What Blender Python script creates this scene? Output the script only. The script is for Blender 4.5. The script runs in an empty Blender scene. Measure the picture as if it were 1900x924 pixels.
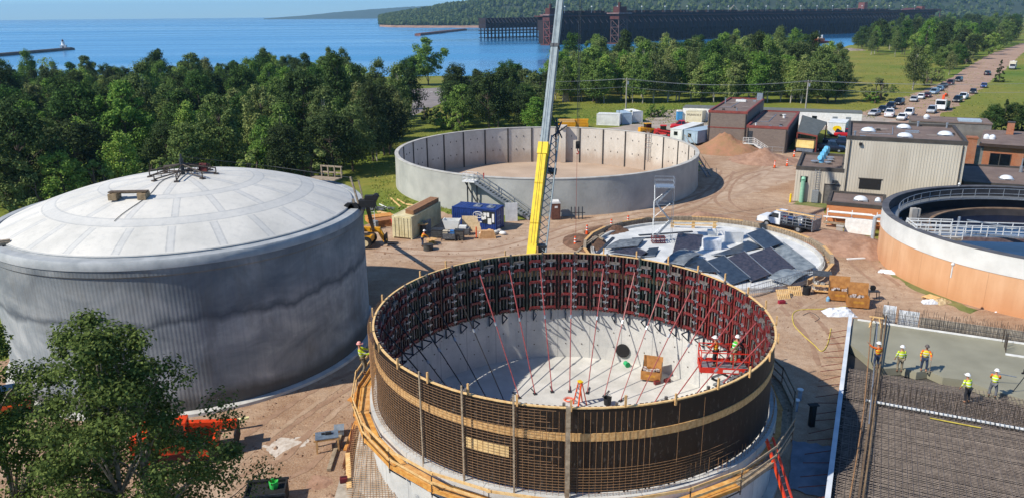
HAZE_D = 0.00009; SKY_S = 0.11; SUN_S = 4.7; EXPO = 0.28; OZ = 8.0; AIR = 1.0
import bpy, math, random
from mathutils import Vector, Matrix
S = bpy.context.scene
COL = S.collection
RND = random.Random(7)
PI = math.pi
sin, cos = math.sin, math.cos
# ---------------------------------------------------------------- camera
CF, CP, CR, CH = 1412.0, math.radians(17.15), 0.009, 24.0
_f = Vector((0, cos(CP), -sin(CP))); _u = Vector((0, sin(CP), cos(CP))); _r = Vector((1, 0, 0))
def ray(px, py):
    a, b = px-950, py-462
    c, s = cos(CR), sin(CR)
    return (_f*CF + _r*(a*c-b*s) + _u*(-(a*s+b*c))).normalized()
def G(px, py, z=0.0):                 # point of the level z seen at photo pixel px,py
    d = ray(px, py); t = (z-CH)/d.z
    return Vector((d.x*t, d.y*t, z))
def D(px, py, y):                     # point at distance y seen at the pixel
    d = ray(px, py); t = y/d.y
    return Vector((d.x*t, y, CH+d.z*t))
cam = bpy.data.cameras.new('camera'); co = bpy.data.objects.new('camera', cam); COL.objects.link(co)
cx_ = _r*cos(CR) - _u*sin(CR); cy_ = _r*sin(CR) + _u*cos(CR); cz_ = -_f
m_ = Matrix((cx_, cy_, cz_)).transposed().to_4x4(); m_.translation = (0, 0, CH)
co.matrix_world = m_
cam.sensor_width = 36; cam.lens = 36*CF/1900; cam.clip_start = .5; cam.clip_end = 200000
S.camera = co
# ---------------------------------------------------------------- mesh builder
class MB:
    def __init__(s): s.v = []; s.f = []; s.m = []; s.mi = 0
    def add(s, vs, fs):
        o = len(s.v); s.v += [tuple(v) for v in vs]
        for f in fs: s.f.append([i+o for i in f]); s.m.append(s.mi)
        return s
    def box(s, c, d, rz=0, M=None):
        x, y, z = d[0]/2, d[1]/2, d[2]/2
        vs = [Vector((sx*x, sy*y, sz*z)) for sz in (-1, 1) for sy in (-1, 1) for sx in (-1, 1)]
        if rz: R = Matrix.Rotation(rz, 3, 'Z'); vs = [R @ v for v in vs]
        if M is not None: vs = [M @ v for v in vs]
        c = Vector(c)
        return s.add([v+c for v in vs], [(0,2,3,1),(4,5,7,6),(0,1,5,4),(2,6,7,3),(0,4,6,2),(1,3,7,5)])
    def bb(s, x0, x1, y0, y1, z0, z1):
        return s.box(((x0+x1)/2, (y0+y1)/2, (z0+z1)/2), (abs(x1-x0), abs(y1-y0), abs(z1-z0)))
    def bar(s, a, b, w, h=None, up=(0,0,1)):
        a, b = Vector(a), Vector(b); h = h or w
        d = (b-a); L = d.length
        if L < 1e-6: return s
        d /= L; u = Vector(up)
        if abs(d.dot(u)) > .99: u = Vector((1,0,0))
        x = d.cross(u).normalized(); y = x.cross(d)
        vs = [p + x*(i*w/2) + y*(j*h/2) for p in (a, b) for j in (-1, 1) for i in (-1, 1)]
        return s.add(vs, [(0,2,3,1),(4,5,7,6),(0,1,5,4),(2,6,7,3),(0,4,6,2),(1,3,7,5)])
    def tube(s, a, b, r, n=6, r2=None, cap=True):
        return s.path([a, b], [r, r if r2 is None else r2], n, cap)
    def path(s, pts, r, n=6, cap=True, close=False):
        pts = [Vector(p) for p in pts]; k = len(pts)
        rs = r if isinstance(r, (list, tuple)) else [r]*k
        ref = None; vs = []
        for i, p in enumerate(pts):
            if close: d = pts[(i+1) % k]-pts[i-1]
            else: d = pts[min(i+1, k-1)]-pts[max(i-1, 0)]
            d = d.normalized() if d.length > 1e-9 else Vector((0,0,1))
            if ref is None: ref = Vector((0,0,1)) if abs(d.z) < .9 else Vector((1,0,0))
            x = d.cross(ref).normalized(); y = x.cross(d); ref = y
            for j in range(n):
                t = 2*PI*j/n; vs.append(p + x*(cos(t)*rs[i]) + y*(sin(t)*rs[i]))
        fs = []
        for i in range(k if close else k-1):
            i2 = (i+1) % k
            for j in range(n): fs.append((i*n+j, i*n+(j+1) % n, i2*n+(j+1) % n, i2*n+j))
        if cap and not close: fs += [tuple(range(n))[::-1], tuple(range((k-1)*n, k*n))]
        return s.add(vs, fs)
    def prism(s, poly, z0, z1):
        n = len(poly)
        vs = [(p[0], p[1], z0) for p in poly] + [(p[0], p[1], z1) for p in poly]
        return s.add(vs, [tuple(range(n))[::-1], tuple(range(n, 2*n))] + [(i, (i+1) % n, n+(i+1) % n, n+i) for i in range(n)])
    def extr(s, poly, a, b):           # polygon of (x,z) pushed from y=a to y=b
        n = len(poly)
        vs = [(p[0], a, p[1]) for p in poly] + [(p[0], b, p[1]) for p in poly]
        return s.add(vs, [tuple(range(n)), tuple(range(n, 2*n))[::-1]] + [(i, n+i, n+(i+1) % n, (i+1) % n) for i in range(n)])
    def lathe(s, prof, n=32, a0=0, a1=2*PI, c=(0,0,0), closed=False):
        full = abs(a1-a0-2*PI) < 1e-6; k = len(prof); vs = []
        m = n if full else n+1
        for i in range(m):
            t = a0+(a1-a0)*i/n
            for r, z in prof: vs.append((c[0]+r*cos(t), c[1]+r*sin(t), c[2]+z))
        fs = []
        for i in range(n):
            i2 = (i+1) % m
            for j in range(k if closed else k-1):
                j2 = (j+1) % k
                fs.append((i*k+j, i2*k+j, i2*k+j2, i*k+j2))
        if closed and not full: fs += [tuple(range(k)), tuple(range((m-1)*k, m*k))[::-1]]
        return s.add(vs, fs)
    def ell(s, c, r, n=10, m=6, jit=0, rnd=None):
        vs = [(c[0], c[1], c[2]-r[2])]
        for i in range(1, m):
            p = PI*i/m
            for j in range(n):
                t = 2*PI*j/n; k = 1+(rnd.uniform(-jit, jit) if jit else 0)
                vs.append((c[0]+r[0]*sin(p)*cos(t)*k, c[1]+r[1]*sin(p)*sin(t)*k, c[2]-r[2]*cos(p)*k))
        vs.append((c[0], c[1], c[2]+r[2])); fs = []
        for j in range(n): fs.append((0, 1+(j+1) % n, 1+j))
        for i in range(m-2):
            for j in range(n): fs.append((1+i*n+j, 1+i*n+(j+1) % n, 1+(i+1)*n+(j+1) % n, 1+(i+1)*n+j))
        for j in range(n): fs.append((1+(m-2)*n+j, 1+(m-2)*n+(j+1) % n, len(vs)-1))
        return s.add(vs, fs)
    def mesh(s, name, mat, smooth=False, bevel=0):
        me = bpy.data.meshes.new(name); me.from_pydata(s.v, [], s.f)
        for m in (mat if isinstance(mat, (list, tuple)) else [mat]): me.materials.append(m)
        if isinstance(mat, (list, tuple)): me.polygons.foreach_set('material_index', s.m)
        if smooth: me.polygons.foreach_set('use_smooth', [True]*len(me.polygons))
        me.validate(); me.update()
        if smooth:
            try: me.set_sharp_from_angle(angle=math.radians(40))
            except Exception: pass
        return me
    def build(s, name, mat, parent=None, smooth=False):
        o = bpy.data.objects.new(name, s.mesh(name, mat, smooth)); COL.objects.link(o)
        if parent: o.parent = parent
        return o
def tag(o, label=None, cat=None, group=None, kind=None):
    if label: o['label'] = label
    if cat: o['category'] = cat
    if group: o['group'] = group
    if kind: o['kind'] = kind
    return o
def thing(name, label, cat, loc=(0,0,0), rz=0, group=None):
    o = bpy.data.objects.new(name, None); COL.objects.link(o); o.empty_display_size = .2
    o.location = loc; o.rotation_euler = (0, 0, rz)
    return tag(o, label, cat, group)
def solo(name, mb, mat, label, cat, loc=(0,0,0), rz=0, group=None, smooth=False):
    o = mb.build(name, mat, None, smooth); o.location = loc; o.rotation_euler = (0, 0, rz)
    return tag(o, label, cat, group)
def struct(name, mb, mat, smooth=False):
    return tag(mb.build(name, mat, None, smooth), kind='structure')
KIDS = {}
def dup(root, loc, rz=0, label=None, group=None, scale=None):
    if root.name not in KIDS:
        KIDS[root.name] = [(c, [g for g in bpy.data.objects if g.parent == c]) for c in bpy.data.objects if c.parent == root]
    r = root.copy(); COL.objects.link(r); r.location = loc; r.rotation_euler = (0, 0, rz)
    if scale: r.scale = scale if isinstance(scale, (tuple, list)) else (scale,)*3
    if label: r['label'] = label
    if group: r['group'] = group
    for c, gs in KIDS[root.name]:
        d = c.copy(); COL.objects.link(d); d.parent = r
        for g in gs: e = g.copy(); COL.objects.link(e); e.parent = d
    return r
def kid(o, name): return [c for c in bpy.data.objects if c.parent == o and c.name.split('.')[0] == name]
def setmat(o, name, mat):              # a copy's part gets its own paint (object-level slot)
    for c in kid(o, name):
        c.material_slots[0].link = 'OBJECT'; c.material_slots[0].material = mat
# ---------------------------------------------------------------- materials
def lin(h):
    h = h.lstrip('#'); out = []
    for i in (0, 2, 4):
        c = int(h[i:i+2], 16)/255; out.append(c/12.92 if c <= .04045 else ((c+.055)/1.055)**2.4)
    return (*out, 1)
def colr(c): return lin(c) if isinstance(c, str) else (*c[:3], 1)
class NT:
    def __init__(s, name):
        s.mat = bpy.data.materials.new(name); s.mat.use_nodes = True; s.nt = s.mat.node_tree
        s.b = s.nt.nodes['Principled BSDF']; s.out = s.nt.nodes['Material Output']
    def n(s, typ, **kw):
        o = s.nt.nodes.new('ShaderNode'+typ)
        for k, v in kw.items():
            if k.startswith('_'): setattr(o, k[1:], v)
        for k, v in kw.items():
            if k.startswith('_'): continue
            key = int(k[1:]) if (k[0] == 'i' and k[1:].isdigit()) else k
            sock = o.inputs[key]
            s.set(sock, v)
        return o
    def set(s, sock, v):
        if hasattr(v, 'links'): s.nt.links.new(v, sock)
        elif hasattr(v, 'outputs'): s.nt.links.new(v.outputs[0], sock)
        else: sock.default_value = v
    def math(s, op, a, b=0.0, c=0.0, clamp=False):
        return s.n('Math', _operation=op, _use_clamp=clamp, i0=a, i1=b, i2=c).outputs[0]
    def noise(s, vec, scale, detail=5, rough=.55, dist=0):
        return s.n('TexNoise', Vector=vec, Scale=scale, Detail=detail, Roughness=rough, Distortion=dist).outputs[0]
    def ramp(s, fac, stops):
        r = s.n('ValToRGB', Fac=fac); e = r.color_ramp.elements
        while len(e) < len(stops): e.new(.5)
        for k, (p, c) in enumerate(stops): e[k].position = p; e[k].color = c if len(c) == 4 else (*c, 1)
        return r.outputs[0]
    def mix(s, fac, a, b, mode='MIX'):
        m = s.n('Mix', _data_type='RGBA', _blend_type=mode)
        s.set(m.inputs[0], fac); s.set(m.inputs[6], a); s.set(m.inputs[7], b)
        return m.outputs[2]
    def coord(s, which='Object'):
        return s.n('TexCoord').outputs[which]
    def mapv(s, vec, scale=(1,1,1), loc=(0,0,0), rot=(0,0,0)):
        m = s.n('Mapping', Vector=vec); m.inputs['Scale'].default_value = scale; m.inputs['Location'].default_value = loc; m.inputs['Rotation'].default_value = rot
        return m.outputs[0]
    def bump(s, h, dist=.02, strength=.6):
        s.nt.links.new(s.n('Bump', Height=h, Distance=dist, Strength=strength).outputs[0], s.b.inputs['Normal'])
    def fin(s, col, rough=.8, metal=0, spec=None):
        s.set(s.b.inputs['Base Color'], col); s.set(s.b.inputs['Roughness'], rough); s.b.inputs['Metallic'].default_value = metal
        if spec is not None: s.b.inputs['Specular IOR Level'].default_value = spec
        return s.mat
def M(name, c1, c2=None, sc=3, rough=.75, bump=0, metal=0, det=6, lo=.35, hi=.65, bsc=None, st=None, spec=None, world=False):
    t = NT(name); c1 = colr(c1)
    if c2 is None: c2 = tuple(min(1, x*.78) for x in c1[:3])+(1,)
    else: c2 = colr(c2)
    v = t.n('NewGeometry').outputs[0] if world else t.coord()
    if st: v = t.mapv(v, st)
    n = t.noise(v, sc, det)
    col = t.ramp(n, [(lo, c1), (hi, c2)])
    if bump: t.bump(t.noise(v, bsc or sc*4, 5), bump, .8)
    return t.fin(col, rough, metal, spec)
# ---------------------------------------------------------------- light, sky, air
SUN_EL = math.radians(44.5); SAZ = Vector((-.912, -.41, 0)).normalized()
w = bpy.data.worlds.new('World'); S.world = w; w.use_nodes = True
wn = w.node_tree; bg = wn.nodes['Background']
sky = wn.nodes.new('ShaderNodeTexSky'); sky.sky_type = 'NISHITA'; sky.sun_disc = False
sky.sun_elevation = SUN_EL; sky.sun_rotation = math.atan2(SAZ.x, SAZ.y)
sky.air_density = AIR; sky.dust_density = .0; sky.ozone_density = OZ; sky.altitude = 200
tn = wn.nodes.new('ShaderNodeMix'); tn.data_type = 'RGBA'; tn.blend_type = 'MULTIPLY'; tn.inputs[0].default_value = 1; 
tc_ = wn.nodes.new('ShaderNodeTexCoord'); sp_n = wn.nodes.new('ShaderNodeSeparateXYZ'); rp_ = wn.nodes.new('ShaderNodeValToRGB'); wn.links.new(tc_.outputs['Generated'], sp_n.inputs[0]); wn.links.new(sp_n.outputs[2], rp_.inputs[0])
rp_.color_ramp.elements[0].position = .02; rp_.color_ramp.elements[0].color = (.78, 1.2, 1.62, 1); rp_.color_ramp.elements[1].position = .22; rp_.color_ramp.elements[1].color = (.88, 1, 1.06, 1)
wn.links.new(rp_.outputs[0], tn.inputs[7])
wn.links.new(sky.outputs[0], tn.inputs[6]); wn.links.new(tn.outputs[2], bg.inputs[0]); bg.inputs[1].default_value = SKY_S
sl = bpy.data.lights.new('sun', 'SUN'); so = bpy.data.objects.new('sun', sl); COL.objects.link(so)
sl.energy = SUN_S; sl.angle = math.radians(.53); sl.color = (1, .93, .82)
sd = SAZ*cos(SUN_EL) + Vector((0, 0, sin(SUN_EL)))
so.rotation_euler = sd.to_track_quat('Z', 'Y').to_euler(); so.location = sd*200
S.view_settings.view_transform = 'Standard'; S.view_settings.look = 'None'
S.view_settings.exposure = EXPO; S.view_settings.gamma = 1; S.view_settings.use_curve_mapping = False
S.render.engine = 'CYCLES'
S.cycles.use_denoising = True; S.cycles.max_bounces = 6; S.cycles.transparent_max_bounces = 8
S.cycles.volume_bounces = 0
# ---------------------------------------------------------------- shared materials
wood = M('timber', '#d9b27a', '#b98c55', 6, .8, .004, st=(1,1,1))
wood_new = M('new_timber', '#e6c48a', '#cfa468', 5, .75)
wood_gray = M('weathered_timber', '#a6967f', '#7d6f5d', 5, .85)
wood_org = M('orange_plank', '#d59a52', '#b5742f', 4, .8)
ply_dark = None
conc_new = M('fresh_concrete', '#c9c7c0', '#aeaca6', 1.2, .85, .01)
conc_old = M('old_concrete', '#b3aea4', '#95908a', .8, .9, .01)
rust = M('rebar_steel', '#a88058', '#7d5d3e', 8, .7)
rust_dk = M('dark_rebar_steel', '#54483e', '#3a322c', 8, .7)
steel = M('galvanised_steel', '#b4bac0', '#8f969c', 10, .4, 0, .6)
steel_dk = M('dark_steel', '#4a4e53', '#33363a', 8, .5, 0, .5)
def Msp(name, c1, c2, sc=5, rough=.5, amt=.75):
    t = NT(name); v = t.coord(); c = t.ramp(t.noise(v, sc, 5), [(.35, colr(c1)), (.65, colr(c2))]); s_ = t.noise(t.mapv(v, (3,3,1.2)), 2.2, 6, .7)
    c = t.mix(t.ramp(s_, [(.58, (0,0,0)), (.68, (amt,)*3)]), c, lin('#9b948a')); return t.fin(c, rough)
red_form = Msp('red_form_steel', '#7d2a2a', '#561b1c'); ply_dark = Msp('dark_form_plywood', '#1f140f', '#110b08', 3, .55, .22)
maroon = Msp('maroon_form_steel', '#4a1a19', '#2f1112')
green_dk = M('dark_green_form_steel', '#2a3a33', '#1c2823', 5, .5)
grey_form = Msp('grey_form_steel', '#77706a', '#544e4a')
red_lift = M('red_paint', '#d8341f', '#b9281a', 3, .4)
orange_pl = M('safety_orange', '#f05a1e', '#d84a14', 3, .5)
white_pt = M('white_paint', '#e8e8e4', '#d2d2cd', 2, .5)
black_rb = M('black_rubber', '#1c1c1e', '#121213', 6, .8)
glass = M('dark_glass', '#141c24', '#0c1218', 2, .08, spec=.8)
yellow_pt = M('yellow_paint', '#f2cf12', '#dab90e', 2, .4)
blue_pt = M('blue_paint', '#274f8e', '#1d3d72', 3, .5)
tarp_w = M('white_sheet', '#e6e8ea', '#c3c8cd', 3, .6, .03)
# ---------------------------------------------------------------- ground and water
def shore_y(x):
    P = [(-60000, 235), (-200, 262), (-90, 318), (-60, 338), (-43, 352), (0, 342), (60, 345), (120, 400), (200, 520), (270, 640), (330, 700), (420, 880), (520, 1080), (640, 1500), (760, 2600), (60000, 3000)]
    for (x0, y0), (x1, y1) in zip(P, P[1:]):
        if x0 <= x <= x1: return y0+(y1-y0)*(x-x0)/(x1-x0)
    return 1e9
def hgt(x, y):
    d = shore_y(x)-y
    if x > 300: d = max(d, (x-300)*.5-60) if y < 1000 else d
    k = max(0, min(1, (d+8)/38)); k = k*k*(3-2*k)
    return -9*(1-k)
mb = MB()
xs = [-14000, -8000, -2500, -1200, -700] + [-500+25*i for i in range(57)] + [1100, 1500, 2500, 8000, 14000]
ys = [-2000, -200] + [20*i for i in range(0, 70)] + [1500, 1700, 2000, 2500, 3000, 5000, 14500]
for y in ys:
    for x in xs: mb.v.append((x, y, hgt(x, y)))
nx = len(xs)
HC, HRAD = (5.2, 113.6), 22.2
for j in range(len(ys)-1):
    for i in range(nx-1):
        if -25 <= xs[i] < 50 and 80 <= ys[j] < 160: continue
        mb.f.append([j*nx+i, j*nx+i+1, (j+1)*nx+i+1, (j+1)*nx+i]); mb.m.append(0)
rect = [(-25, y) for y in (80, 100, 120, 140)] + [(x, 160) for x in (-25, 0, 25)] + [(50, y) for y in (160, 140, 120, 100)] + [(x, 80) for x in (50, 25, 0)]
o0 = len(mb.v); n0 = len(rect); SUB = 6
ring = []
for i in range(n0):
    a, b = rect[i], rect[(i+1) % n0]
    for j in range(SUB): ring.append((a[0]+(b[0]-a[0])*j/SUB, a[1]+(b[1]-a[1])*j/SUB))
for x, y in ring:
    t_ = math.atan2(y-HC[1], x-HC[0]); mb.v.append((x, y, 0)); mb.v.append((HC[0]+HRAD*cos(t_), HC[1]+HRAD*sin(t_), 0))
n0 = len(ring)
for i in range(n0):
    a, b = o0+2*i, o0+2*((i+1) % n0); mb.f.append([a, a+1, b+1, b]); mb.m.append(0)
t = NT('meadow_grass'); v = t.n('NewGeometry').outputs[0]
n1 = t.noise(v, .035, 5); n2 = t.noise(v, .6, 6, .7); n3 = t.noise(v, .012, 3)
c = t.ramp(n1, [(.33, lin('#576b2a')), (.48, lin('#747f35')), (.6, lin('#978845')), (.75, lin('#8a7e40'))])
c = t.mix(t.ramp(n2, [(.3, (0,0,0)), (.75, (1,1,1))]), c, lin('#4d6425'), 'MIX')
c2_ = t.ramp(n3, [(.4, lin('#5d742b')), (.6, lin('#918443'))])
c = t.mix(.45, c, c2_)
t.bump(n2, .25, .7)
grass_m = t.fin(c, .9, spec=.1)
struct('ground', mb, grass_m, True)
mb = MB(); mb.add([(-14000, 150, -6), (14000, 150, -6), (14000, 14500, -6), (-14000, 14500, -6)], [(0, 1, 2, 3)])
t = NT('lake_water'); v = t.n('NewGeometry').outputs[0]
w1 = t.noise(t.mapv(v, (.16, .5, 1)), 1.0, 4); w2 = t.noise(t.mapv(v, (.012, .03, 1)), 1.0, 3)
streak = t.noise(t.mapv(v, (.0004, .0035, 1)), 1.0, 5, .6, .4)
t.bump(t.math('ADD', w1, t.math('MULTIPLY', w2, 2.0)), .5, .16)
c = t.ramp(streak, [(.4, lin('#1b5a8c')), (.6, lin('#3b82ad'))])
rg = t.ramp(streak, [(.42, (.12,)*3), (.6, (.3,)*3)])
water_m = t.fin(c, rg)
struct('lake_water', mb, water_m)
# ---------------------------------------------------------------- dirt yard, gravel, road
def sheet(name, pts, z, mat, jit=.0, step=2.0, seed=1):
    r = random.Random(seed); out = []
    n = len(pts)
    for i in range(n):
        a, b = pts[i], pts[(i+1) % n]; L = (b-a).length; k = max(1, int(L/step))
        for j in range(k):
            p = a.lerp(b, j/k); 
            if jit and j: p = p + Vector((r.uniform(-jit, jit), r.uniform(-jit, jit), 0))
            out.append((p.x, p.y, z))
    m = MB(); m.add(out, [tuple(range(len(out)))])
    return struct(name, m, mat)
t = NT('yard_dirt'); v = t.n('NewGeometry').outputs[0]
n1 = t.noise(v, .11, 6, .6, .6); n2 = t.noise(v, 1.3, 7, .65); n3 = t.noise(v, 9, 4, .7)
c = t.ramp(n1, [(.3, lin('#8c6c52')), (.45, lin('#a4866b')), (.58, lin('#b89f86')), (.72, lin('#9a7b61'))])
c = t.mix(t.ramp(n2, [(.35, (0,0,0)), (.75, (.65,.65,.65))]), c, lin('#7a5841'))
c = t.mix(t.ramp(n3, [(.45, (0,0,0)), (.8, (.5,.5,.5))]), c, lin('#d2c0ac'))
# tyre tracks: stretched streaks swept round the yard
trk = t.noise(t.mapv(v, (.12, 1.5, 1), rot=(0, 0, .5)), 1.0, 4, .6, .8)
c = t.mix(t.ramp(trk, [(.5, (0,0,0)), (.72, (.25,.25,.25))]), c, lin('#c8b198'))
t.bump(t.math('ADD', n2, t.math('MULTIPLY', n3, .35)), .16, .75)
dirt_m = t.fin(c, .95, spec=.1)
gravel_m = M('grey_gravel', '#a89c8f', '#8d8175', .25, .95, .05, world=True, bsc=3)
asph_m = M('worn_asphalt', '#8b8380', '#77706d', .2, .9, .02, world=True, bsc=4)
road_m = M('gravel_road', '#a98d78', '#967a66', .15, .95, .05, world=True, bsc=2)
def gp(l, z=0): return [G(x, y, z) for x, y in l]
yard = [Vector((-60, 8, 0)), Vector((-40, 47, 0)), Vector((-24, 70, 0))] + gp([(686, 415), (700, 398), (742, 398), (800, 392), (850, 402), (930, 415), (1000, 402), (1120, 370), (1240, 345), (1300, 318), (1292, 296), (1285, 268), (1310, 262), (1380, 268), (1465, 278), (1520, 282), (1560, 300), (1560, 360), (1475, 380), (1540, 384), (1530, 405), (1560, 425), (1625, 440), (1640, 470), (1670, 500), (1740, 530), (1830, 555), (1930, 580)]) + [Vector((60, 50, 0)), Vector((60, 8, 0))]
sheet('dirt_yard', yard, .012, dirt_m, .7, 1.5)
haul_m = M('haul_road_dirt','#b8a18a','#9b8069',.5,.95,.08,world=True,bsc=2.5)
sheet('haul_road', gp([(700,446),(820,450),(960,441),(1050,416),(1180,391),(1300,352),(1400,318),(1468,298),(1478,332),(1420,352),(1330,376),(1250,391),(1190,405),(1080,424),(1045,455),(1000,478),(900,488),(700,480)]), .016, haul_m, .55, 1.0, 3)
sheet('gravel_lot', gp([(1085, 243), (1180, 262), (1290, 268), (1312, 240), (1480, 250), (1600, 230), (1680, 225), (1590, 212), (1440, 214), (1300, 202), (1215, 206), (1195, 226), (1150, 236)]), .006, gravel_m, .4)
sheet('access_road', gp([(1560, 240), (1740, 236), (1730, 222), (1768, 203), (1800, 180), (1832, 156), (1868, 126), (1900, 98), (1960, 84), (1960, 70), (1893, 82), (1840, 100), (1800, 122), (1762, 146), (1715, 168), (1655, 190), (1600, 208)]), .004, road_m, .8, 4)
sheet('car_park', gp([(690, 262), (735, 228), (790, 205), (812, 195), (830, 190), (826, 182), (815, 176), (832, 170), (880, 160), (760, 166), (768, 185), (760, 205), (700, 230), (600, 250)]), .006, asph_m, .3)
mb = MB()
for k in range(9):
    a = G(766+k*8, 170.5+k*.1); b = G(766+k*8+5, 170.5+k*.1); mb.bar(a+Vector((0,0,.012)), b+Vector((0,0,.012)), .45, .006)
struct('crossing_stripes', mb, white_pt)
mb = MB()
isl = gp([(830, 183), (812, 178), (818, 171), (848, 166), (870, 172), (850, 184)])
mb.prism([(p.x, p.y) for p in isl], .0, .14); struct('kerb_island', mb, conc_old)
# ================================================================ domed tank
TC = Vector((-24.2, 55.3, 0)); TR = 12.8
t = NT('shotcrete_wall'); v = t.coord(); sx = t.n('SeparateXYZ', Vector=v)
th = t.math('ARCTAN2', sx.outputs[1], sx.outputs[0]); z = sx.outputs[2]
thv = t.n('CombineXYZ', X=t.math('MULTIPLY', th, 12), Y=0.0, Z=t.math('MULTIPLY', z, .25)).outputs[0]
big = t.noise(t.mapv(v, (.3, .3, .45)), 1, 5, .6, .5)
strk = t.noise(t.n('CombineXYZ', X=t.math('MULTIPLY', th, 40), Y=0.0, Z=t.math('MULTIPLY', z, .22)).outputs[0], 1, 5, .6)
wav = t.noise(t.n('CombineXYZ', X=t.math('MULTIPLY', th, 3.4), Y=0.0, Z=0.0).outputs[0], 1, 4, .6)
c = t.ramp(big, [(.32, lin('#70767a')), (.5, lin('#909596')), (.68, lin('#b2b4b2'))])
c = t.mix(t.ramp(strk, [(.45, (0,0,0)), (.75, (.4,.4,.4))]), c, lin('#69727b'))
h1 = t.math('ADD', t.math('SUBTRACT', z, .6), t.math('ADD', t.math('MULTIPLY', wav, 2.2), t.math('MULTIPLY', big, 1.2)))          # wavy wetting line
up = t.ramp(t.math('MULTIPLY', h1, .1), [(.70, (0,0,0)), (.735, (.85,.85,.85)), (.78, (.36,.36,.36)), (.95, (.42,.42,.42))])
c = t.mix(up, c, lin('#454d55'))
c = t.mix(t.ramp(t.noise(t.n('CombineXYZ', X=t.math('MULTIPLY', th, 5), Y=7.0, Z=t.math('MULTIPLY', z, .16)).outputs[0], 1, 5, .65), [(.52, (0,0,0)), (.68, (.55,.55,.55))]), c, lin('#6a6862'))
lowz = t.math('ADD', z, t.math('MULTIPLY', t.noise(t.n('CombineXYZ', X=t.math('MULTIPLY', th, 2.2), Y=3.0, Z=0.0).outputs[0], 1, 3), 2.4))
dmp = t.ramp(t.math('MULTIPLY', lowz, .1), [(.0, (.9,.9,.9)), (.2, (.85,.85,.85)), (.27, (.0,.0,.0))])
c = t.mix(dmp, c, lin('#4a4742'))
rib = t.math('SINE', t.math('MULTIPLY', th, 330.0))
t.bump(t.math('ADD', t.math('MULTIPLY', rib, .2), t.math('MULTIPLY', t.noise(v, 14, 5), .5)), .02, .9)
shot_m = t.fin(c, .9)
t = NT('dome_concrete'); v = t.coord(); sx = t.n('SeparateXYZ', Vector=v)
rr = t.math('SQRT', t.math('ADD', t.math('POWER', sx.outputs[0], 2), t.math('POWER', sx.outputs[1], 2)))
th = t.math('ARCTAN2', sx.outputs[1], sx.outputs[0])
def ringm(r0, w):
    return t.math('LESS_THAN', t.math('ABSOLUTE', t.math('SUBTRACT', rr, r0)), w)
def radm(k, off, w, ra, rb):
    f = t.math('FRACT', t.math('ADD', t.math('MULTIPLY', th, k/(2*PI)), off+50))
    d = t.math('MULTIPLY', t.math('MULTIPLY', t.math('ABSOLUTE', t.math('SUBTRACT', f, .5)), 2*PI/k), rr)
    m = t.math('LESS_THAN', d, w)
    return t.math('MULTIPLY', m, t.math('MULTIPLY', t.math('GREATER_THAN', rr, ra), t.math('LESS_THAN', rr, rb)))
mx = lambda a, b: t.math('MAXIMUM', a, b)
seam = mx(mx(ringm(5.3, .3), ringm(8.8, .4)), mx(radm(12, .2, .16, .6, 5.3), mx(radm(18, .1, .16, 5.3, 9.0), radm(24, .35, .17, 9.4, 11.9))))
edge = mx(mx(t.math('MULTIPLY', ringm(5.3, .4), t.math('SUBTRACT', 1, ringm(5.3, .3))), t.math('MULTIPLY', ringm(8.8, .48), t.math('SUBTRACT', 1, ringm(8.8, .38)))), t.math('MULTIPLY', mx(radm(12, .2, .24, .6, 5.3), mx(radm(18, .1, .24, 5.3, 9.0), radm(24, .35, .26, 9.4, 11.9))), t.math('SUBTRACT', 1, seam)))
n1 = t.noise(v, .35, 6, .6); n2 = t.noise(v, 2.5, 6, .65)
c = t.ramp(n1, [(.3, lin('#bdbbb3')), (.55, lin('#cecbc2')), (.75, lin('#d6d2c8'))])
c = t.mix(t.math('MULTIPLY', seam, t.math('ADD', .1, t.math('MULTIPLY', n2, .5))), c, lin('#b0b3b4'))
c = t.mix(t.math('MULTIPLY', edge, t.math('MULTIPLY', n2, .8)), c, lin('#8d9296'))
c = t.mix(t.ramp(n2, [(.5, (0,0,0)), (.8, (.4,.4,.4))]), c, lin('#9fa09d'))
t.bump(t.math('SUBTRACT', n2, t.math('MULTIPLY', edge, .5)), .03, .5)
dome_m = t.fin(c, .85)
tk = thing('domed_tank', 'large round grey concrete tank with a shallow dome roof at the left', 'tank', TC)
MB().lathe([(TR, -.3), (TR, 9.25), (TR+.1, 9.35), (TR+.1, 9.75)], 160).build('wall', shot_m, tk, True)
rm = M('rim_concrete', '#a9acac', '#8f9496', 1.0, .85, .01)
MB().lathe([(TR+.1, 9.75), (TR+.16, 9.77), (TR+.16, 10.15), (TR+.04, 10.3), (TR-.5, 10.33), (TR-.53, 10.26), (TR-.74, 10.3), (TR-.76, 10.42), (TR-1.2, 10.45)], 160).build('rim', rm, tk, True)
prof = []; ZA = 12.9; Z0 = 10.38; r0_ = TR-.7; RR = (r0_**2+(ZA-Z0)**2)/(2*(ZA-Z0)); zc = ZA-RR
for i in range(28):
    r = (TR-.72)*(1-i/27); prof.append((max(r, .001), zc+math.sqrt(RR*RR-r*r)))
MB().lathe(prof, 128).build('dome', dome_m, tk, True)
MB().lathe([(TR+.02, .02), (TR+.02, .22), (TR+.5, .2), (TR+.52, .0)], 128).build('footing', conc_new, tk, True)
def dome_z(r): return zc+math.sqrt(RR*RR-r*r)
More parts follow.
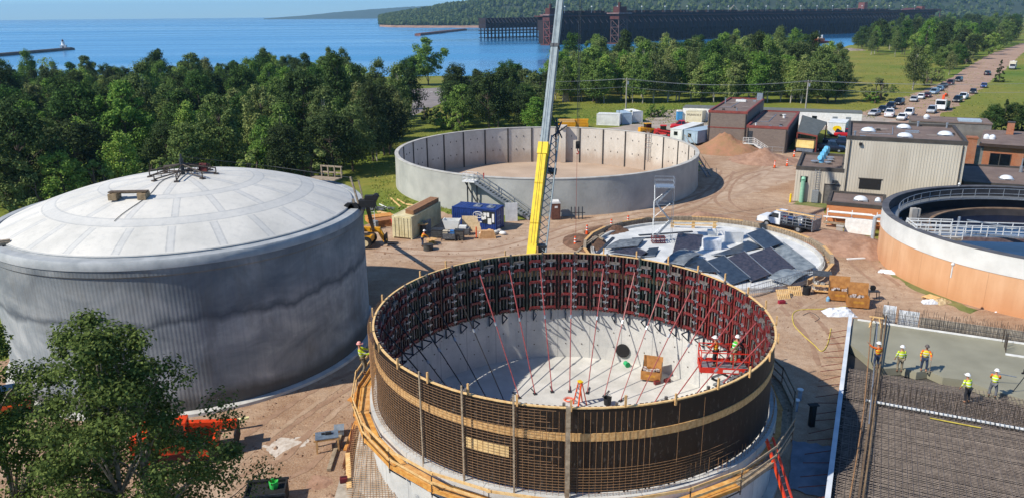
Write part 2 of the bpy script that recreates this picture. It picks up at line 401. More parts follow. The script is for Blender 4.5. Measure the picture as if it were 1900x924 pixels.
# spider winch frame at the crown
sp = thing('winch_frame', 'rusty spider-legged steel winch frame standing on the crown of the dome', 'winch frame', TC+Vector((0, 0, dome_z(0))))
m = MB(); m.tube((0,0,0), (0,0,1.15), .16, 8); m.tube((0,0,1.1), (0,0,1.5), .07, 6); m.build('mast', steel_dk, sp)
for k in range(8):
    a = 2*PI*k/8+.2; r = 2.3; zz = dome_z(r)-dome_z(0)
    m = MB(); p = Vector((r*cos(a), r*sin(a), zz+.12))
    m.tube((.15*cos(a), .15*sin(a), .75), p+Vector((0, 0, .35)), .05, 5); m.tube((.15*cos(a), .15*sin(a), .25), p, .05, 5)
    m.tube(p, p+Vector((0, 0, .4)), .045, 5); m.box(p+Vector((0, 0, -.08)), (.32, .32, .08), a)
    for q in (.45, .75): 
        m.tube(Vector((r*q*cos(a), r*q*sin(a), .2+zz*q*q)), Vector((r*q*cos(a), r*q*sin(a), .62-.1*q)), .03, 4)
    m.build('leg', rust_dk, sp)
m = MB(); m.box((1.35, .5, .35), (.6, .4, .45)); m.tube((1.1, .5, .62), (1.6, .5, .62), .12, 8); m.build('motor', M('red_motor', '#6e2320', '#3a1817'), sp)
m = MB(); pts = [(r*cos(.9+.05*r), -r*sin(1.15+.02*sin(r*3)), dome_z(r)-dome_z(0)+.03) for r in [i*.4 for i in range(2, 24)]]
solo('cable', MB().path([(TC.x-.3-.05*r-.25*sin(r*.9), TC.y-r, dome_z(r)+.03) for r in [.6+i*.35 for i in range(24)]], .025, 4), steel_dk, 'thin dark cable running down the dome from the winch frame', 'cable')
# board walkway / cradle on the dome
q = G(245, 398, 11.3); rq = (q-TC); rq.z = 0; bz = dome_z(rq.length)
br = thing('timber_cradle', 'brown timber beam cradle with two end blocks sitting on the dome', 'cradle', (q.x, q.y, bz), .05)
MB().box((0, 0, .5), (2.5, .5, .08)).box((0, .18, .4), (2.4, .08, .14)).build('beam', M('dirty_board', '#6b5a46', '#4a3d30', 5), br)
for s in (-1, 1):
    MB().box((s*.95, 0, .2), (.55, .8, .42)).box((s*.82, 0, .4), (.3, .62, .1)).build('block', M('old_block', '#a08868', '#7d6a50', 6), br)
# timber stair / guard at the far edge
def on_ring(c, r, z, px, lo, hi):
    best = None
    for i in range(400):
        a = math.radians(lo+(hi-lo)*i/400); p = Vector((c.x+r*cos(a), c.y+r*sin(a), z)); v = p-Vector((0, 0, CH))
        d = v.dot(_f); e = abs(950+CF*(v.dot(_r)/d*cos(CR)-v.dot(_u)/d*sin(CR))-px)
        if best is None or e < best[0]: best = (e, p, a)
    return best[1], best[2]
q, qa = on_ring(TC, TR-.8, 10.3, 604, 20, 100)
gd = thing('edge_ramp', 'pale timber ramp with a guard rail at the far edge of the dome', 'ramp', (q.x, q.y, 10.35), -.35)
MB().box((0, 0, .35), (2.6, 1.0, .1)).box((-.9, 0, .12), (.4, .9, .35)).build('deck', wood_gray, gd)
m = MB()
for k in range(4): m.bar((-.6+.65*k, .45, .35), (-.6+.65*k, .45, 1.35), .09)
for zz in (.8, 1.32): m.bar((-.7, .5, zz), (1.45, .5, zz), .1, .12)
m.build('guard_rail', wood_gray, gd)
# mast platform rig at the right edge
q, qa = on_ring(TC, TR+.1, 9.8, 668, -30, 40)
mr = thing('mast_rig', 'black and brown winch rig on a steel mast beside the dome edge', 'mast rig', (q.x+.75, q.y+.3, 0))
mb0_ = G(693, 428, 1.6)-Vector((q.x+.75, q.y+.3, 0))
MB().bar(mb0_, (-.2, 0, 10.3), .3).build('mast', M('brown_mast', '#4d4436', '#352e25'), mr)
m = MB(); m.box((-.2, 0, 10.6), (1.2, .7, .55)); m.box((.1, 0, 11.02), (.9, .5, .35)); m.tube((.45, -.3, 11.1), (.45, .3, 11.1), .22, 8)
for k in range(4): m.bar((-.7+.33*k, -.35, 10.1), (-.7+.33*k, -.35, 10.4), .07)
m.build('winch', black_rb, mr)
m = MB(); m.bar((-.8, 0, 10.3), (-1.35, .1, 12.6), .12); m.bar((-.5, .2, 10.6), (-.8, .2, 12.3), .1); m.bar((-.9, -.3, 9.6), (-1.2, -.3, 11.0), .16); m.build('arm', wood_gray, mr)
for s in (0, 1):
    m = MB(); m.tube((-1.5+.35*s, -.5, 10.32), (-1.5+.35*s, -.2, 10.32), .42, 10); m.build('wheel', black_rb, mr)
solo('stay_wire', MB().path([(TC.x+.3, TC.y, 14.2), (TC.x+6, TC.y+2.2, 13.0), (q.x-.4, q.y+.4, 12.5)], .018, 4), steel_dk, 'thin wire from the winch frame to the rig at the dome edge', 'wire')
q, qa = on_ring(TC, TR-.6, 10.4, 4, 150, 260); solo('timber_block', MB().box((0, 0, .12), (.9, .35, .2)).box((.1, .05, .27), (.7, .25, .1)), wood_gray, 'short timber block lying by the left edge of the dome', 'timber', (q.x, q.y, 10.33), .5)

# ================================================================ far open tank
FC = Vector((5.2, 113.6, 0)); FR = 22.4; FZ = 4.75
t = NT('tank_wall_inside'); v = t.coord(); sx = t.n('SeparateXYZ', Vector=v)
n = t.noise(t.mapv(v, (.5, .5, .25)), 1, 6, .65); n2 = t.noise(v, 3, 5)
c = t.ramp(n, [(.3, lin('#b9b1a4')), (.6, lin('#cbc4b8'))])
c = t.mix(t.ramp(t.math('ADD', t.math('MULTIPLY', sx.outputs[2], .16), t.math('MULTIPLY', n, .5)), [(.18, (.65,.65,.65)), (.45, (0,0,0))]), c, lin('#a58d78'))
c = t.mix(t.ramp(n2, [(.5, (0,0,0)), (.8, (.3,.3,.3))]), c, lin('#8e857a'))
tin_m = t.fin(c, .9)
tout_m = M('tank_wall_outside', '#b2b2aa', '#9b9c96', .35, .9, .03, bsc=2.5)
tk = thing('open_tank', 'wide empty open concrete tank with dark vertical joints inside, behind the crane', 'tank', FC)
MB().lathe([(FR+.12, -.4), (FR+.03, 2), (FR, FZ-.12)], 160).build('wall', tout_m, tk, True)
MB().lathe([(FR, FZ-.12), (FR+.06, FZ-.1), (FR+.06, FZ), (FR-.5, FZ), (FR-.5, FZ-.1)], 160).build('rim', M('tank_rim', '#c0bdb4', '#a5a29a', .7), tk, True)
MB().lathe([(FR-.45, FZ-.1), (FR-.45, -1.5)], 160).build('inner_face', tin_m, tk, True)
MB().lathe([(FR-.45, -1.5), (FR-1.2, -1.44), (10, -1.3), (.01, -1.1)], 96).build('floor', M('tank_floor', '#bba58f', '#a28c78', .12, .95, .02), tk, True)
jm = M('joint_sealant', '#3e3a37', '#2e2a28', 4)
for k in range(32):
    a = 2*PI*(k+.35)/32; m = MB()
    m.box(((FR-.5)*cos(a), (FR-.5)*sin(a), 1.6), (.1, .22, 6.1), a); m.build('joint_strip', jm, tk)
for k in range(32):
    a = 2*PI*(k+.85)/32; m = MB()
    for zz in (.9, 3.2):
        for s in (-1, 1): m.box(((FR-.47)*cos(a+s*.03), (FR-.47)*sin(a+s*.03), zz), (.08, .1, .22), a)
    m.build('tie_plate', jm, tk)
m = MB(); a = math.radians(79); m.box(((FR-.95)*cos(a), (FR-.95)*sin(a), 1.7), (.9, .9, 6.2), a); m.build('pilaster', tin_m, tk)
m = MB(); a = math.radians(79); m.box(((FR-1.2)*cos(a), (FR-1.2)*sin(a), 5.0), (1.4, 1.2, .35), a); m.build('pilaster_cap', tin_m, tk)
q = D(1237, 300, FC.y+10.5)
m = thing('sluice_box', 'tan weir box on legs with a bent grey pipe inside the empty tank', 'weir box', (q.x, q.y, -1.4), .2)
MB().box((0, 0, 2.6), (1.1, 1.1, 2.3)).build('box', M('tan_box', '#b09a7c', '#8f7a60'), m)
for s in (-.35, .35): MB().box((s, 0, .75), (.18, .8, 1.5)).build('leg', conc_old, m)
MB().path([(-.6, 0, 3.2), (-.6, 0, 4.3), (-.4, 0, 4.6), (.1, 0, 4.3)], .2, 8).build('pipe', M('blue_grey_pipe', '#6f8494', '#55656f'), m)
lad = thing('tank_ladder', 'caged ladder fixed inside the right wall of the empty tank', 'ladder', (FC.x+(FR-.8)*cos(.62), FC.y+(FR-.8)*sin(.62), 0), .62)
m = MB()
for s in (-.3, .3): m.tube((0, s, .3), (0, s, 5.6), .04, 5)
m.build('rails', M('rusty_ladder', '#8d7d70', '#6d5d50'), lad)
m = MB()
for k in range(14): m.tube((0, -.3, .5+.35*k), (0, .3, .5+.35*k), .03, 4)
m.build('rungs', steel, lad)
m = MB()
for k in range(4): m.path([(0, .35*cos(x)*1.0, 3+.8*k) if 0 else (-.6*sin(x), .38*cos(x), 2.6+.8*k) for x in [PI*i/6 for i in range(7)]], .03, 4)
m.build('cage', M('rust_cage', '#9a7a6c', '#7a5a50'), lad)
# front stair with landing
sa, sb = G(962, 412), G(872, 396)
st = thing('tank_stair', 'galvanised steel stair with landing against the front of the empty tank', 'stair', (0, 0, 0))
aL = math.radians(245.4); top = Vector((FC.x+(FR+.7)*cos(aL), FC.y+(FR+.7)*sin(aL), 4.2))
foot = Vector((FC.x-2.9, FC.y-FR-1.3, .15)); dr = (foot-top); sd_ = Vector((dr.y, -dr.x, 0)).normalized()
for s in (-.5, .5):
    m = MB(); m.bar(top+sd_*s, foot+sd_*s, .08, .32); m.build('stringer', steel, st)
    m = MB()
    for zz in (.55, 1.05): m.bar(top+sd_*s+Vector((0,0,zz)), foot+sd_*s+Vector((0,0,zz)), .055)
    for k in range(6): p = top.lerp(foot, k/5)+sd_*s; m.bar(p, p+Vector((0,0,1.05)), .055)
    m.build('hand_rail', steel, st)
for k in range(1, 20):
    p = top.lerp(foot, k/20); m = MB(); m.box(p+Vector((0,0,.08)), (.27, 1.0, .05), math.atan2(dr.y, dr.x)); m.build('tread', steel, st)
L0 = top-dr.normalized()*.0
lx = Vector((dr.x, dr.y, 0)).normalized()
m = MB(); m.box(top-lx*.75+Vector((0,0,.02)), (1.7, 1.3, .14), math.atan2(dr.y, dr.x)); m.build('landing', white_pt, st)
m = MB()
for s in (-.6, .6):
    for zz in (.5, 1.0): m.bar(top-lx*1.5+sd_*s+Vector((0,0,zz)), top+sd_*s+Vector((0,0,zz)), .05)
    for k in (0, .75, 1.5): m.bar(top-lx*k+sd_*s, top-lx*k+sd_*s+Vector((0,0,1.1)), .05)
for zz in (.5, 1.0): m.bar(top-lx*1.5-sd_*.6+Vector((0,0,zz)), top-lx*1.5+sd_*.6+Vector((0,0,zz)), .05)
m.build('landing_rail', white_pt, st)
for s in (0, 1.3):
    m = MB(); p = top-lx*s-sd_*.3; m.bar((p.x, p.y, 0), p, .16); m.build('post', steel_dk, st)
m = MB(); p = top-lx*1.5; m.bar(p+Vector((0,0,-.1)), Vector((top.x, top.y, 1.6)), .12); m.build('brace', steel_dk, st)
# side stair on the right of the tank
st2 = thing('side_stair', 'narrow steel stair rising over the right edge of the empty tank', 'stair', (0,0,0))
a = math.radians(12); p1 = Vector((FC.x+(FR+.2)*cos(a), FC.y+(FR+.2)*sin(a), FZ+.1)); p0 = p1+Vector((2.8, -4.5, -FZ-.1))
sd2 = Vector(((p0-p1).y, -(p0-p1).x, 0)).normalized()
for s in (-.4, .4):
    m = MB(); m.bar(p1+sd2*s, p0+sd2*s, .07, .25); m.build('stringer', steel, st2)
    m = MB(); m.bar(p1+sd2*s+Vector((0,0,1)), p0+sd2*s+Vector((0,0,1)), .05)
    for k in range(5): q = p1.lerp(p0, k/4)+sd2*s; m.bar(q, q+Vector((0,0,1)), .05)
    m.build('hand_rail', wood_gray, st2)
for k in range(1, 16):
    q = p1.lerp(p0, k/16); MB().box(q+Vector((0,0,.06)), (.25, .8, .05), math.atan2((p0-p1).y, (p0-p1).x)).build('tread', steel, st2)
# small things along the rim
q = D(910, 352, FC.y-FR+.2); solo('rim_marker', MB().tube((0,0,0), (0,0,.75), .05, 6).box((0,0,.55), (.16,.1,.4)), M('red_marker', '#c9594e', '#a8443c'), 'small red marker post on the near rim of the empty tank', 'marker', (q.x-.8, q.y, FZ))

# ================================================================ raised orange tank
OC = Vector((51.9, 68.8, 0)); OR = 15.5; OZ = 5.0
t = NT('orange_wall'); v = t.coord(); sx = t.n('SeparateXYZ', Vector=v)
n = t.noise(t.mapv(v, (.7, .7, .12)), 1, 6, .6); n2 = t.noise(v, .3, 4)
c = t.ramp(n, [(.3, lin('#c6956b')), (.48, lin('#cfa077')), (.7, lin('#d8ad86'))])
th_ = t.math('ARCTAN2', sx.outputs[1], sx.outputs[0]); dr_ = t.noise(t.n('CombineXYZ', X=t.math('MULTIPLY', th_, 45), Y=0.0, Z=t.math('MULTIPLY', z_ if False else sx.outputs[2], .3)).outputs[0], 1, 5, .6); c = t.mix(t.ramp(dr_, [(.55, (0,0,0)), (.75, (.2,.2,.2))]), c, lin('#a9764c'))
jt_ = t.math('LESS_THAN', t.math('ABSOLUTE', t.math('SUBTRACT', t.math('FRACT', t.math('MULTIPLY', th_, 5.0)), .5)), .006); c = t.mix(t.math('MULTIPLY', jt_, .5), c, lin('#8c603d'))
c = t.mix(t.ramp(t.math('ADD', t.math('MULTIPLY', sx.outputs[2], .12), t.math('MULTIPLY', n2, .35)), [(.17, (.55,.55,.55)), (.42, (0,0,0))]), c, lin('#bd7d4e'))
t.bump(t.noise(v, 6, 4), .015, .5)
ora_m = t.fin(c, .85)
tk = thing('orange_tank', 'round tank with orange lower wall and white upper band at the right', 'tank', OC)
MB().lathe([(OR, -.3), (OR, 3.28)], 128).build('wall', ora_m, tk, True)
MB().lathe([(OR, 3.28), (OR+.05, 3.29), (OR+.05, OZ-.05)], 128).build('white_band', M('white_band', '#dcdcd6', '#c8c8c2', .6, .6), tk, True)
dk_m = M('dark_coping', '#5a5b60', '#45464b', 1, .8); dki = M('dark_tank_lining', '#2b2c31', '#1b1c20', 1, .7)
MB().lathe([(OR+.05, OZ-.05), (OR+.09, OZ-.03), (OR+.09, OZ+.03), (OR-.55, OZ+.03), (OR-.55, OZ-.05)], 128).build('coping', dk_m, tk, True)
MB().lathe([(OR-.5, OZ-.04), (OR-.5, 1.0)], 128).build('lining', dki, tk, True)
MB().lathe([(OR-.5, 2.6), (11.3, 2.6), (11.3, 3.4), (10.95, 3.4), (10.95, 1.2)], 128).build('launder', M('launder', '#4a4442', '#342f2e', .8), tk, True)
MB().lathe([(11.28, 3.0), (11.28, 3.52), (10.97, 3.52), (10.97, 3.0)], 128).build('weir_ring', M('weir', '#8b7256', '#6a5340', .9), tk, True)
t = NT('tank_water'); v = t.coord(); t.bump(t.noise(v, 1.2, 4), .04, .25); tw_m = t.fin(lin('#0a1830'), .06)
tag(MB().lathe([(10.96, 2.7), (.01, 2.7)], 96).build('tank_water', tw_m, tk, True))
def ringp(c, r, a, z): return Vector((c.x+r*cos(a), c.y+r*sin(a), z))
# walkway bridge
b0 = D(1692, 392, 67.5)-OC; b0.z = 0; ang = math.atan2(b0.y, b0.x)
wk = thing('tank_bridge', 'white railed walkway bridge reaching over the dark water of the orange tank', 'walkway', (OC.x, OC.y, 0), 0)
e0 = Vector((-14.9, -.4, 4.1)); e1 = Vector((-.5, -2.6, 4.1)); dv = (e1-e0).normalized(); nv = Vector((-dv.y, dv.x, 0))
MB().bar(e0, e1, 1.3, .1, (0,0,1)).build('deck', steel, wk)
for s in (-1, 1):
    m = MB(); m.bar(e0+nv*s*.68-Vector((0,0,.2)), e1+nv*s*.68-Vector((0,0,.2)), .1, .35); m.build('beam', M('rusty_beam', '#7d6a66', '#5f4a48'), wk)
    m = MB()
    for zz in (.55, 1.05): m.bar(e0+nv*s*.65+Vector((0,0,zz)), e1+nv*s*.65+Vector((0,0,zz)), .06)
    for k in range(12): p = e0.lerp(e1, k/11)+nv*s*.65; m.bar(p, p+Vector((0,0,1.05)), .06)
    m.build('hand_rail', white_pt, wk)
lp = thing('landing_stage', 'white pipe railed landing stage inside the left rim of the orange tank', 'platform', (OC.x, OC.y, 0))
MB().box((-12.9, -1.2, 4.05), (4.0, 2.6, .12), -.15).build('deck', wood_gray, lp)
m = MB(); R = Matrix.Rotation(-.15, 3, 'Z'); cc = Vector((-12.9, -1.2, 4.1))
for zz in (.25, .6, .95, 1.2):
    for (x0, y0, x1, y1) in ((-2, -1.3, 2, -1.3), (-2, 1.3, 2, 1.3), (-2, -1.3, -2, 1.3)): m.bar(cc+R@Vector((x0, y0, zz)), cc+R@Vector((x1, y1, zz)), .055)
for x0 in (-2, -1, 0, 1, 2):
    for y0 in (-1.3, 1.3): m.bar(cc+R@Vector((x0, y0, 0)), cc+R@Vector((x0, y0, 1.25)), .055)
m.build('pipe_rail', white_pt, lp)
cw = thing('rim_catwalk', 'light grey railed catwalk along the far inside wall of the orange tank', 'catwalk', (OC.x, OC.y, 0))
a0, a1 = math.radians(60), math.radians(158)
MB().lathe([(OR-.5, 3.9), (OR-1.5, 3.9), (OR-1.5, 3.75), (OR-.5, 3.75)], 48, a0, a1, closed=True).build('deck', steel, cw)
m = MB(); O0 = Vector((0,0,0))
for zz in (4.4, 4.95): m.path([ringp(O0, OR-1.5, a0+(a1-a0)*k/48, zz) for k in range(49)], .035, 5)
for k in range(0, 49, 3): a = a0+(a1-a0)*k/48; m.tube(ringp(O0, OR-1.5, a, 3.9), ringp(O0, OR-1.5, a, 4.95), .035, 5)
m.build('hand_rail', steel, cw)
m = MB(); m.bar((-9.9, -1.2, 4.3), (-5.2, -3.2, 4.3), .14); m.bar((-9.5, -.4, 5.3), (-4, -2, 4.6), .1); m.tube((-10, 0, 2.7), (-10, 0, 5.5), .12, 6)
solo('scum_skimmer', m, steel, 'grey steel skimmer arm reaching from the landing stage over dark water', 'skimmer', OC)
q = D(1788, 425, 57.0)
def globe(q, label):
    g = thing('globe_lamp', label, 'lamp', q, 0, 'globe lamps on the orange tank')
    MB().tube((0,0,0), (0,0,1.0), .05, 6).build('post', white_pt, g); m = MB(); m.ell((0,0,1.12), (.14,.14,.14)); m.build('globe', white_pt, g, True)
globe((q.x, q.y+.6, 3.5), 'globe lamp on a short post beside the blue water reflection'); 
q2 = D(1794, 354, OC.y+OR-2); globe((q2.x, q2.y+1.6, 4.15), 'globe lamp against the dark far wall of the orange tank')
q = D(1694, 366, OC.y+4.2); q.x += .3
m = MB(); m.box((0,0,4.2), (.55,.5,2.2)); m.box((.45,0,4.85), (.25,.4,.8)); solo('gate_post', m, conc_old, 'pale concrete gate post at the left rim of the orange tank', 'post', (q.x, q.y, 0))
# ================================================================ tank under construction
KC = Vector((3.27, 39.9, 0)); KR = 11.0; KZ = 8.0; KF = 3.8
t = NT('wall_concrete'); v = t.coord(); sx = t.n('SeparateXYZ', Vector=v)
n = t.noise(v, .5, 6, .65); n2 = t.noise(v, 5, 6, .7)
th = t.math('ARCTAN2', sx.outputs[1], sx.outputs[0])
f = t.math('FRACT', t.math('MULTIPLY', th, 30/(2*PI))); jl = t.math('LESS_THAN', t.math('ABSOLUTE', t.math('SUBTRACT', f, .5)), .012)
c = t.ramp(n, [(.3, lin('#b5b6b3')), (.55, lin('#c9c8c3')), (.75, lin('#d3d1ca'))])
c = t.mix(t.ramp(n2, [(.5, (0,0,0)), (.8, (.5,.5,.5))]), c, lin('#9d9d9a'))
c = t.mix(t.math('MULTIPLY', jl, .55), c, lin('#77787a'))
drip = t.noise(t.n('CombineXYZ', X=t.math('MULTIPLY', th, 30), Y=0.0, Z=t.math('MULTIPLY', sx.outputs[2], .35)).outputs[0], 1, 4)
c = t.mix(t.ramp(drip, [(.55, (0,0,0)), (.75, (.45,.45,.45))]), c, lin('#8f9091'))
t.bump(n2, .015, .6); kwall_m = t.fin(c, .85)
tk = thing('unfinished_tank', 'white concrete lower ring wall and floor of the tank being formed in the foreground', 'tank', KC)
MB().lathe([(KR+.02, -.2), (KR+.02, KF-.02), (KR+.4, KF-.02), (KR+.4, -.3)], 144).build('wall', kwall_m, tk, True)
MB().lathe([(KR+.03, .02), (.01, .03)], 96).build('floor', M('floor_concrete', '#cfcdc6', '#b7b5ae', .7, .85, .01), tk, True)
MB().lathe([(KR+.41, .25), (KR+.85, .22), (KR+.87, -.1)], 96).build('footing', conc_new, tk, True)
a = math.radians(63.5)
pc = D(1156, 659, KC.y+KR*sin(math.radians(66))); ap = math.atan2(pc.y-KC.y, pc.x-KC.x)
m = MB(); er = Vector((cos(ap), sin(ap), 0)); ctr = Vector((KR*cos(ap), KR*sin(ap), .95))
m.tube(ctr-er*.12, ctr+er*.05, .5, 20); m.build('pipe_opening', black_rb, tk)
# short rods added in place of the slanted rebar shadows, then tie marks
m = MB()
for k in range(110):
    a = 2*PI*k/110
    for zz in (2.95,): m.tube((KR*cos(a), KR*sin(a), zz), ((KR-.1)*cos(a), (KR-.1)*sin(a), zz-.02), .018, 4)
for k in range(60):
    a = 2*PI*(k+.5)/60
    for zz in (1.1, 2.2): m.tube(((KR+.03)*cos(a), (KR+.03)*sin(a), zz), ((KR-.012)*cos(a), (KR-.012)*sin(a), zz), .045, 6)
tag(m.build('shadow_rods_and_ties', rust_dk, tk), kind='stuff')

NP = 30; DA = 2*PI/NP; R0 = KR*PI/NP          # half width
def curve(y, r=KR): return math.sqrt(r*r-y*y)-KR
def csheet(r0, r1, y0, y1, z0, z1, k=4):
    m = MB(); ys = [y0+(y1-y0)*i/k for i in range(k+1)]
    poly = [(curve(y, r0), y) for y in ys]+[(curve(y, r1), y) for y in reversed(ys)]
    return m.prism(poly, z0, z1)
def ipath(r, z): return [(curve(y, r), y, z) for y in (-R0, -R0/2, 0, R0/2, R0)]
H = KZ-KF
def panel(pm_a, pm_b, label):
    t = thing('gang_form', label, 'formwork', (0,0,0), 0, 'curved form panels around the tank rim')
    csheet(KR-.055, KR-.03, -R0+.004, R0-.004, 0, H-.06).build('plywood_face', ply_dark, t)
    csheet(KR-.13, KR+.012, -R0+.003, R0-.003, 2.58, 2.96).build('filler_board', wood, t)
    csheet(KR-.09, KR+.02, -R0+.002, R0-.002, H-.055, H).build('top_plate', wood_new, t)
    for i in range(9):
        y = -R0+.13+i*(2*R0-.26)/8; x = curve(y, KR-.05)
        m = MB(); w = .075 if i not in (0, 8) else .1
        m.bb(x-.2, x-.001, y-w/2, y+w/2, .02, H-.06)
        m.bb(x-.215, x-.2, y-w*.75, y+w*.75, .02, H-.06)
        m.build('rib', (pm_b if i in (1, 3, 6) else pm_a), t)
    for half in (-1, 1):
        for zz in (.28, 1.25, 2.2, 3.15, 3.72):
            y0, y1 = (half*R0*.5-.36, half*R0*.5+.36)
            m = MB(); x = KR*0-.34
            m.bar((curve(y0, KR-.3), y0, zz), (curve(y1, KR-.3), y1, zz), .13, .16)
            for yy in (y0, y1): m.bb(curve(yy, KR-.3)-.02, curve(yy, KR-.3)+.12, yy-.05, yy+.05, zz-.22, zz-.02)
            m.build('waler', pm_b if zz > 3.4 and half > 0 else red_form, t)
        for zz in (2.05, 3.5):
            m = MB()
            y = half*R0*.5; x = curve(y, KR-.22); m.bb(x-.11, x, y-.15, y+.15, zz+.08, zz+.14); m.bb(x-.11, x, y-.035, y+.035, zz-.2, zz+.08)
            m.build('adjuster', steel, t)
    m = MB()
    m.bb(-.3, -.2, R0-.06, R0+.06, .05, H+.12); m.build('joint_post', grey_form, t)
    for zz in (.3, .8, 1.3, 1.8, 2.3, 3.0, 3.5):
        m = MB(); m.bb(-.37, -.3, R0-.2, R0+.2, zz-.04, zz+.04); m.bb(-.39, -.3, R0-.03, R0+.03, zz-.12, zz+.12); m.build('clamp', steel, t)
    for i in (2, 6):
        y = -R0+.13+i*(2*R0-.26)/8; x = curve(y, KR)-.12
        m = MB(); m.bar((x-.05, y, -.05), (x-.75, y, -.05), .07); m.bar((x+.06, y, -.05), (x+.06, y, -.8), .07); m.bar((x-.75, y, -.05), (x+.06, y, -.78), .06)
        m.build('bracket', M('bracket_blue', '#26384e', '#182433') if False else bracket_m, t)
    return t
bracket_m = M('bracket_blue', '#26384e', '#182433')
pA = panel(maroon, grey_form, 'maroon ribbed form panel'); pB = panel(green_dk, grey_form, 'dark green ribbed form panel'); pC = panel(M('lit_red_form','#8e332d','#5f2322',5,.5), grey_form, 'sunlit-toned red ribbed form panel')  # right-hand panels: maroon steel with sunlight put into the colour
kinds = {}
for k in range(NP):
    a = DA*(k+.5)
    deg = math.degrees(a)
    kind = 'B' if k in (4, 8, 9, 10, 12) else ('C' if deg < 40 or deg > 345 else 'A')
    kinds.setdefault(kind, []).append((k, a))
def side(a):
    d = math.degrees(a)
    d = d % 360
    if d < 20 or d > 340: return 'at the right end of the tank rim beside the red lift'
    return ''
wordsA = ['near the crane boom', 'at the back of the rim', 'behind the left brace poles']
def plabel(kind, a):
    d = math.degrees(a) % 360
    col = {'A': 'maroon', 'B': 'dark green', 'C': 'sunlit-toned red'}[kind]
    if 180 < d < 360: return 'form panel on the near side showing dark plywood behind the rebar cage'
    if d > 120: return f'{col} ribbed form panel in shade on the left inside of the rim'
    if d < 45: return f'{col} ribbed form panel at the right inside of the rim near the lift'
    return f'{col} ribbed form panel at the sunlit back of the rim'
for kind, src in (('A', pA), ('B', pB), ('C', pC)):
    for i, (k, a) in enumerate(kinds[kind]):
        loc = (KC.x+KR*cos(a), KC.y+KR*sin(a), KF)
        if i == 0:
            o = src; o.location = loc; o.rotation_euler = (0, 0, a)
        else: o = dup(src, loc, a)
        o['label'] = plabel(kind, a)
        if k == 21: PATCH = o
# light plywood patch on the near side
ap = math.atan2(G(915, 818, 5.5).y-KC.y, G(915, 818, 5.5).x-KC.x)
m = MB(); m.prism([(KR*cos(ap+u*.012)*1+0, KR*sin(ap+u*.012)) for u in range(-8, 9)]+[((KR+.02)*cos(ap+u*.012), (KR+.02)*sin(ap+u*.012)) for u in range(8, -9, -1)], 5.28, 5.82)
solo('plywood_patch', m, M('fresh_plywood', '#e6c88f', '#d3b076', 4), 'pale fresh plywood patch on the near dark formwork behind rebar', 'plywood patch', KC)
# stakes above the rim
stk = MB(); stk.bb(-.03, .05, -.045, .045, -.1, .45)
st0 = None
for k in range(30):
    a = DA*k+.03
    if k % 3 == 1 and 5 < k < 14: continue
    loc = (KC.x+(KR+.09)*cos(a), KC.y+(KR+.09)*sin(a), KZ-.02+RND.uniform(-.1, .15))
    if st0 is None: st0 = solo('rim_stake', stk, wood, 'short timber stake standing above the tank rim', 'stake', loc, a, 'timber stakes along the tank rim'); o = st0
    else:
        o = st0.copy(); COL.objects.link(o); o.location = loc; o.rotation_euler = (0, 0, a)
    if 180 <= math.degrees(a) % 360: o['label'] = 'short timber stake standing on the near side of the tank rim'
    elif math.degrees(a) % 360 < 70: o['label'] = 'short timber stake standing on the right back of the tank rim'
    else: o['label'] = 'short timber stake standing on the left back of the tank rim'
# tall grey timber post at the front
q = G(1055, 745, KZ); ap = math.atan2(q.y-KC.y, q.x-KC.x)
solo('front_post', MB().bb(-.02, .1, -.1, .1, 3.6, 8.25), wood_gray, 'tall grey timber post fixed upright to the front of the formwork', 'post', (KC.x+(KR+.36)*cos(ap), KC.y+(KR+.36)*sin(ap), 0), ap)
for px, py in ((957, 748), (867, 728), (793, 702)):
    q = G(px, py, KZ); ap = math.atan2(q.y-KC.y, q.x-KC.x)
    solo('thin_post', MB().bb(0, .06, -.04, .04, 3.6, 8.55), wood_gray, {957: 'thin grey timber post left of the front post on the formwork', 867: 'thin grey timber post beside the pale plywood patch on the formwork', 793: 'leftmost thin grey timber post in front of the dense rebar'}[px], 'post', (KC.x+(KR+.34)*cos(ap), KC.y+(KR+.34)*sin(ap), 0), ap)
# ---------------------------------------------------------------- brace poles
def brace(mat_):
    t = thing('brace_pole', 'x', 'brace pole', (0,0,0), 0, 'slender brace poles inside the tank')
    a = Vector((-.42, 0, 7.1)); b = Vector((-5.4, 0, .1)); u = a.lerp(b, .42)
    MB().tube(a, u, .042, 6).build('upper_tube', mat_, t)
    MB().tube(u, b, .034, 6).build('lower_tube', mat_, t)
    m = MB(); m.tube(a.lerp(b, .4), a.lerp(b, .43), .08, 6); m.build('collar', yellow_pt if mat_ is red_form else steel, t)
    MB().box((-5.4, 0, .055), (.3, .22, .05)).build('foot_plate', steel_dk, t)
    MB().tube((-5.4, 0, .12), (-4.6, 0, .08), .035, 5).build('tie_bar', steel_dk, t)
    return t
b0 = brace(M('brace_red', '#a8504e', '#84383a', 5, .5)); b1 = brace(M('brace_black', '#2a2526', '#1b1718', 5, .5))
BL = []
for k in range(NP):
    a = DA*k+.02; d = math.degrees(a) % 360
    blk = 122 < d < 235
    loc = (KC.x+KR*cos(a), KC.y+KR*sin(a), 0)
    if 235 <= d < 300: continue
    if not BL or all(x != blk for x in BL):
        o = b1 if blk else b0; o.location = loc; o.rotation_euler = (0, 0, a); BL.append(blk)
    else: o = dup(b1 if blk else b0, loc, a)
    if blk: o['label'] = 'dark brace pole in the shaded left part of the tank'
    elif d >= 300 or d < 30: o['label'] = 'red brace pole at the right of the tank near the lift'
    elif d < 75: o['label'] = 'red brace pole standing right of the pipe opening side of the tank floor'
    else: o['label'] = 'red brace pole leaning from the back of the tank floor'
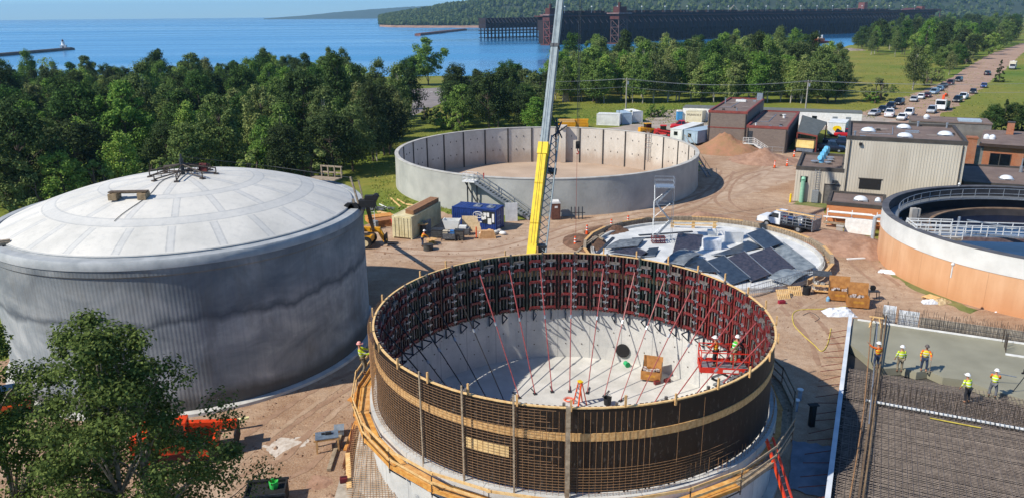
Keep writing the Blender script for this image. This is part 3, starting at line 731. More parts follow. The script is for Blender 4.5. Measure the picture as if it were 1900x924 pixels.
# ---------------------------------------------------------------- rebar cage outside
cg = thing('rebar_cage', 'rusty rebar cage of hoops and uprights wrapped round the outside of the formwork', 'rebar cage', KC)
def arc(r, a0, a1, z, n=72): return [(r*cos(a0+(a1-a0)*i/n), r*sin(a0+(a1-a0)*i/n), z) for i in range(n+1)]
for i in range(30):
    z = 3.95+i*.138
    a0, a1 = math.radians(150), math.radians(258+RND.uniform(-3, 6))
    if z < 5.3: a1 = math.radians(305+RND.uniform(-9, 9))
    if z < 4.3: a1 = math.radians(330)
    MB().path(arc(KR+.26, a0, a1, z), .0085, 4, False).build('hoop_bar', rust, cg)
bar = MB(); bar.tube((KR+.235, 0, 3.6), (KR+.235, 0, 7.92), .0085, 4)
sh = MB(); sh.tube((KR+.235, 0, 3.6), (KR+.235, 0, 4.75), .009, 4)
bm, sm = bar.mesh('vertical_bar', rust), sh.mesh('vertical_bar', rust)
k = 0
for i in range(98):
    a = math.radians(168+i*1.36)
    o = bpy.data.objects.new('vertical_bar', bm if math.degrees(a) < 283 or i % 5 == 0 else sm); COL.objects.link(o); o.parent = cg; o.rotation_euler = (0, 0, a)
m = MB()
for i in range(150):
    a = math.radians(303+i*1.5); p = Vector(((KR+.235)*cos(a), (KR+.235)*sin(a), 3.6)); m.tube(p, p+Vector((0, 0, .5+.45*RND.random())), .011, 4)
tag(m.build('starter_bars', rust, cg), kind='stuff')
# ---------------------------------------------------------------- walkway round the tank
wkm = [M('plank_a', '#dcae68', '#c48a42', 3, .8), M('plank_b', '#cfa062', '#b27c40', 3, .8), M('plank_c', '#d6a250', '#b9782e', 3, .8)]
wk = thing('scaffold_walkway', 'plank walkway with timber guard rail running round the outside of the tank', 'walkway', KC)
NS = 26; WZ = 3.3; ri, ro = KR+.48, KR+1.3
for k in range(NS):
    a = 2*PI*k/NS; a2 = 2*PI*(k+1)/NS; d = math.degrees(a) % 360
    if 25 < d < 140: continue
    shade = d > 300 or d < 30  # boards on this side take grey timber, painting in the shade there
    A = Vector((cos(a), sin(a), 0)); B = Vector((cos(a2), sin(a2), 0)); Z = Vector((0, 0, WZ+.02*(k % 2)))
    for j, rr in enumerate((ri+.15, ri+.43, ri+.72)):
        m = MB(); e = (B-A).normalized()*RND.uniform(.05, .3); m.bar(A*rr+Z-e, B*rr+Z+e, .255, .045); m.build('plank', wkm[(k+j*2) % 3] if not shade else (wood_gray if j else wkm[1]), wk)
    m = MB(); m.bar(A*(KR+.4)+Vector((0,0,WZ-.07)), A*(ro+.05)+Vector((0,0,WZ-.07)), .08, .1); m.bar(A*(KR+.45)+Vector((0,0,WZ-1.0)), A*(ro)+Vector((0,0,WZ-.1)), .06); m.build('bracket', steel_dk, wk)
    m = MB(); m.bar(A*(ro+.02)+Vector((0,0,WZ-.25)), A*(ro+.02)+Vector((0,0,WZ+1.12)), .05); m.build('guard_post', rust_dk, wk)
    for zz, hh in ((1.02, .13), (.52, .1)):
        m = MB(); rr = ro+.05; e = (B-A).normalized()*.12
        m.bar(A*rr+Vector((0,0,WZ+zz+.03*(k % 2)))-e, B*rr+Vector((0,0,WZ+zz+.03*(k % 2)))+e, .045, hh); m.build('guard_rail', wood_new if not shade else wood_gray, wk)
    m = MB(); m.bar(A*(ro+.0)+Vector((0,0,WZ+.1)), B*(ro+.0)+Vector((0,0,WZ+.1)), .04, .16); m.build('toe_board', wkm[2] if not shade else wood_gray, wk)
q = G(672, 728, 3.15)
pl = thing('plank_stack', 'stack of orange planks on the walkway below the harnessed worker', 'plank stack', (q.x, q.y, 3.12), 1.25)
for j in range(3): MB().box((.1*j, .26*(j-1), .05), (2.6, .25, .07), .02*j).build('plank', wood_org, pl)
for j in range(2): MB().box((.1, .2*(j-.5), .12), (2.3, .25, .06), -.03*j).build('plank', wood_org, pl)
# orange extension ladder at right
la, lb_ = G(1428, 815, 4.3), G(1492, 945, .0)
lb_ = Vector((la.x+1.15, la.y-2.6, 0.05))
ld = thing('extension_ladder', 'orange extension ladder leaning up to the walkway at the right front', 'ladder', (0,0,0))
dv = (lb_-la).normalized(); sv = dv.cross(Vector((0,0,1))).normalized()
for s in (-.22, .22):
    MB().bar(la+sv*s, lb_+sv*s, .06, .1, sv).build('rail', orange_pl, ld)
    MB().bar(la+sv*s*.8+Vector((0,0,.1))+dv*.0, la.lerp(lb_, .6)+sv*s*.8+Vector((0,0,.1)), .05, .08, sv).build('upper_rail', M('ladder_red', '#d8402a', '#b83222'), ld)
for k in range(16):
    p = la.lerp(lb_, (k+.5)/16); MB().tube(p-sv*.22, p+sv*.22, .022, 5).build('rung', steel, ld)
# ---------------------------------------------------------------- inside the tank
q = G(1208, 704, .03)
def jobbox(name, label, loc, rz, s=1.0, grp=None):
    t = thing(name, label, 'job box', loc, rz, grp)
    bm_ = jb_m
    m = MB(); w, d, h = 1.25*s, .75*s, .72*s
    for (x0, x1, y0, y1) in ((-w/2, w/2, -d/2, -d/2+.04), (-w/2, w/2, d/2-.04, d/2), (-w/2, -w/2+.04, -d/2+.04, d/2-.04), (w/2-.04, w/2, -d/2+.04, d/2-.04)): m.bb(x0, x1, y0, y1, .12, h)
    m.bb(-w/2+.04, w/2-.04, -d/2+.04, d/2-.04, .12, .17); m.build('chest', bm_, t)
    m = MB(); R = Matrix.Rotation(math.radians(-72), 3, 'X'); m.box(Vector((0, d/2+.02, h))+R@Vector((0, -.0, 0))+Vector((0, .12*s, .34*s)), (w, .05, .76*s), 0, Matrix.Rotation(math.radians(-18), 3, 'X')); m.build('lid', bm_, t)
    for x in (-.4*s, .4*s): MB().bb(x-.1, x+.1, -d/2, d/2, 0, .12).build('skid', steel_dk, t)
    r = random.Random(len(label)); m = MB()
    for k in range(9): m.box((r.uniform(-w*.38, w*.38), r.uniform(-d*.3, d*.3), h-.08+.04*(k % 3)), (r.uniform(.12, .4), r.uniform(.1, .3), .14), r.uniform(0, 3))
    m.build('tools', M('tool_pile', '#d8d6cf', '#6b3a34', 9), t)
    m = MB()
    for x in (-w/2+.02, w/2-.02): m.bar((x, d/2-.1, h-.02), (x, d/2+.12, h+.4*s), .03)
    m.build('lid_stay', steel_dk, t); MB().bb(-.3*s, .3*s, -d/2-.006, -d/2, .35*s, .5*s).build('plate', M('box_plate', '#c9963e', '#a87426'), t)
    return t
jb_m = M('tan_box_steel', '#b57f42', '#94622e', 3, .55)
jobbox('job_box', 'tan job box with open lid on the tank floor near the pipe opening', (q.x, q.y, .03), -.35, 1.05)
q = G(1160, 677, .03); solo('green_pipe', MB().tube((0,0,.18), (.1,-.3,.18), .17, 12).tube((.1,-.3,.18), (.13,-.4,.18), .2, 12), M('green_plastic', '#2fae6c', '#1f8a52'), 'small green pipe end lying on the tank floor', 'pipe', (q.x, q.y, .03))
q = G(1127, 750, .03); t = thing('black_bucket', 'black bucket on the tank floor right of the stepladder', 'bucket', (q.x, q.y, .03))
MB().lathe([(.001,.02), (.22,.02), (.27,.5), (.25,.5), (.2,.05), (.001,.05)], 16).build('pail', black_rb, t); MB().path([(.27*cos(x), .05, .48+.2*sin(x)) for x in [PI*i/8 for i in range(9)]], .012, 4).build('handle', steel_dk, t)
q = G(1076, 750, .03); sl_ = thing('step_ladder', 'orange step ladder open on the tank floor', 'ladder', (q.x, q.y, .03), .5)
for s in (-1, 1):
    MB().bar((-.32, s*.28, 0), (-.02, s*.15, 1.6), .08).build('front_leg', orange_pl, sl_); MB().bar((.35, s*.26, 0), (.03, s*.15, 1.6), .06).build('rear_leg', orange_pl, sl_)
for k in range(5): z = .28+.29*k; MB().box((-.32+.3*z/1.6, 0, z), (.12, .5-.2*z/1.6, .035)).build('step', steel, sl_)
MB().box((0, 0, 1.63), (.24, .36, .07)).build('top_cap', yellow_pt, sl_)
q = G(1055, 742, .03); m = MB()
for r in (.2, .26, .32): m.path([(r*cos(x), r*sin(x), .03+.04*(r*10 % 2)) for x in [2*PI*i/16 for i in range(16)]], .02, 4, close=True)
solo('cord_coil', m, orange_pl, 'coil of orange cord on the floor beside the stepladder', 'cord', (q.x, q.y, .03))
for (px, py, lb2) in ((1219, 712, 'small red tool case right of the tan job box'), (1238, 708, 'small red tool case farther from the tan job box by the wall')):
    q = G(px, py, .03); t = thing('tool_case', lb2, 'tool case', (q.x, q.y, .03), .4); MB().box((0,0,.12), (.42,.24,.24)).build('case', red_form, t); MB().path([(-.1,0,.24), (-.1,0,.31), (.1,0,.31), (.1,0,.24)], .02, 4).build('handle', black_rb, t)
# scissor lift
q = G(1356, 672, 3.75)
PW, PD, PZ = 3.7, 1.4, 3.75
lf = thing('scissor_lift', 'red scissor lift raised inside the right side of the tank', 'scissor lift', (q.x-.15, q.y-.5, .03), -.12)
MB().bb(-1.2, 1.2, -.6, .6, .28, .75).build('chassis', red_lift, lf)
for x in (-.85, .85):
    for y in (-.62, .62): m = MB(); m.tube((x, y-.1, .28), (x, y+.1, .28), .28, 14); m.build('wheel', black_rb, lf)
for y in (-.45, .45):
    for k in range(3):
        z0, z1 = .75+k*.96, .75+(k+1)*.96
        MB().bar((-1.0, y, z0), (1.0, y, z1), .13, .06, (0,1,0)).build('scissor_arm', steel, lf); MB().bar((1.0, y*.9, z0), (-1.0, y*.9, z1), .13, .06, (0,1,0)).build('scissor_arm', steel_dk, lf)
MB().bb(-PW/2, PW/2, -PD/2, PD/2, PZ-.1, PZ).build('deck', steel, lf)
m = MB()
for y in (-PD/2, PD/2): m.bb(-PW/2, PW/2, y-.03, y+.03, PZ-.2, PZ+.14)
for x in (-PW/2, PW/2): m.bb(x-.03, x+.03, -PD/2+.03, PD/2-.03, PZ-.2, PZ+.14)
m.build('skirt', red_lift, lf)
MB().bb(-.55, .35, -PD/2-.036, -PD/2-.03, PZ-.12, PZ+.06).bb(.7, 1.2, -PD/2-.036, -PD/2-.03, PZ-.12, PZ+.06).build('placard', white_pt, lf)
for y in (-PD/2, PD/2):
    m = MB()
    for zz in (.6, 1.1): m.bar((-PW/2, y, PZ+zz), (PW/2, y, PZ+zz), .05)
    for k in range(5): x = -PW/2+PW*k/4; m.bar((x, y, PZ), (x, y, PZ+1.1), .05)
    m.build('guard_rail', red_lift, lf)
for x in (-PW/2, PW/2):
    m = MB()
    for zz in (.6, 1.1): m.bar((x, -PD/2, PZ+zz), (x, PD/2, PZ+zz), .05)
    m.build('end_rail', red_lift, lf)
MB().box((1.2, -.4, PZ+.85), (.25, .3, .4)).build('control_box', steel_dk, lf)
LIFT = lf
# ================================================================ round base slab with loose form panels
MC = Vector((19.9, 75.3, 0)); MR = 11.7
tk = thing('round_slab', 'white round base slab ringed by a low timber edge form', 'slab', MC)
MB().lathe([(MR, -.1), (MR, .16), (.01, .18)], 96).build('slab', M('slab_white', '#d6d7d5', '#b9bcbc', .6, .8, .01), tk)
for k in range(26):
    a, b = 2*PI*k/26, 2*PI*(k+1)/26; d = math.degrees(a)
    if 262 < d < 300: continue
    m = MB(); A = Vector(((MR+.55)*cos(a), (MR+.55)*sin(a), 0)); B = Vector(((MR+.55)*cos(b), (MR+.55)*sin(b), 0)); Z = Vector((0,0,.45))
    m.bar(A+Z, B+Z, .06, .62); m.build('edge_board', wood_gray, tk)
    m = MB(); m.bar(A*1.012+Vector((0,0,.79)), B*1.012+Vector((0,0,.79)), .3, .06); m.build('cap_board', wood if k % 3 else wood_gray, tk)
MB().lathe([(MR-.35, .17), (MR-.35, .42), (MR-.02, .42), (MR-.02, .1)], 96).build('kerb', conc_new, tk)
m = MB()
for k in range(190):
    a = 2*PI*k/190; m.tube((MR*cos(a)-.1*cos(a), MR*sin(a)-.1*sin(a), .4), (MR*cos(a)-.1*cos(a), MR*sin(a)-.1*sin(a), 1.05), .014, 4)
tag(m.build('starter_bars', rust_dk, tk), kind='stuff')
def q4(pts, ox=1000, oy=380, s=2.97): return [(ox+x/s, oy+y/s) for x, y in pts]
film = M('film_panel', '#3c4550', '#20262e', 2.5, .35, .004, lo=.3, hi=.7); film_b = M('worn_film_panel', '#4a4348', '#242125', 3.5, .4, .004); grey_p = M('grey_form_panel', '#8d9598', '#5f676c', 1.6, .45); dull_p = M('dusty_panel', '#7d8488', '#54595e', 2, .5)
PAN = [([(1145,150),(1230,135),(1340,215),(1245,235)], film, .75, 'dark blue form panel tilted over the back right edge of the round slab', 0),
 ([(1270,225),(1345,215),(1525,345),(1430,360)], grey_p, .5, 'grey blue form panel nearest the right edge of the round slab', 0),
 ([(1148,265),(1275,240),(1410,350),(1300,385)], film_b, .65, 'dark brownish form panel third from the right on the round slab', 0),
 ([(1025,287),(1130,262),(1275,385),(1170,410)], film_b, .55, 'dark streaked form panel in the middle of the leaning row on the round slab', 0),
 ([(905,303),(1018,285),(1165,405),(1060,430)], film, .5, 'shiny dark form panel at the near end of the leaning row on the round slab', 0),
 ([(1265,400),(1380,352),(1510,375),(1385,440)], grey_p, .62, 'light grey curved form panel at the front right of the round slab', .25),
 ([(735,262),(765,165),(905,170),(880,238)], film_b, .45, 'mottled dark form panel left of the white foam block', 0),
 ([(690,312),(800,245),(905,275),(800,330)], dull_p, .55, 'pale grey curved form panel in front of the mottled panel', .3),
 ([(950,275),(1150,197),(1235,228),(1020,278)], film, .4, 'dark blue form panel lying low behind the leaning row', -.12),
 ([(365,240),(440,195),(585,185),(545,225)], dull_p, .5, 'dusty grey form panel at the left side of the round slab', .1),
 ([(380,262),(545,238),(600,262),(560,285)], film_b, .45, 'dark form panel in front of the dusty panel at the left of the slab', .1),
 ([(560,280),(605,245),(660,238),(640,275)], film, .4, 'small dark blue form panel at the left front of the slab', 0),
 ([(805,330),(905,300),(995,372),(900,355)], film, .5, 'dark form panel half hidden behind the tank rim', 0)]
for pts, mt, z, lb, cv in PAN:
    P = [G(x, y, z) for x, y in q4(pts)]
    dn = [Vector((0,0,-.35)), Vector((0,0,.25)), Vector((0,0,.12)), Vector((0,0,-.3))]
    if cv == 0: P = [p+d*(.6 if z > .4 else .3) for p, d in zip(P, dn)]
    c = sum(P, Vector())/4; t = thing('loose_form', lb, 'formwork', (c.x, c.y, max(.2, min(p.z for p in P))), 0, 'loose form panels on the round slab')
    o = Vector(t.location); N = 7; m = MB(); top = []; bot = []
    for i in range(N):
        f = i/(N-1); h = Vector((0,0,cv*4*f*(1-f)*1.2))
        for p in (P[0].lerp(P[1], f), P[3].lerp(P[2], f)): top.append(p+h-o); bot.append(p+h-o-Vector((0,0,.06)))
    m.add(top+bot, [(2*i, 2*i+2, 2*i+3, 2*i+1) for i in range(N-1)]+[(2*N+2*i, 2*N+2*i+1, 2*N+2*i+3, 2*N+2*i+2) for i in range(N-1)]+[(2*i, 2*N+2*i, 2*N+2*i+2, 2*i+2) for i in range(N-1)]+[(2*i+1, 2*i+3, 2*N+2*i+3, 2*N+2*i+1) for i in range(N-1)]+[(0,1,2*N+1,2*N), (2*N-2, 4*N-2, 4*N-1, 2*N-1)])
    m.build('sheet', mt, t)
    for i in range(0, N-1, 2):
        f = (i+.5)/(N-1); h = Vector((0,0,cv*4*f*(1-f)*1.2-.13)); MB().bar(P[0].lerp(P[1], f)+h-o, P[3].lerp(P[2], f)+h-o, .07, .12).build('rib', maroon if i % 4 == 0 else steel_dk, t)
    for a, b in ((0, 3), (1, 2)): MB().bar(P[a]-o+Vector((0,0,-.03)), P[b]-o+Vector((0,0,-.03)), .06, .1).build('edge_bar', M('edge_bar_red', '#8f5a55', '#6d403d') if 0 else edge_m, t) if 0 else MB().bar(P[a]-o, P[b]-o, .06, .1).build('edge_bar', steel, t)
q = G(1322, 463, .2); MB2 = MB(); MB2.box((0,0,.5), (1.8, 1.1, .95)).box((0,0,1.0), (1.75, 1.05, .08)); t = solo('foam_block', MB2, tarp_w, 'white wrapped foam block standing on the round slab', 'foam block', (q.x, q.y+.5, .18), .02)
q = G(1362, 450, .2); solo('white_board', MB().box((0,0,.6), (1.9,.12,1.2)).box((-.9,.2,.6), (.08,.5,1.1)), white_pt, 'white upright board right of the foam block at the back of the slab', 'board', (q.x, q.y, .18), .05)
q = G(1322, 436, .2); solo('white_carton', MB().box((0,0,.3), (1.1,.7,.55)).box((.1,0,.62), (.5,.5,.12)), white_pt, 'small white carton behind the foam block on the slab', 'carton', (q.x, q.y, .18), -.1)
q = G(1221, 450, .2); t = thing('red_form_rack', 'rack of red form frames beneath the scaffold tower', 'rack', (q.x, q.y, .18))
for k in range(3):
    m = MB()
    for y in (-.4, .4): m.bar((-.7, y, .12+.26*k), (.7, y, .12+.26*k), .08)
    for x in (-.7, -.25, .2, .7): m.bar((x, -.44, .12+.26*k), (x, .44, .12+.26*k), .07)
    m.build('frame', red_form, t)
for i, (x0, y0, x1, y1, lb) in enumerate(((1185, 437, 1285, 430, 'long dark plank lying at the back of the round slab'), (1173, 443, 1232, 440, 'short dark plank at the back left of the round slab'), (1100, 478, 1138, 441, 'blue grey board lying along the left edge of the round slab'))):
    a, b = G(x0, y0, .22), G(x1, y1, .22); c = (a+b)/2; solo('loose_plank', MB().bar(a-c, b-c, .3, .06), film, lb, 'plank', (c.x, c.y, .25))
# access scaffold tower
q = G(1228, 446, .2)
tw = thing('scaffold_tower', 'grey steel scaffold stair tower standing on the round slab', 'scaffold', (q.x, q.y, .18), -.12)
W, Dp, HT = 1.0, .8, 6.0
for x in (-W, W):
    for y in (-Dp, Dp): MB().tube((x, y, 0), (x, y, HT+(1.0 if y > 0 or x < 0 else .9)), .026, 6).build('standard', steel, tw)
for zz in (.4, 2.3, 4.2, 6.0):
    m = MB()
    for y in (-Dp, Dp): m.tube((-W, y, zz), (W, y, zz), .02, 5)
    for x in (-W, W): m.tube((x, -Dp, zz), (x, Dp, zz), .02, 5)
    m.build('ledger', steel, tw)
for k, (z0, z1) in enumerate(((.4, 2.3), (2.3, 4.2), (4.2, 6.0))):
    s = 1 if k % 2 else -1; m = MB()
    for y in (-.3, .15): m.bar((s*W*.8, y-.2, z0), (-s*W*.8, y-.2, z1), .05, .12)
    for j in range(8): f = (j+.5)/8; m.box((s*W*.8*(1-2*f), -.28, z0+(z1-z0)*f), (.2, .45, .04))
    m.build('stair_flight', steel, tw)
    m = MB(); m.tube((-W, Dp, z0), (W, Dp, z1), .025, 5); m.tube((-W, -Dp, z0), (-W, Dp, z1), .025, 5); m.build('diagonal', steel, tw)
MB().box((0, 0, 6.06), (2*W, 2*Dp, .06)).build('deck', steel, tw)
m = MB()
for zz in (6.5, 6.95):
    for y in (-Dp, Dp): m.tube((-W, y, zz), (W, y, zz), .028, 5)
    m.tube((W, -Dp, zz), (W, Dp, zz), .028, 5)
m.build('guard_rail', steel, tw)
# guard rail frame behind the slab
a, b = G(1247, 425, 0), G(1325, 427, 0); c = (a+b)/2
t = thing('timber_barrier', 'low pale timber barrier rail behind the round slab', 'barrier', (c.x, c.y, .0))
for f in (0, .5, 1): p = a.lerp(b, f)-c; MB().box(p+Vector((0,0,.5)), (.35, .12, 1.0)).build('post', wood_new, t)
for zz in (.55, .95): MB().bar(a-c+Vector((-.2,-.1,zz)), b-c+Vector((.3,-.1,zz)), .05, .14).build('rail', wood_new, t)
# mesh fence at the front of the slab
a, b = G(1392, 553, 0), G(1502, 520, 0); c = (a+b)/2
t = thing('mesh_fence', 'grey wire mesh fence panel at the front right of the round slab', 'fence', (c.x, c.y, 0))
m = MB()
for zz in (.1, .6, 1.1): m.bar(a-c+Vector((0,0,zz)), b-c+Vector((0,0,zz)), .04)
m.build('rail', steel, t); m = MB()
for k in range(33): p = a.lerp(b, k/32)-c; m.tube(p, p+Vector((0,0,1.12)), .016, 4)
m.build('mesh', steel, t)
# pallets
def pallet(loc, rz, label, tilt=0, grp='timber pallets on the dirt'):
    t = thing('pallet', label, 'pallet', loc, rz, grp); t.rotation_euler = (tilt, 0, rz)
    for k in range(7): MB().box((-.52+.173*k, 0, .13), (.11, 1.0, .022)).build('slat', wood_new, t)
    for y in (-.45, 0, .45): MB().box((0, y, .06), (1.15, .09, .11)).build('bearer', wood, t)
    return t
q = G(1452, 552, 0); pallet((q.x, q.y, .25), .1, 'left pallet of the pair leaning on the slab fence', .9)
q = G(1474, 546, 0); pallet((q.x, q.y, .25), .1, 'right pallet of the pair leaning on the slab fence', .9)
q = G(1727, 555, 0); pallet((q.x, q.y, .1), .5, 'pallet lying by the foot of the orange tank', 0)
q = G(1496, 546, 0); solo('black_bin', MB().lathe([(.01,0), (.3,0), (.36,.75), (.3,.75), (.26,.1), (.01,.1)], 14), black_rb, 'black plastic bin right of the leaning pallets', 'bin', (q.x, q.y, 0))
q = G(1450, 563, 0); t = thing('tool_case', 'red tool case lying on the dirt below the leaning pallets', 'tool case', (q.x, q.y, 0), .2); MB().box((0,0,.15), (.6,.28,.28)).build('case', M('crimson_case', '#a3243a', '#7e1a2d'), t); MB().path([(-.15,0,.29), (-.15,0,.36), (.15,0,.36), (.15,0,.29)], .02, 4).build('handle', black_rb, t)
# job boxes outside
for px, py, lb, rz in ((1556, 556, 'left tan job box with open lid beside the round slab', -.28), (1590, 569, 'right tan job box with open lid nearest the concrete pour', -.28)):
    q = G(px, py, 0); jobbox('job_box', lb, (q.x, q.y, 0), rz, 1.35, 'job boxes beside the round slab')
q = G(1522, 543, 0); t = thing('shelf_cart', 'shelf cart with a dark roof sheet left of the job boxes', 'cart', (q.x, q.y, 0), -.28)
for z in (.25, .75): MB().box((0,0,z), (1.4,.8,.05)).build('shelf', wood, t)
for x in (-.66,.66):
    for y in (-.36,.36): MB().tube((x,y,0), (x,y,1.75), .03, 5).build('post', steel, t)
MB().box((0,.05,1.8), (1.6,1.0,.05), 0, Matrix.Rotation(.18,3,'X')).build('roof', M('dark_sheet','#4b5056','#33373c'), t)
r = random.Random(3); m = MB()
for k in range(8): m.box((r.uniform(-.5,.5), r.uniform(-.25,.25), .38+.5*(k % 2)), (.3,.25,.2), r.uniform(0,3))
m.build('supplies', M('supplies','#e2e2dc','#8f8a80',6), t)
q = G(1612, 556, 0); t = thing('chop_saw', 'dark saw stand in the shade right of the job boxes', 'saw', (q.x+.3, q.y, 0)); 
MB().box((0,0,.8), (1.0,.5,.06)).build('table', steel_dk, t); MB().tube((0,.1,1.05), (0,.18,1.05), .25, 14).box((.0,.25,1.1), (.3,.2,.25)).build('saw_head', black_rb, t)
for x in (-.4,.4):
    for y in (-.2,.2): MB().bar((x*1.2,y*1.4,0), (x,y,.8), .05).build('leg', steel_dk, t)
q = G(1545, 552, 0); solo('blue_jug', MB().lathe([(.01,0),(.16,0),(.16,.3),(.06,.38),(.06,.44),(.01,.44)], 10), M('light_blue_plastic','#7fb0cf','#6596b8'), 'light blue jug at the foot of the left job box', 'jug', (q.x-.75, q.y-.8, 0))
# wrapped sheets and boards lying about
def rag(name, px, py, sx, sy, h, label, cat, mt=tarp_w, rz=0, z=0.0, seed=1):
    r = random.Random(seed); q = G(px, py, z); m = MB(); N = 9
    for j in range(N):
        for i in range(N):
            u, v = i/(N-1)*2-1, j/(N-1)*2-1; e = max(abs(u), abs(v))
            m.v.append((u*sx/2*(1+r.uniform(-.08,.08)), v*sy/2*(1+r.uniform(-.08,.08)), .02+h*(1-e**3)*r.uniform(.45,1) if e < 1 else .015))
    for j in range(N-1):
        for i in range(N-1): m.f.append([j*N+i, j*N+i+1, (j+1)*N+i+1, (j+1)*N+i]); m.m.append(0)
    return solo(name, m, mt, label, cat, (q.x, q.y, z+.01), rz)
rag('white_tarp', 1650, 506, 1.9, 1.0, .25, 'crumpled white tarp lying at the foot of the orange tank', 'tarp', rz=-.5)
rag('white_tarp', 1557, 582, 2.4, 1.5, .55, 'heap of white plastic sheeting at the corner of the concrete pour', 'tarp', seed=4)
rag('canvas_sheet', 1745, 560, 1.6, 1.2, .3, 'tan canvas sheet folded by the foot of the orange tank', 'tarp', M('canvas','#c9b48c','#a08a64'), .4, seed=5)
rag('white_bag', 1725, 562, 1.3, .7, .35, 'white bag lying between the pallet and the canvas sheet', 'bag', seed=6)
rag('white_bag', 1855, 578, 1.0, .5, .2, 'white bag at the foot of the orange tank beside the pink marks', 'bag', seed=7)
q = G(1588, 481, 0); solo('white_plank', MB().box((0,0,.06),(1.9,.3,.1)), white_pt, 'white plank lying alone on the dirt left of the orange tank', 'plank', (q.x, q.y, .01), .12)
for i, (px, py) in enumerate(((1531, 475), (1540, 487))):
    q = G(px, py, 0); solo('timber_offcut', MB().box((0,0,.05),(.8,.12,.08)), wood_new, ['timber offcut on the bank at the right edge of the slab, upper one', 'timber offcut on the bank at the right edge of the slab, lower one'][i], 'offcut', (q.x, q.y, .05), .4)
pts = [G(1605, 563, 0), G(1540, 573, 0), G(1478, 577, 0), G(1472, 600, 0), G(1488, 620, 0), G(1510, 640, 0), G(1524, 652, 0), G(1535, 640, 0), G(1542, 610, 0)]
def smooth(pts, k=6):
    out = []
    for i in range(len(pts)-1):
        p0, p1, p2, p3 = pts[max(i-1,0)], pts[i], pts[i+1], pts[min(i+2, len(pts)-1)]
        for j in range(k):
            u = j/k; out.append(.5*((2*p1)+(p2-p0)*u+(2*p0-5*p1+4*p2-p3)*u*u+(3*p1-p0-3*p2+p3)*u**3))
    return out+[pts[-1]]
solo('yellow_hose', MB().path([p+Vector((0,0,.05)) for p in smooth(pts)], .035, 5), M('hose_yellow','#d8c455','#b9a43c'), 'yellow hose looping over the dirt beside the tank', 'hose')
solo('rope', MB().path([p+Vector((0,0,.03)) for p in smooth([G(1490,585,0),G(1505,580,0),G(1520,590,0),G(1512,597,0)])], .025, 5), steel_dk, 'dark cord lying inside the yellow hose loop', 'cord')
# ================================================================ concrete pour and rebar at right
SZ = 1.0
BL, TL = G(1541, 924, SZ), G(1581, 590, SZ); PH = math.atan2((TL-BL).y, (TL-BL).x)-PI/2
LEN = (TL-BL).length
def loc(px, py, z=SZ):
    p = G(px, py, z)-BL; c, s = cos(-PH), sin(-PH); return Vector((p.x*c-p.y*s, p.x*s+p.y*c, z-SZ))
YS = loc(1597, 742).y; YE = loc(1900, 797).y
fw = thing('edge_form', 'white topped edge form with rusty dowel bars along the left of the pour', 'edge form', BL, PH)
MB().bb(-.22, -.02, -4, LEN+.1, -.9, .12).build('form_wall', M('blue_grey_form','#8f9aa6','#6d7985',1.2), fw)
MB().bb(-.26, .0, -4, LEN+.15, .12, .2).build('top_strip', M('strip_white', '#d9dcdf', '#b7c2cc', .7), fw)
for k in range(22):
    y = -2+k*1.22; L = 1.35; MB().bar((-.22, y, -.35+.1*sin(k)), (-.22-L, y-.45+.2*sin(k*3), -.62), .035).build('dowel', M('red_rust','#8d4a36','#5e3226',6) if k == 0 else bpy.data.materials['red_rust'], fw)
ps = MB(); ps.prism([(0, YS+.2), (LEN*0+19, YS+.2), (19, LEN), (0, LEN)], -.35, -.12)
solo('lean_concrete', MB().prism([(.0, -5), (20, -5), (20, LEN), (0, LEN)], -.95, -.6), M('mud_slab','#544f49','#403c38',.6,.95), 'grey blinding layer under the rebar mats', 'blinding slab', BL, PH)
wet = M('wet_concrete','#96937f','#85826f',.35,.6,.015,bsc=1.5)
edge = [loc(x, y) for x, y in ((1592,648),(1612,668),(1640,684),(1672,681),(1700,690),(1722,688),(1750,700),(1790,706),(1830,722),(1868,730),(1900,742),(1990,770))]
poly = [(0.05, LEN), (0.05, loc(1585,640).y)] + [(p.x+RND.uniform(-.1,.1), p.y+RND.uniform(-.15,.15)) for p in edge] + [(19, LEN)]
solo('wet_concrete', MB().prism(poly[::-1], -.55, 0), wet, 'freshly poured smooth wet concrete slab where the crew works', 'wet concrete', BL, PH)
def mat_thing(label, x0, x1, y0, y1, sx, sy, z, mt, mt2):
    t = thing('rebar_mat', label, 'rebar mat', BL, PH)
    r = random.Random(int(y0*10)); m = MB(); y = y0
    while y < y1: m.tube((x0-r.uniform(0,.3), y+r.uniform(-.02,.02), z), (x1, y+r.uniform(-.02,.02), z+r.uniform(-.02,.02)), .016, 4); y += sy*r.uniform(.7,1.3)
    m.build('long_bar_layer', mt, t); m = MB(); x = x0
    while x < x1: m.tube((x+r.uniform(-.02,.02), y0-.2, z+.035), (x+r.uniform(-.02,.02), y1, z+.035), .016, 4); x += sx*r.uniform(.8,1.2)
    m.build('cross_bar_layer', mt2, t); m = MB(); y = y0
    while y < y1: m.tube((x0, y, z-.32), (x1, y, z-.32), .018, 4); y += sy*1.6
    x = x0
    while x < x1: m.tube((x, y0, z-.29), (x, y1, z-.29), .018, 4); x += sx*1.6
    m.build('bottom_layer', mt2, t); m = MB(); y = y0+.4
    while y < y1:
        x = x0+.5
        while x < x1: m.tube((x, y, z-.55), (x, y, z), .014, 4); x += 1.4
        y += 1.6
    tag(m.build('support_chair', mt, t), kind='stuff'); return t
rb_a = M('mat_bar','#a09183','#73665c',3,.6); rb_b = M('mat_bar_dark','#7c7068','#5b524b',3,.6)
mat_thing('large close-spaced rebar mat filling the lower right foreground', .25, 17, -4.5, YS-.15, .3, .145, -.08, rb_a, rb_b)
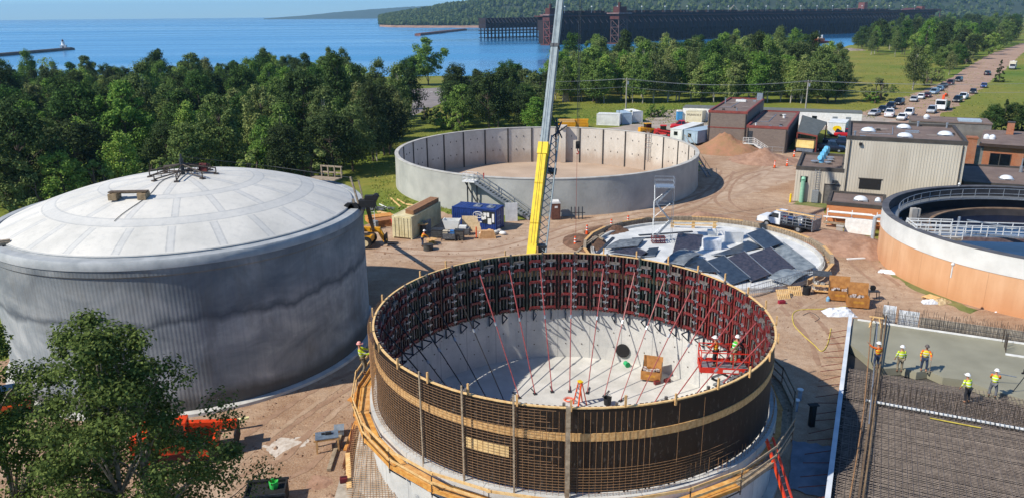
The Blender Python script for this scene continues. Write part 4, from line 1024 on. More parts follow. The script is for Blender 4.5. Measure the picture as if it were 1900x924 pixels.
mat_thing('rebar mat half covered by the pour between white strip and wet concrete', .25, 17, YS+.15, YS+4.6, .22, .22, -.06, rb_a, rb_b)
ws = thing('white_waterstop', 'white segmented strip crossing between the two rebar mats', 'waterstop', BL, PH)
MB().bb(1.3, 18, YS-.06, YS+.08, .02, .1).build('strip', white_pt, ws)
for k in range(70): MB().bb(1.4+k*.24, 1.46+k*.24, YS-.09, YS+.11, .0, .12).build('clip', steel_dk if k % 4 == 0 else steel, ws)
def uprights(name, label, xs_, y0, h0, h1, mt, seed, yj=.05):
    r = random.Random(seed); t = thing(name, label, 'dowel row', BL, PH); m = MB(); n = 0
    for x in xs_:
        y = y0+r.uniform(-yj, yj); p = Vector((x+r.uniform(-.04,.04), y, -.4)); e = p+Vector((r.uniform(-.05,.05), r.uniform(-.05,.05), .4+r.uniform(h0, h1)))
        if n < 60: MB().tube(p, e, .015, 4).build('dowel_bar', mt, t)
        else: m.tube(p, e, .015, 4)
        n += 1
    if m.v: tag(m.build('further_dowels', mt, t), kind='stuff')
    return t
fr = lambda a, b, s: [a+s*i for i in range(int((b-a)/s))]
for j, yy in enumerate((.35, .9, 1.5, 2.2)):
    uprights('dowel_row', f'{["first","second","third","fourth"][j]} row of dark upright dowels behind the white strip', fr(1.4, 17, .24 if j < 2 else .34), YS+yy, .5, 1.0 if j < 3 else .7, rust_dk, j+5, .12)
B0 = loc(1612, 588); B1 = loc(1905, 640)
tb = thing('upright_cage', 'dense row of tall upright bars along the far edge of the pour', 'dowel row', BL, PH); m = MB(); r = random.Random(9)
for k in range(150):
    x = B0.x+.4+k*.085
    o = m if k > 90 else MB()
    o.tube((x, LEN-.15+r.uniform(-.04,.04), -.3), (x+r.uniform(-.04,.04), LEN-.1, 1.1+r.uniform(-.15,.5)), .013, 4)
    if k <= 90: o.build('upright_bar', rust_dk, tb)
tag(m.build('further_bars', rust_dk, tb), kind='stuff')
for zz in (.25,.55,.85): MB().bb(B0.x+.3, B0.x+13, LEN-.19, LEN-.17, zz, zz+.02).build('tie_bar', rust_dk, tb)
solo('white_ledge_strip', MB().bb(.4, 18, LEN-.42, LEN-.3, .02, .14), white_pt, 'white strip along the foot of the far upright bars', 'strip', BL, PH)
solo('foam_boards', MB().bb(2.1, 3.0, LEN+.25, LEN+.33, -.2, 1.35).bb(3.2, 4.6, LEN+.3, LEN+.37, -.3, 1.1), tarp_w, 'white foam boards standing behind the far upright bars', 'foam board', BL, PH)
solo('timber_back_form', MB().bb(4.7, 17, LEN+.28, LEN+.34, -.4, .75), M('pale_form','#b3aa9b','#8f877b',1.5), 'pale plywood form behind the far upright bars', 'back form', BL, PH)
rl = loc(1862, 640); uprights('dowel_row', 'short return row of uprights at the far right corner of the pour', [rl.x]*16, rl.y, .9, 1.3, rust_dk, 31, 1.5)
solo('white_ledge_strip', MB().bb(rl.x-.1, 18, rl.y-1.9, rl.y-1.78, .01, .12), white_pt, 'short white strip by the return row of uprights', 'strip', BL, PH)
q = loc(1624, 606); t = thing('trestle', 'small yellow timber trestle standing on the wet concrete', 'trestle', BL, PH)
t.location = BL+Matrix.Rotation(PH,3,'Z')@Vector((q.x, q.y, 0)); 
for s in (-.35, .35): MB().bar((s*1.2,-.3,0), (s*.5,0,.75), .06).build('leg', wood_new, t); MB().bar((s*1.2,.3,0), (s*.5,0,.75), .06).build('leg', wood_new, t)
MB().bar((-.5,0,.78), (.5,0,.78), .08).build('beam', wood_new, t)
for i, (p, c, r) in enumerate((([(1648,560),(1638,640),(1625,740),(1612,850),(1600,935)], M('brown_bar','#8b7355','#6b5740'), .055), ([(1640,570),(1632,650),(1618,750),(1604,850),(1592,940)], M('brown_bar_2','#7a654c','#5c4a38'), .07), ([(1618,585),(1612,660),(1603,760),(1588,860),(1574,940)], rust, .04), ([(1628,600),(1622,680),(1612,790),(1601,880)], steel, .04))):
    solo('long_bar', MB().path([G(x, y, SZ+.12+.5*(1-k/4)**3) for k, (x, y) in enumerate(p)], r, 6), c, ['light brown long bar lying lengthwise along the left side of the mats', 'thick brown long bar lying left of the crew', 'thin rusty long bar nearest the left edge form', 'short grey pipe lying between the long bars'][i], 'bar')
q = loc(1750, 778); solo('yellow_level', MB().box((0,0,.04),(2.6,.05,.05)), bpy.data.materials['hose_yellow'], 'long yellow straightedge lying on the rebar mat below the white strip', 'straightedge', BL+Matrix.Rotation(PH,3,'Z')@Vector((q.x+.6, q.y-.2, 0)), PH-.02)
q0, q1 = G(1838, 690, SZ+.9), G(1886, 699, SZ+.6); solo('float_pole', MB().tube(q0, q1, .03, 6), steel, 'thin pale float pole held out over the wet concrete at right', 'pole')
q = G(1897, 730, SZ); t = thing('laser_tripod', 'dark survey tripod at the right edge of the pour', 'tripod', (q.x, q.y, SZ))
for k in range(3): a = 2*PI*k/3+.4; MB().tube((.5*cos(a),.5*sin(a),0), (0,0,1.35), .03, 5).build('leg', steel_dk, t)
MB().box((0,0,1.5),(.3,.25,.3)).tube((-.3,0,1.42),(.2,0,1.42),.06,6).build('head', black_rb, t)
# blue tarp and shaded things between tank and pour
rag('grey_tarp', 1512, 868, 2.6, 5.2, .12, 'grey blue ground sheet in the shade beside the edge form', 'tarp', M('grey_sheet','#7e8a99','#5f6b7a',1.2), PH+.05, .05, 12)
for px, py, lb in ((1483, 742, 'white topped pipe stub in the shade, farther of the two'), (1476, 762, 'white topped pipe stub in the shade, nearer of the two')):
    q = G(px, py, 0); t = thing('pipe_stub', lb, 'pipe', (q.x, q.y, 0)); MB().tube((0,0,0),(0,0,.75),.13,10).build('stub', M('pale_blue_pipe','#aab7c4','#8a98a6'), t); MB().tube((0,0,.75),(0,0,.8),.2,10).build('cap', white_pt, t)
q = G(1505, 790, 0); solo('dark_bollard', MB().box((0,0,.7),(.3,.3,1.4)).box((0,0,1.44),(.6,.35,.06)), black_rb, 'dark post with a flat grey cap in the shade', 'post', (q.x, q.y, 0), .1)
# ================================================================ lower left corner
q = G(600, 838, 0); t = thing('work_table', 'timber work table with a grey metal top near the left foreground', 'table', (q.x+.2, q.y+.3, 0), .25)
MB().box((0,0,.92),(1.3,.85,.05)).build('table_top', M('blue_grey_top','#7f8f9f','#667585',3,.4,metal=.3), t)
for x in (-.6,.6):
    for y in (-.38,.38): MB().box((x,y,.45),(.1,.1,.88)).build('leg', wood, t)
for y in (-.38,.38): MB().box((0,y,.82),(1.5,.06,.1)).build('rail', wood, t)
MB().box((.1,.05,1.0),(.35,.2,.12)).box((-.2,.1,.98),(.2,.15,.08)).build('tool', black_rb, t)
a, b = G(610, 872, .1), G(634, 800, .1); c = (a+b)/2
solo('long_timber', MB().bar(a-c, b-c, .22, .14), wood_gray, 'long grey timber lying right of the work table', 'timber', (c.x, c.y, .12))
q = G(630, 806, 0); solo('metal_box', MB().box((0,0,.25),(.55,.7,.35)).box((0,0,.44),(.6,.75,.04)), M('pale_metal','#a9b3bb','#8b959d',4,.4,metal=.4), 'small pale metal box on the far end of the long timber', 'box', (q.x, q.y, 0.05), .2)
t = thing('rebar_bundle', 'bundle of loose rusty rebar lying beside the tank walkway', 'rebar bundle', (0,0,0)); r = random.Random(4)
for k in range(26):
    a, b = G(642+r.uniform(-7,9), 868+r.uniform(-6,6), .12+.3*r.random()), G(656+r.uniform(-4,8), 790+r.uniform(-6,6), .3+.3*r.random()); MB().tube(a, b, .022, 4).build('bar', M('red_brown_bar','#8c5638','#66402a',5) if k == 0 else bpy.data.materials['red_brown_bar'], t)
# sloped footing mat of rebar over white sheet
t = thing('wall_mat', 'rusty rebar mat over white sheeting at the lower left of the tank', 'rebar mat', (0,0,0))
c0, c1, c2, c3 = G(640, 935, .1), G(735, 935, .6), G(712, 800, 1.3), G(668, 790, .6)
MB().add([p-Vector((0,0,.12)) for p in (c0,c1,c2,c3)]+[p-Vector((0,0,.2)) for p in (c0,c1,c2,c3)], [(0,1,2,3),(7,6,5,4),(0,4,5,1),(1,5,6,2),(2,6,7,3),(3,7,4,0)]).build('sheeting', M('dirty_sheeting','#bdb6aa','#948a7c',1.5), t)
m = MB()
for k in range(40): f = k/39; m.tube(c0.lerp(c3,f)+Vector((-.3,0,.06)), c1.lerp(c2,f)+Vector((.1,0,.06)), .016, 4)
m.build('cross_bar_layer', rust, t); m = MB()
for k in range(9): f = k/8; m.tube(c0.lerp(c1,f)+Vector((0,0,.1)), c3.lerp(c2,f)+Vector((0,0,.1)), .016, 4)
m.build('long_bar_layer', rust, t)
for i, (x0,y0,x1,y1) in enumerate(((641,835,662,780),(648,905,645,840),(690,800,716,768))):
    a, b = G(x0,y0,.3), G(x1,y1,.45); c = (a+b)/2; solo('loose_board', MB().bar(a-c,b-c,.26,.06), wood_new if i else wood_org, ['orange board beside the loose rebar bundle','pale board lying on the plywood by the rebar mat','pale board propped across the top of the rebar mat'][i], 'board', (c.x,c.y,c.z))
q = G(650, 925, .1); t = solo('plywood_sheet', MB().box((0,0,.04),(1.6,2.6,.03)), M('grey_ply','#b5ab9c','#978d7e',2), 'grey plywood sheet lying at the bottom edge beside the rebar mat', 'plywood', (q.x, q.y+.4, .22), .05)
q = G(638, 893, .3); t = thing('tool_case', 'dark red tool case standing on the grey plywood sheet', 'tool case', (q.x, q.y, .28), .2); MB().box((0,0,.15),(.4,.3,.26)).build('case', M('wine_case','#6e1c22','#4c1217'), t); MB().path([(-.1,0,.27),(-.1,0,.34),(.1,0,.34),(.1,0,.27)], .02, 4).build('handle', black_rb, t)
q = G(497, 935, 0); t = thing('waste_skip', 'dark waste skip with a green pail at the bottom edge', 'skip', (q.x, q.y, 0), .15)
m = MB()
for (x0,x1,y0,y1) in ((-1.0,1.0,-.7,-.62),(-1.0,1.0,.62,.7),(-1.0,-.92,-.62,.62),(.92,1.0,-.62,.62)): m.bb(x0,x1,y0,y1,.1,1.0)
m.bb(-.92,.92,-.62,.62,.1,.85); m.build('bin', black_rb, t); MB().bb(-1.06,1.06,-.76,-.7,.92,1.04).bb(-1.06,1.06,.7,.76,.92,1.04).build('rim_bar', steel_dk, t)
solo('green_pail', MB().lathe([(.01,0),(.2,0),(.24,.4),(.2,.4),(.18,.1),(.01,.1)],14), M('bright_green','#3fd05a','#2aa845'), 'bright green pail on top of the dark skip', 'pail', (q.x+.35, q.y+.2, .86))
r = random.Random(21); q = G(530, 826, 0); m = MB(); N = 26
for i in range(4):
    for k in range(N): a = 2*PI*k/N; f = (i+.6)/3.6; rr = f*(1+.22*sin(3*a+1)+r.uniform(-.16,.16)*f); m.v.append((1.25*rr*cos(a), .95*rr*sin(a), .035*(1-i/3)**2+.016))
for i in range(3):
    for k in range(N): m.f.append([i*N+k, i*N+(k+1) % N, (i+1)*N+(k+1) % N, (i+1)*N+k]); m.m.append(0)
m.f.append(list(range(N))); m.m.append(0)
solo('cement_spill', m, M('cement_powder','#cfc6ba','#b3a493',3.5), 'pale patch of spilled dry cement on the dirt', 'cement spill', (q.x, q.y, 0), .3)
# ================================================================ writing
def text(txt, size, name, mat_, parent, loc, rot, ex=.01):
    cu = bpy.data.curves.new(name, 'FONT'); cu.body = txt; cu.size = size; cu.extrude = ex; cu.align_x = 'CENTER'; cu.align_y = 'CENTER'
    o = bpy.data.objects.new(name, cu); COL.objects.link(o); me = bpy.data.meshes.new_from_object(o.evaluated_get(bpy.context.evaluated_depsgraph_get()))
    bpy.data.objects.remove(o); me.materials.clear(); me.materials.append(mat_)
    p = bpy.data.objects.new(name, me); COL.objects.link(p); p.parent = parent; p.location = loc; p.rotation_euler = rot
    return p
# ================================================================ containers
def corr(m, x0, x1, y, z0, z1, side, n, dep=.04):
    w = (x1-x0)/n
    for k in range(n): m.bb(x0+w*(k+.2), x0+w*(k+.8), y, y+side*dep, z0, z1)
def container(name, label, a, b, W, mt, group=None, Hh=2.59, doors=None, cat='container'):
    d = b-a; L = d.length; t = thing(name, label, cat, (a.x, a.y, 0), math.atan2(d.y, d.x), group)
    m = MB(); m.bb(0, L, 0, W, .15, Hh-.05); corr(m, .15, L-.15, 0, .3, Hh-.2, -1, int(L/.28)); corr(m, .15, L-.15, W, .3, Hh-.2, 1, int(L/.28)); m.build('shell', mt, t)
    m = MB()
    for x in (.07, L-.07):
        for y in (.02, W-.02): m.bb(x-.09, x+.09, y-.09, y+.09, .0, Hh)
    for y in (0, W): m.bb(.1, L-.1, y-.06, y+.06, .04, .18); m.bb(.1, L-.1, y-.06, y+.06, Hh-.12, Hh)
    m.build('frame', mt, t); m = MB(); m.bb(.05, L-.05, .05, W-.05, Hh-.05, Hh-.02)
    for k in range(int(L/.4)): m.bb(.2+.4*k, .4+.4*k, .2, W-.2, Hh-.02, Hh)
    m.build('roof', mt, t)
    if doors is not None:
        x = -.03 if doors == 0 else L+.03
        for s in (0, 1):
            MB().bb(x-.03, x+.03, .06+s*(W/2-.03), W/2-.02+s*(W/2-.06), .2, Hh-.15).build('door', mt, t)
            for q in (.3, .75):
                y = .06+s*(W/2-.03)+q*(W/2-.1); xx = x+(.05 if doors else -.05); MB().tube((xx, y, .25), (xx, y, Hh-.2), .025, 5).build('lock_rod', steel if mt is not beige_c else M('rod_dark','#6d6650') if 0 else rod_m, t)
        m = MB()
        for zz in (.55, 1.05, 1.6, 2.1): m.bb(x-.045, x+.045, .08, W-.08, zz-.02, zz+.02)
        m.build('door_rib', mt, t)
    return t
beige_c = M('cream_container','#d8cda6','#c2b68c',1.2,.55); rod_m = M('dull_rod','#8a8263','#6d664c'); blue_c = M('blue_container','#1f3f86','#183268',1.5,.45); white_c = M('white_container','#e4e5e1','#cfd1cd',.8,.5)
bA, bB = G(734, 441, 0), G(764, 445, 0)
bd = (G(822, 411, 0)-bB).normalized(); nn = Vector((-bd.y, bd.x, 0))
t = container('cream_container', 'cream shipping container with long timbers on its roof', bB, bB+bd*7.6, 2.3, beige_c, None, 2.59, 0)
ls = thing('timber_stack', 'stack of long brown timbers on the roof of the cream container', 'timber stack', (bB.x, bB.y, 2.6), math.atan2(bd.y, bd.x))
for j in range(3):
    for k in range(4): MB().bb(.9+.1*k, 7.5+.05*k, .1+.3*k, .37+.3*k, .02+.17*j, .17+.17*j).build('beam', M('brown_lumber','#9d7450','#835c3c',4) if (j, k) == (0, 0) else bpy.data.materials['brown_lumber'], ls)
uA, uB = G(839, 383, 2.6), G(920, 390, 2.6); uA.z = uB.z = 0
t = container('blue_container', 'blue shipping container with white oval lettering and taped notices', uA, uB, 2.4, blue_c, None, 2.6, 1)
L = (uB-uA).length
m = MB(); m.path([(.60*L+.62*cos(x), -.07, 1.85+.36*sin(x)) for x in [2*PI*k/24 for k in range(24)]], .035, 5, close=True); m.build('oval_mark', white_pt, t)
text('TNE', .5, 'lettering', white_pt, t, (.60*L+.08, -.07, 1.85), (PI/2, 0, 0))
MB().bb(.63*L+.35, L-.1, -.075, -.05, .9, 2.35).build('black_board', M('black_board','#20262a','#15191c'), t)
for (x, z, w, h) in ((.76,2.0,.4,.35),(.83,1.95,.25,.5),(.71,1.5,.35,.35),(.76,1.6,.25,.4),(.86,1.2,.45,.7),(.94,1.6,.25,1.0),(.66,1.05,.22,.15)): MB().bb(x*L-w/2, x*L+w/2, -.09, -.078, z-h/2, z+h/2).build('notice', white_pt, t)
for z in (.6, 1.2, 1.8): MB().bb(L+.085, L+.1, .2, 1.15, z-.03, z+.03).build('door_stripe', M('sky_stripe','#9cc0e0') if z == .6 else bpy.data.materials['sky_stripe'], t)
for x in (.52*L, .82*L): MB().box((x, 1.0, 2.66), (.9,.7,.1)).tube((x, 1.0, 2.7), (x, 1.0, 2.85), .25, 12).build('roof_vent', steel, t)
def ob(name, label, cat, px, py, mb, mt, rz=0, z=0.0, grp=None, dx=0, dy=0, smooth=False):
    q = G(px, py, z); return solo(name, mb, mt, label, cat, (q.x+dx, q.y+dy, z), rz, grp, smooth)
# clutter in front of the containers
ob('white_hoarding', 'white board leaning behind the blue container by the stair foot', 'board', 945, 418, MB().bb(-.1, 1.4, -.04, .04, 0, 2.3), white_pt, .1, 0, None, -.4, 1.6)
ob('plywood_board', 'pale plywood board leaning against the blue container', 'board', 875, 428, MB().box((0,.1,.85),(2.2,.05,1.7),0,Matrix.Rotation(-.12,3,'X')), M('pale_ply','#e0c79e','#cbb085',3), -.05)
t = ob('grey_skip', 'white sided open bin between the two containers', 'bin', 839, 430, MB().extr([(-1.0,1.5),(-.6,.15),(.7,.15),(1.0,1.5),(.92,1.5),(.62,.24),(-.54,.24),(-.9,1.5)], -.6, .6).extr([(-.95,1.45),(-.58,.2),(.66,.2),(.95,1.45)], -.62, -.57).extr([(-.95,1.45),(-.58,.2),(.66,.2),(.95,1.45)], .57, .62), white_c, -.1)
t0 = ob('grey_sheet', 'grey rounded sheet leaning on the side of the cream container', 'sheet', 797, 436, MB().bb(-.7,.8,-.05,.05,0,1.6), M('sheet_grey','#6f767c','#575d63'), 1.1, 0, None, -.3, .4)
tr = thing('timber_trailer', 'tan trapezoid timber trestle right of the clutter by the blue container', 'trestle', G(903,442,0), .1)
MB().extr([(-.9,0),(-.6,.9),(.8,.9),(1.1,0)], -.25, .25).build('panel', M('tan_board','#d2a878','#b98d5e'), tr); MB().bar((1.0,-.3,0),(.7,0,.95),.08).build('leg', wood, tr)
def spool(label, px, py, mt, r=.55, w=.5, lay=True):
    q = G(px, py, 0); t = thing('cable_spool', label, 'cable spool', (q.x, q.y, 0), .2, 'cable spools on the yard')
    for z in ((0, w) if lay else (0,)): MB().tube((0,0,z),(0,0,z+.06),r,20).build('flange', wood if lay else steel_dk, t)
    if not lay: MB().tube((0,0,w),(0,0,w+.06),r,20).build('flange', M('spool_dark','#3c3a38','#2a2826'), t)
    MB().tube((0,0,.06),(0,0,w),r*.55 if lay else r*.95,18).build('drum', mt, t); return t
spool('tall timber spool behind the worker in orange', 786, 437, steel_dk, .6, 1.35)
spool('small dark spool nearest the crane on the open yard', 795, 464, M('spool_dark2','#4a4a48','#33332f'), .55, .6, False)
spool('yellow topped spool just behind the small dark spool', 801, 452, M('olive_wire','#8d8a45','#6d6a33'), .6, .45)
for px, py, lb, mt, s in ((812, 442, 'dark grey covered pallet tote left of the generator frame', M('tote_dark','#4c5052','#37393b'), (1.3,1.0,.95)), (852, 447, 'tall dark square crate right of the generator frame', M('crate_dark','#55524e','#403e3a'), (1.0,.8,1.15)), (862, 437, 'grey crate with a white lid in front of the plywood board', M('crate_grey','#74767a','#55575b'), (1.2,.9,.8))):
    q = G(px, py, 0); t = thing('crate', lb, 'crate', (q.x, q.y+.4, 0), -.15, 'crates on the yard')
    MB().bb(-s[0]/2, s[0]/2, -s[1]/2, s[1]/2, .12, s[2]).build('crate_body', mt, t)
    for k in (-1, 0, 1): MB().bb(k*s[0]*.4-.05, k*s[0]*.4+.05, -s[1]/2, s[1]/2, 0, .12).build('skid', wood_gray, t)
    m = MB()
    for k in range(4): m.bb(-s[0]/2-.012, s[0]/2+.012, -s[1]/2-.012, s[1]/2+.012, .2+k*(s[2]-.3)/3.2, .24+k*(s[2]-.3)/3.2)
    m.bb(-s[0]/2-.03, s[0]/2+.03, -s[1]/2-.03, s[1]/2+.03, s[2]-.03, s[2]+.03) if 'lid' not in lb else None
    m.build('strap', steel_dk, t)
    if 'lid' in lb: MB().bb(-s[0]/2, s[0]*.2, -s[1]/2, s[1]*.3, s[2], s[2]+.25).build('lid', white_c, t)
q = G(833, 447, 0); t = thing('generator', 'engine generator in an open frame on the yard', 'generator', (q.x, q.y+.3, 0), -.1)
MB().bb(-.7,.7,-.4,.4,.25,.8).build('engine', M('engine_grey','#6a6c70','#45474a',6), t)
m = MB()
for x in (-.8,.8):
    for y in (-.45,.45): m.bar((x,y,0),(x,y,1.05),.06)
for y in (-.45,.45): m.bar((-.8,y,1.05),(.8,y,1.05),.06); m.bar((-.8,y,.22),(.8,y,.22),.06)
m.build('frame', steel_dk, t); MB().box((.4,0,.95),(.5,.5,.35)).build('fuel_tank', M('tank_blue','#3f7fc0','#2d64a0'), t); MB().box((-.4,.1,.92),(.55,.6,.28)).build('cover', M('cover_tan','#cfc4ae','#b3a78e'), t)
for px, py in ((884, 442),): 
    q = G(px, py, 0); t = thing('delineator', 'tall slim orange delineator in front of the tan trestle', 'delineator', (q.x, q.y, 0)); MB().tube((0,0,.05),(0,0,1.3),.07,8).build('tube', orange_pl, t); MB().box((0,0,.03),(.4,.4,.06)).build('base', black_rb, t)
r = random.Random(8)
for i in range(7): ob('rubble_bag', ['white sack', 'grey sack', 'tan sack', 'blue grey sack', 'pale sack', 'dusty sack', 'small white sack'][i]+' in the pile at the right end of the blue container', 'sack', 896+i*6.2, 436-(i % 3)*2, (lambda m: (m.ell((0,0,.2),(.42,.32,.24),10,6,.12,r), m)[1])(MB()), [white_c, steel, wood_new, bpy.data.materials['cover_tan'], conc_new, conc_old, white_pt][i], i, 0, 'sacks by the blue container', 0, 0, True)
# timber and boards behind the cream container
r = random.Random(12)
for i, (x0,y0,x1,y1,w,lb) in enumerate(((702,393,738,402,.5,'pale studded timber lying on the grass left of the cream container'),(725,368,743,384,.15,'thin pale board on the grass by the open tank, left one'),(737,370,752,379,.15,'thin pale board on the grass by the open tank, right one'),(754,379,790,386,.4,'long pale plank by the wall of the open tank'),(757,384,780,389,.35,'short pale plank in front of the long plank by the open tank'),(690,382,704,392,.12,'dark rod among the scrap left of the containers'),(704,379,722,388,.1,'white rod among the scrap left of the containers'))):
    a, b = G(x0,y0,.1), G(x1,y1,.1); c = (a+b)/2; solo('loose_board', MB().bar(a-c,b-c,w,.12), [wood_new,wood_new,wood_new,wood_new,wood_new,steel_dk,white_pt][i], lb, 'board', (c.x,c.y,.1))
for i, (px,py,sx,sy,h,mt,lb) in enumerate(((705,410,3.2,1.6,.7,wood_org,'stack of orange brown boards left of the cream container'),(717,418,2.2,1.4,.8,M('brown_boards','#a8744a','#8a5a36',3),'stack of brown boards in front of the orange brown stack'))):
    q = G(px,py,0); t = thing('board_stack', lb, 'board stack', (q.x,q.y,0), .45)
    for k in range(5): MB().box((r.uniform(-.1,.1),r.uniform(-.1,.1),.08+k*h/5),(sx,sy,h/6),r.uniform(-.06,.06)).build('board', mt, t)
ob('red_drum', 'red drum lying against the left end of the cream container', 'drum', 728, 418, MB().tube((-.35,0,.4),(.35,0,.4),.4,16).tube((-.3,0,.4),(-.24,0,.4),.42,16).tube((.24,0,.4),(.3,0,.4),.42,16), M('red_drum','#d8342c','#b5261f'), 1.2)
ob('grey_drum', 'grey drum standing left of the brown boards', 'drum', 697, 424, MB().lathe([(.01,0),(.36,0),(.38,.3),(.36,.32),(.38,.6),(.36,.9),(.01,.9)],16), M('drum_grey','#7b8389','#5c646a'))
ob('scrap_heap', 'dark scrap heap on the grass behind the board stacks', 'scrap heap', 706, 390, (lambda m: ([m.box((r.uniform(-1.6,1.6), r.uniform(-.6,.6), r.uniform(.1,.4)), (r.uniform(.4,1.2), .1, .1), r.uniform(0,3)) for k in range(24)], m)[1])(MB()), M('scrap','#3f4348','#6d6f70',2))
q = G(694, 428, 0); t = thing('leaning_ladder', 'pale aluminium ladder standing at the edge of the domed tank', 'ladder', (q.x,q.y,0), .3)
for s in (-.2,.2): MB().bar((s,0,0),(s,.7,3.0),.06).build('rail', white_c, t)
for k in range(9): MB().tube((-.2,.07+.07*k,.3+.3*k),(.2,.07+.07*k,.3+.3*k),.025,5).build('rung', white_c, t)
# yellow telehandler
yel = M('machine_yellow','#e2a51e','#c78c14',3,.45)
q = G(686, 462, 0); th = thing('telehandler', 'yellow telehandler with lowered forks half hidden by the domed tank', 'telehandler', (q.x-1.9, q.y+1.3, 0), -.1)
def wheel(par, x, y, r, w, rim=white_pt, n=16):
    o = MB().tube((x, y-w/2, r), (x, y+w/2, r), r, n).build('wheel', black_rb, par); MB().tube((x, y-w/2-.012, r), (x, y+w/2+.012, r), r*.55, 12).build('rim', rim, o); return o
for x in (-1.5, 1.6):
    for y in (-1.05, 1.05): wheel(th, x, y, .65, .42, M('rim_cream','#d8c9a0') if (x, y) == (-1.5, -1.05) else bpy.data.materials['rim_cream'])
MB().bb(-2.3, 2.1, -.75, .75, .6, 1.25).bb(-2.3, -1.0, -.8, .8, 1.25, 1.7).build('chassis', yel, th)
m = MB(); m.bb(-.9,.6,-1.0,-.1,1.2,2.5); m.build('cab', glass, th); m = MB(); m.bb(-.95,.65,-1.05,-.05,2.5,2.62)
for x in (-.9,.6):
    for y in (-1.0,-.1): m.bb(x-.05,x+.05,y-.05,y+.05,1.2,2.5)
m.build('cab_frame', yel, th)
MB().bar((-2.2,.35,1.9),(2.9,.35,1.75),.4,.5).bar((2.7,.35,1.85),(3.4,.35,.5),.32,.42).build('boom', yel, th)
text('HL', .42, 'lettering', black_rb, th, (2.05, .13, 1.8), (PI/2, 0, 0))
m = MB(); m.bb(3.4,3.52,-.25,.95,.25,1.3); m.build('carriage', black_rb, th)
for y in (0,.7): MB().bb(3.5,4.7,y-.07,y+.07,.25,.32).build('fork', black_rb, th)
# ================================================================ mobile crane behind the tank
cb = Vector((1.9, 60.2, 0))
base = D(985, 492, 60.5); yend = D(1008, 262, 64.6); k = (yend-base)
tipx = 40.0/ k.length
tip = D(1083, -390, 83)
ydir = (tip-base).normalized(); BLN = (tip-base).length
cr = thing('mobile_crane', 'tall mobile crane with yellow and grey telescopic boom behind the tank', 'crane', (cb.x, cb.y, 0), .35)
def W2L(p): return Matrix.Rotation(-.35, 3, 'Z') @ (Vector(p)-cb)
MB().bb(-6.5, 6.5, -1.35, 1.35, .85, 1.5).bb(-6.5, 2.5, -1.2, 1.2, 1.5, 1.75).build('carrier', yellow_pt, cr)
MB().bb(4.9, 6.7, -1.3, 1.3, 1.5, 2.7).build('drive_cab', yellow_pt, cr); MB().bb(6.69, 6.72, -1.15, 1.15, 1.9, 2.6).build('windscreen', glass, cr)
for x in (-5.2, -3.7, -2.2, 1.8, 3.4):
    for y in (-1.15, 1.15): wheel(cr, x, y, .7, .4, yellow_pt)
for x in (-4.5, 2.8):
    for s in (-1, 1): MB().bb(x-.2, x+.2, s*1.3, s*3.2, .75, 1.05).tube((x, s*3.1, .1), (x, s*3.1, .95), .12, 8).box((x, s*3.1, .06), (.7,.7,.1)).build('outrigger', yellow_pt, cr)
MB().tube((0,0,1.75),(0,0,2.05),1.1,20).build('slew_ring', steel_dk, cr)
b_l = W2L(base); MB().box((b_l.x-1.2, b_l.y, 2.7), (3.6, 2.2, 1.2)).build('superstructure', yellow_pt, cr); MB().box((b_l.x-3.4, b_l.y, 2.8), (1.4, 2.6, 1.3)).build('counterweight', steel_dk, cr)
def bseg(name, f0, f1, w, h, mt):
    a, b = base+ydir*f0, base+ydir*f1; m = MB(); m.bar(W2L(a), W2L(b), w, h); o = m.build(name, mt, cr); return o
gb = M('boom_grey','#8f9c9f','#75838a',2,.45)
f1 = (yend-base).dot(ydir)
bseg('boom_base', -.6, f1, .76, .95, yellow_pt)
for s_ in (-1,1):
    o_ = Vector((s_*.39,0,0)); MB().bar(W2L(base+ydir*.5)+o_, W2L(base+ydir*(f1-1))+o_, .04, .05).build('boom_rib', M('dull_yellow','#cfae12','#b3950c') if s_ < 0 else bpy.data.materials['dull_yellow'], cr)
bseg('boom_collar', f1-.9, f1+.15, .88, 1.08, yellow_pt)
for i, (f0, f_1, w) in enumerate(((f1, f1+9.5, .64), (f1+9.5, f1+19, .58), (f1+19, f1+29, .52), (f1+29, BLN, .46))):
    bseg('boom_section', f0, f_1, w, w*1.12, gb); bseg('boom_collar', f_1-.35, f_1-.05, w+.12, w*1.12+.12, gb if i else steel_dk)
    a, b = base+ydir*f0, base+ydir*f_1
# folded lattice jib along the boom
for s_ in (-.22,.22): MB().tube(W2L(base+ydir*2+Vector((s_,-.75,.1))), W2L(tip+Vector((s_,0,0))), .018, 4).build('hoist_rope', steel_dk, cr)
for k_ in range(2): f_ = f1*(k_+1)/3; a_ = base+ydir*f_; MB().bar(W2L(a_-ydir*.06), W2L(a_+ydir*.06), .79, .98).build('boom_band', bpy.data.materials['dull_yellow'], cr)
jib = thing('lattice_jib', 'folded grey lattice jib stowed along the side of the crane boom', 'lattice jib', (0,0,0))
ja, jb = D(1003, 470, 61.2), D(1030, 255, 66.6); jd = (jb-ja).normalized(); jx = Vector((1,0,0)); jx = (jx-jd*jx.dot(jd)).normalized(); jy = jd.cross(jx)
JL = (jb-ja).length; w0, w1 = .42, .3
cor = lambda f, i: ja+jd*(JL*f)+jx*((w0+(w1-w0)*f)*(1 if i in (0,1) else -1))+jy*((w0+(w1-w0)*f)*(1 if i in (0,3) else -1))
for i in range(4): MB().tube(cor(0,i), cor(1,i), .07, 6).build('chord', gb, jib)
m = MB(); NB = 16
for k in range(NB):
    for i in range(4): m.tube(cor(k/NB, i), cor((k+1)/NB, (i+1) % 4), .035, 4)
m.build('lacing', gb, jib)
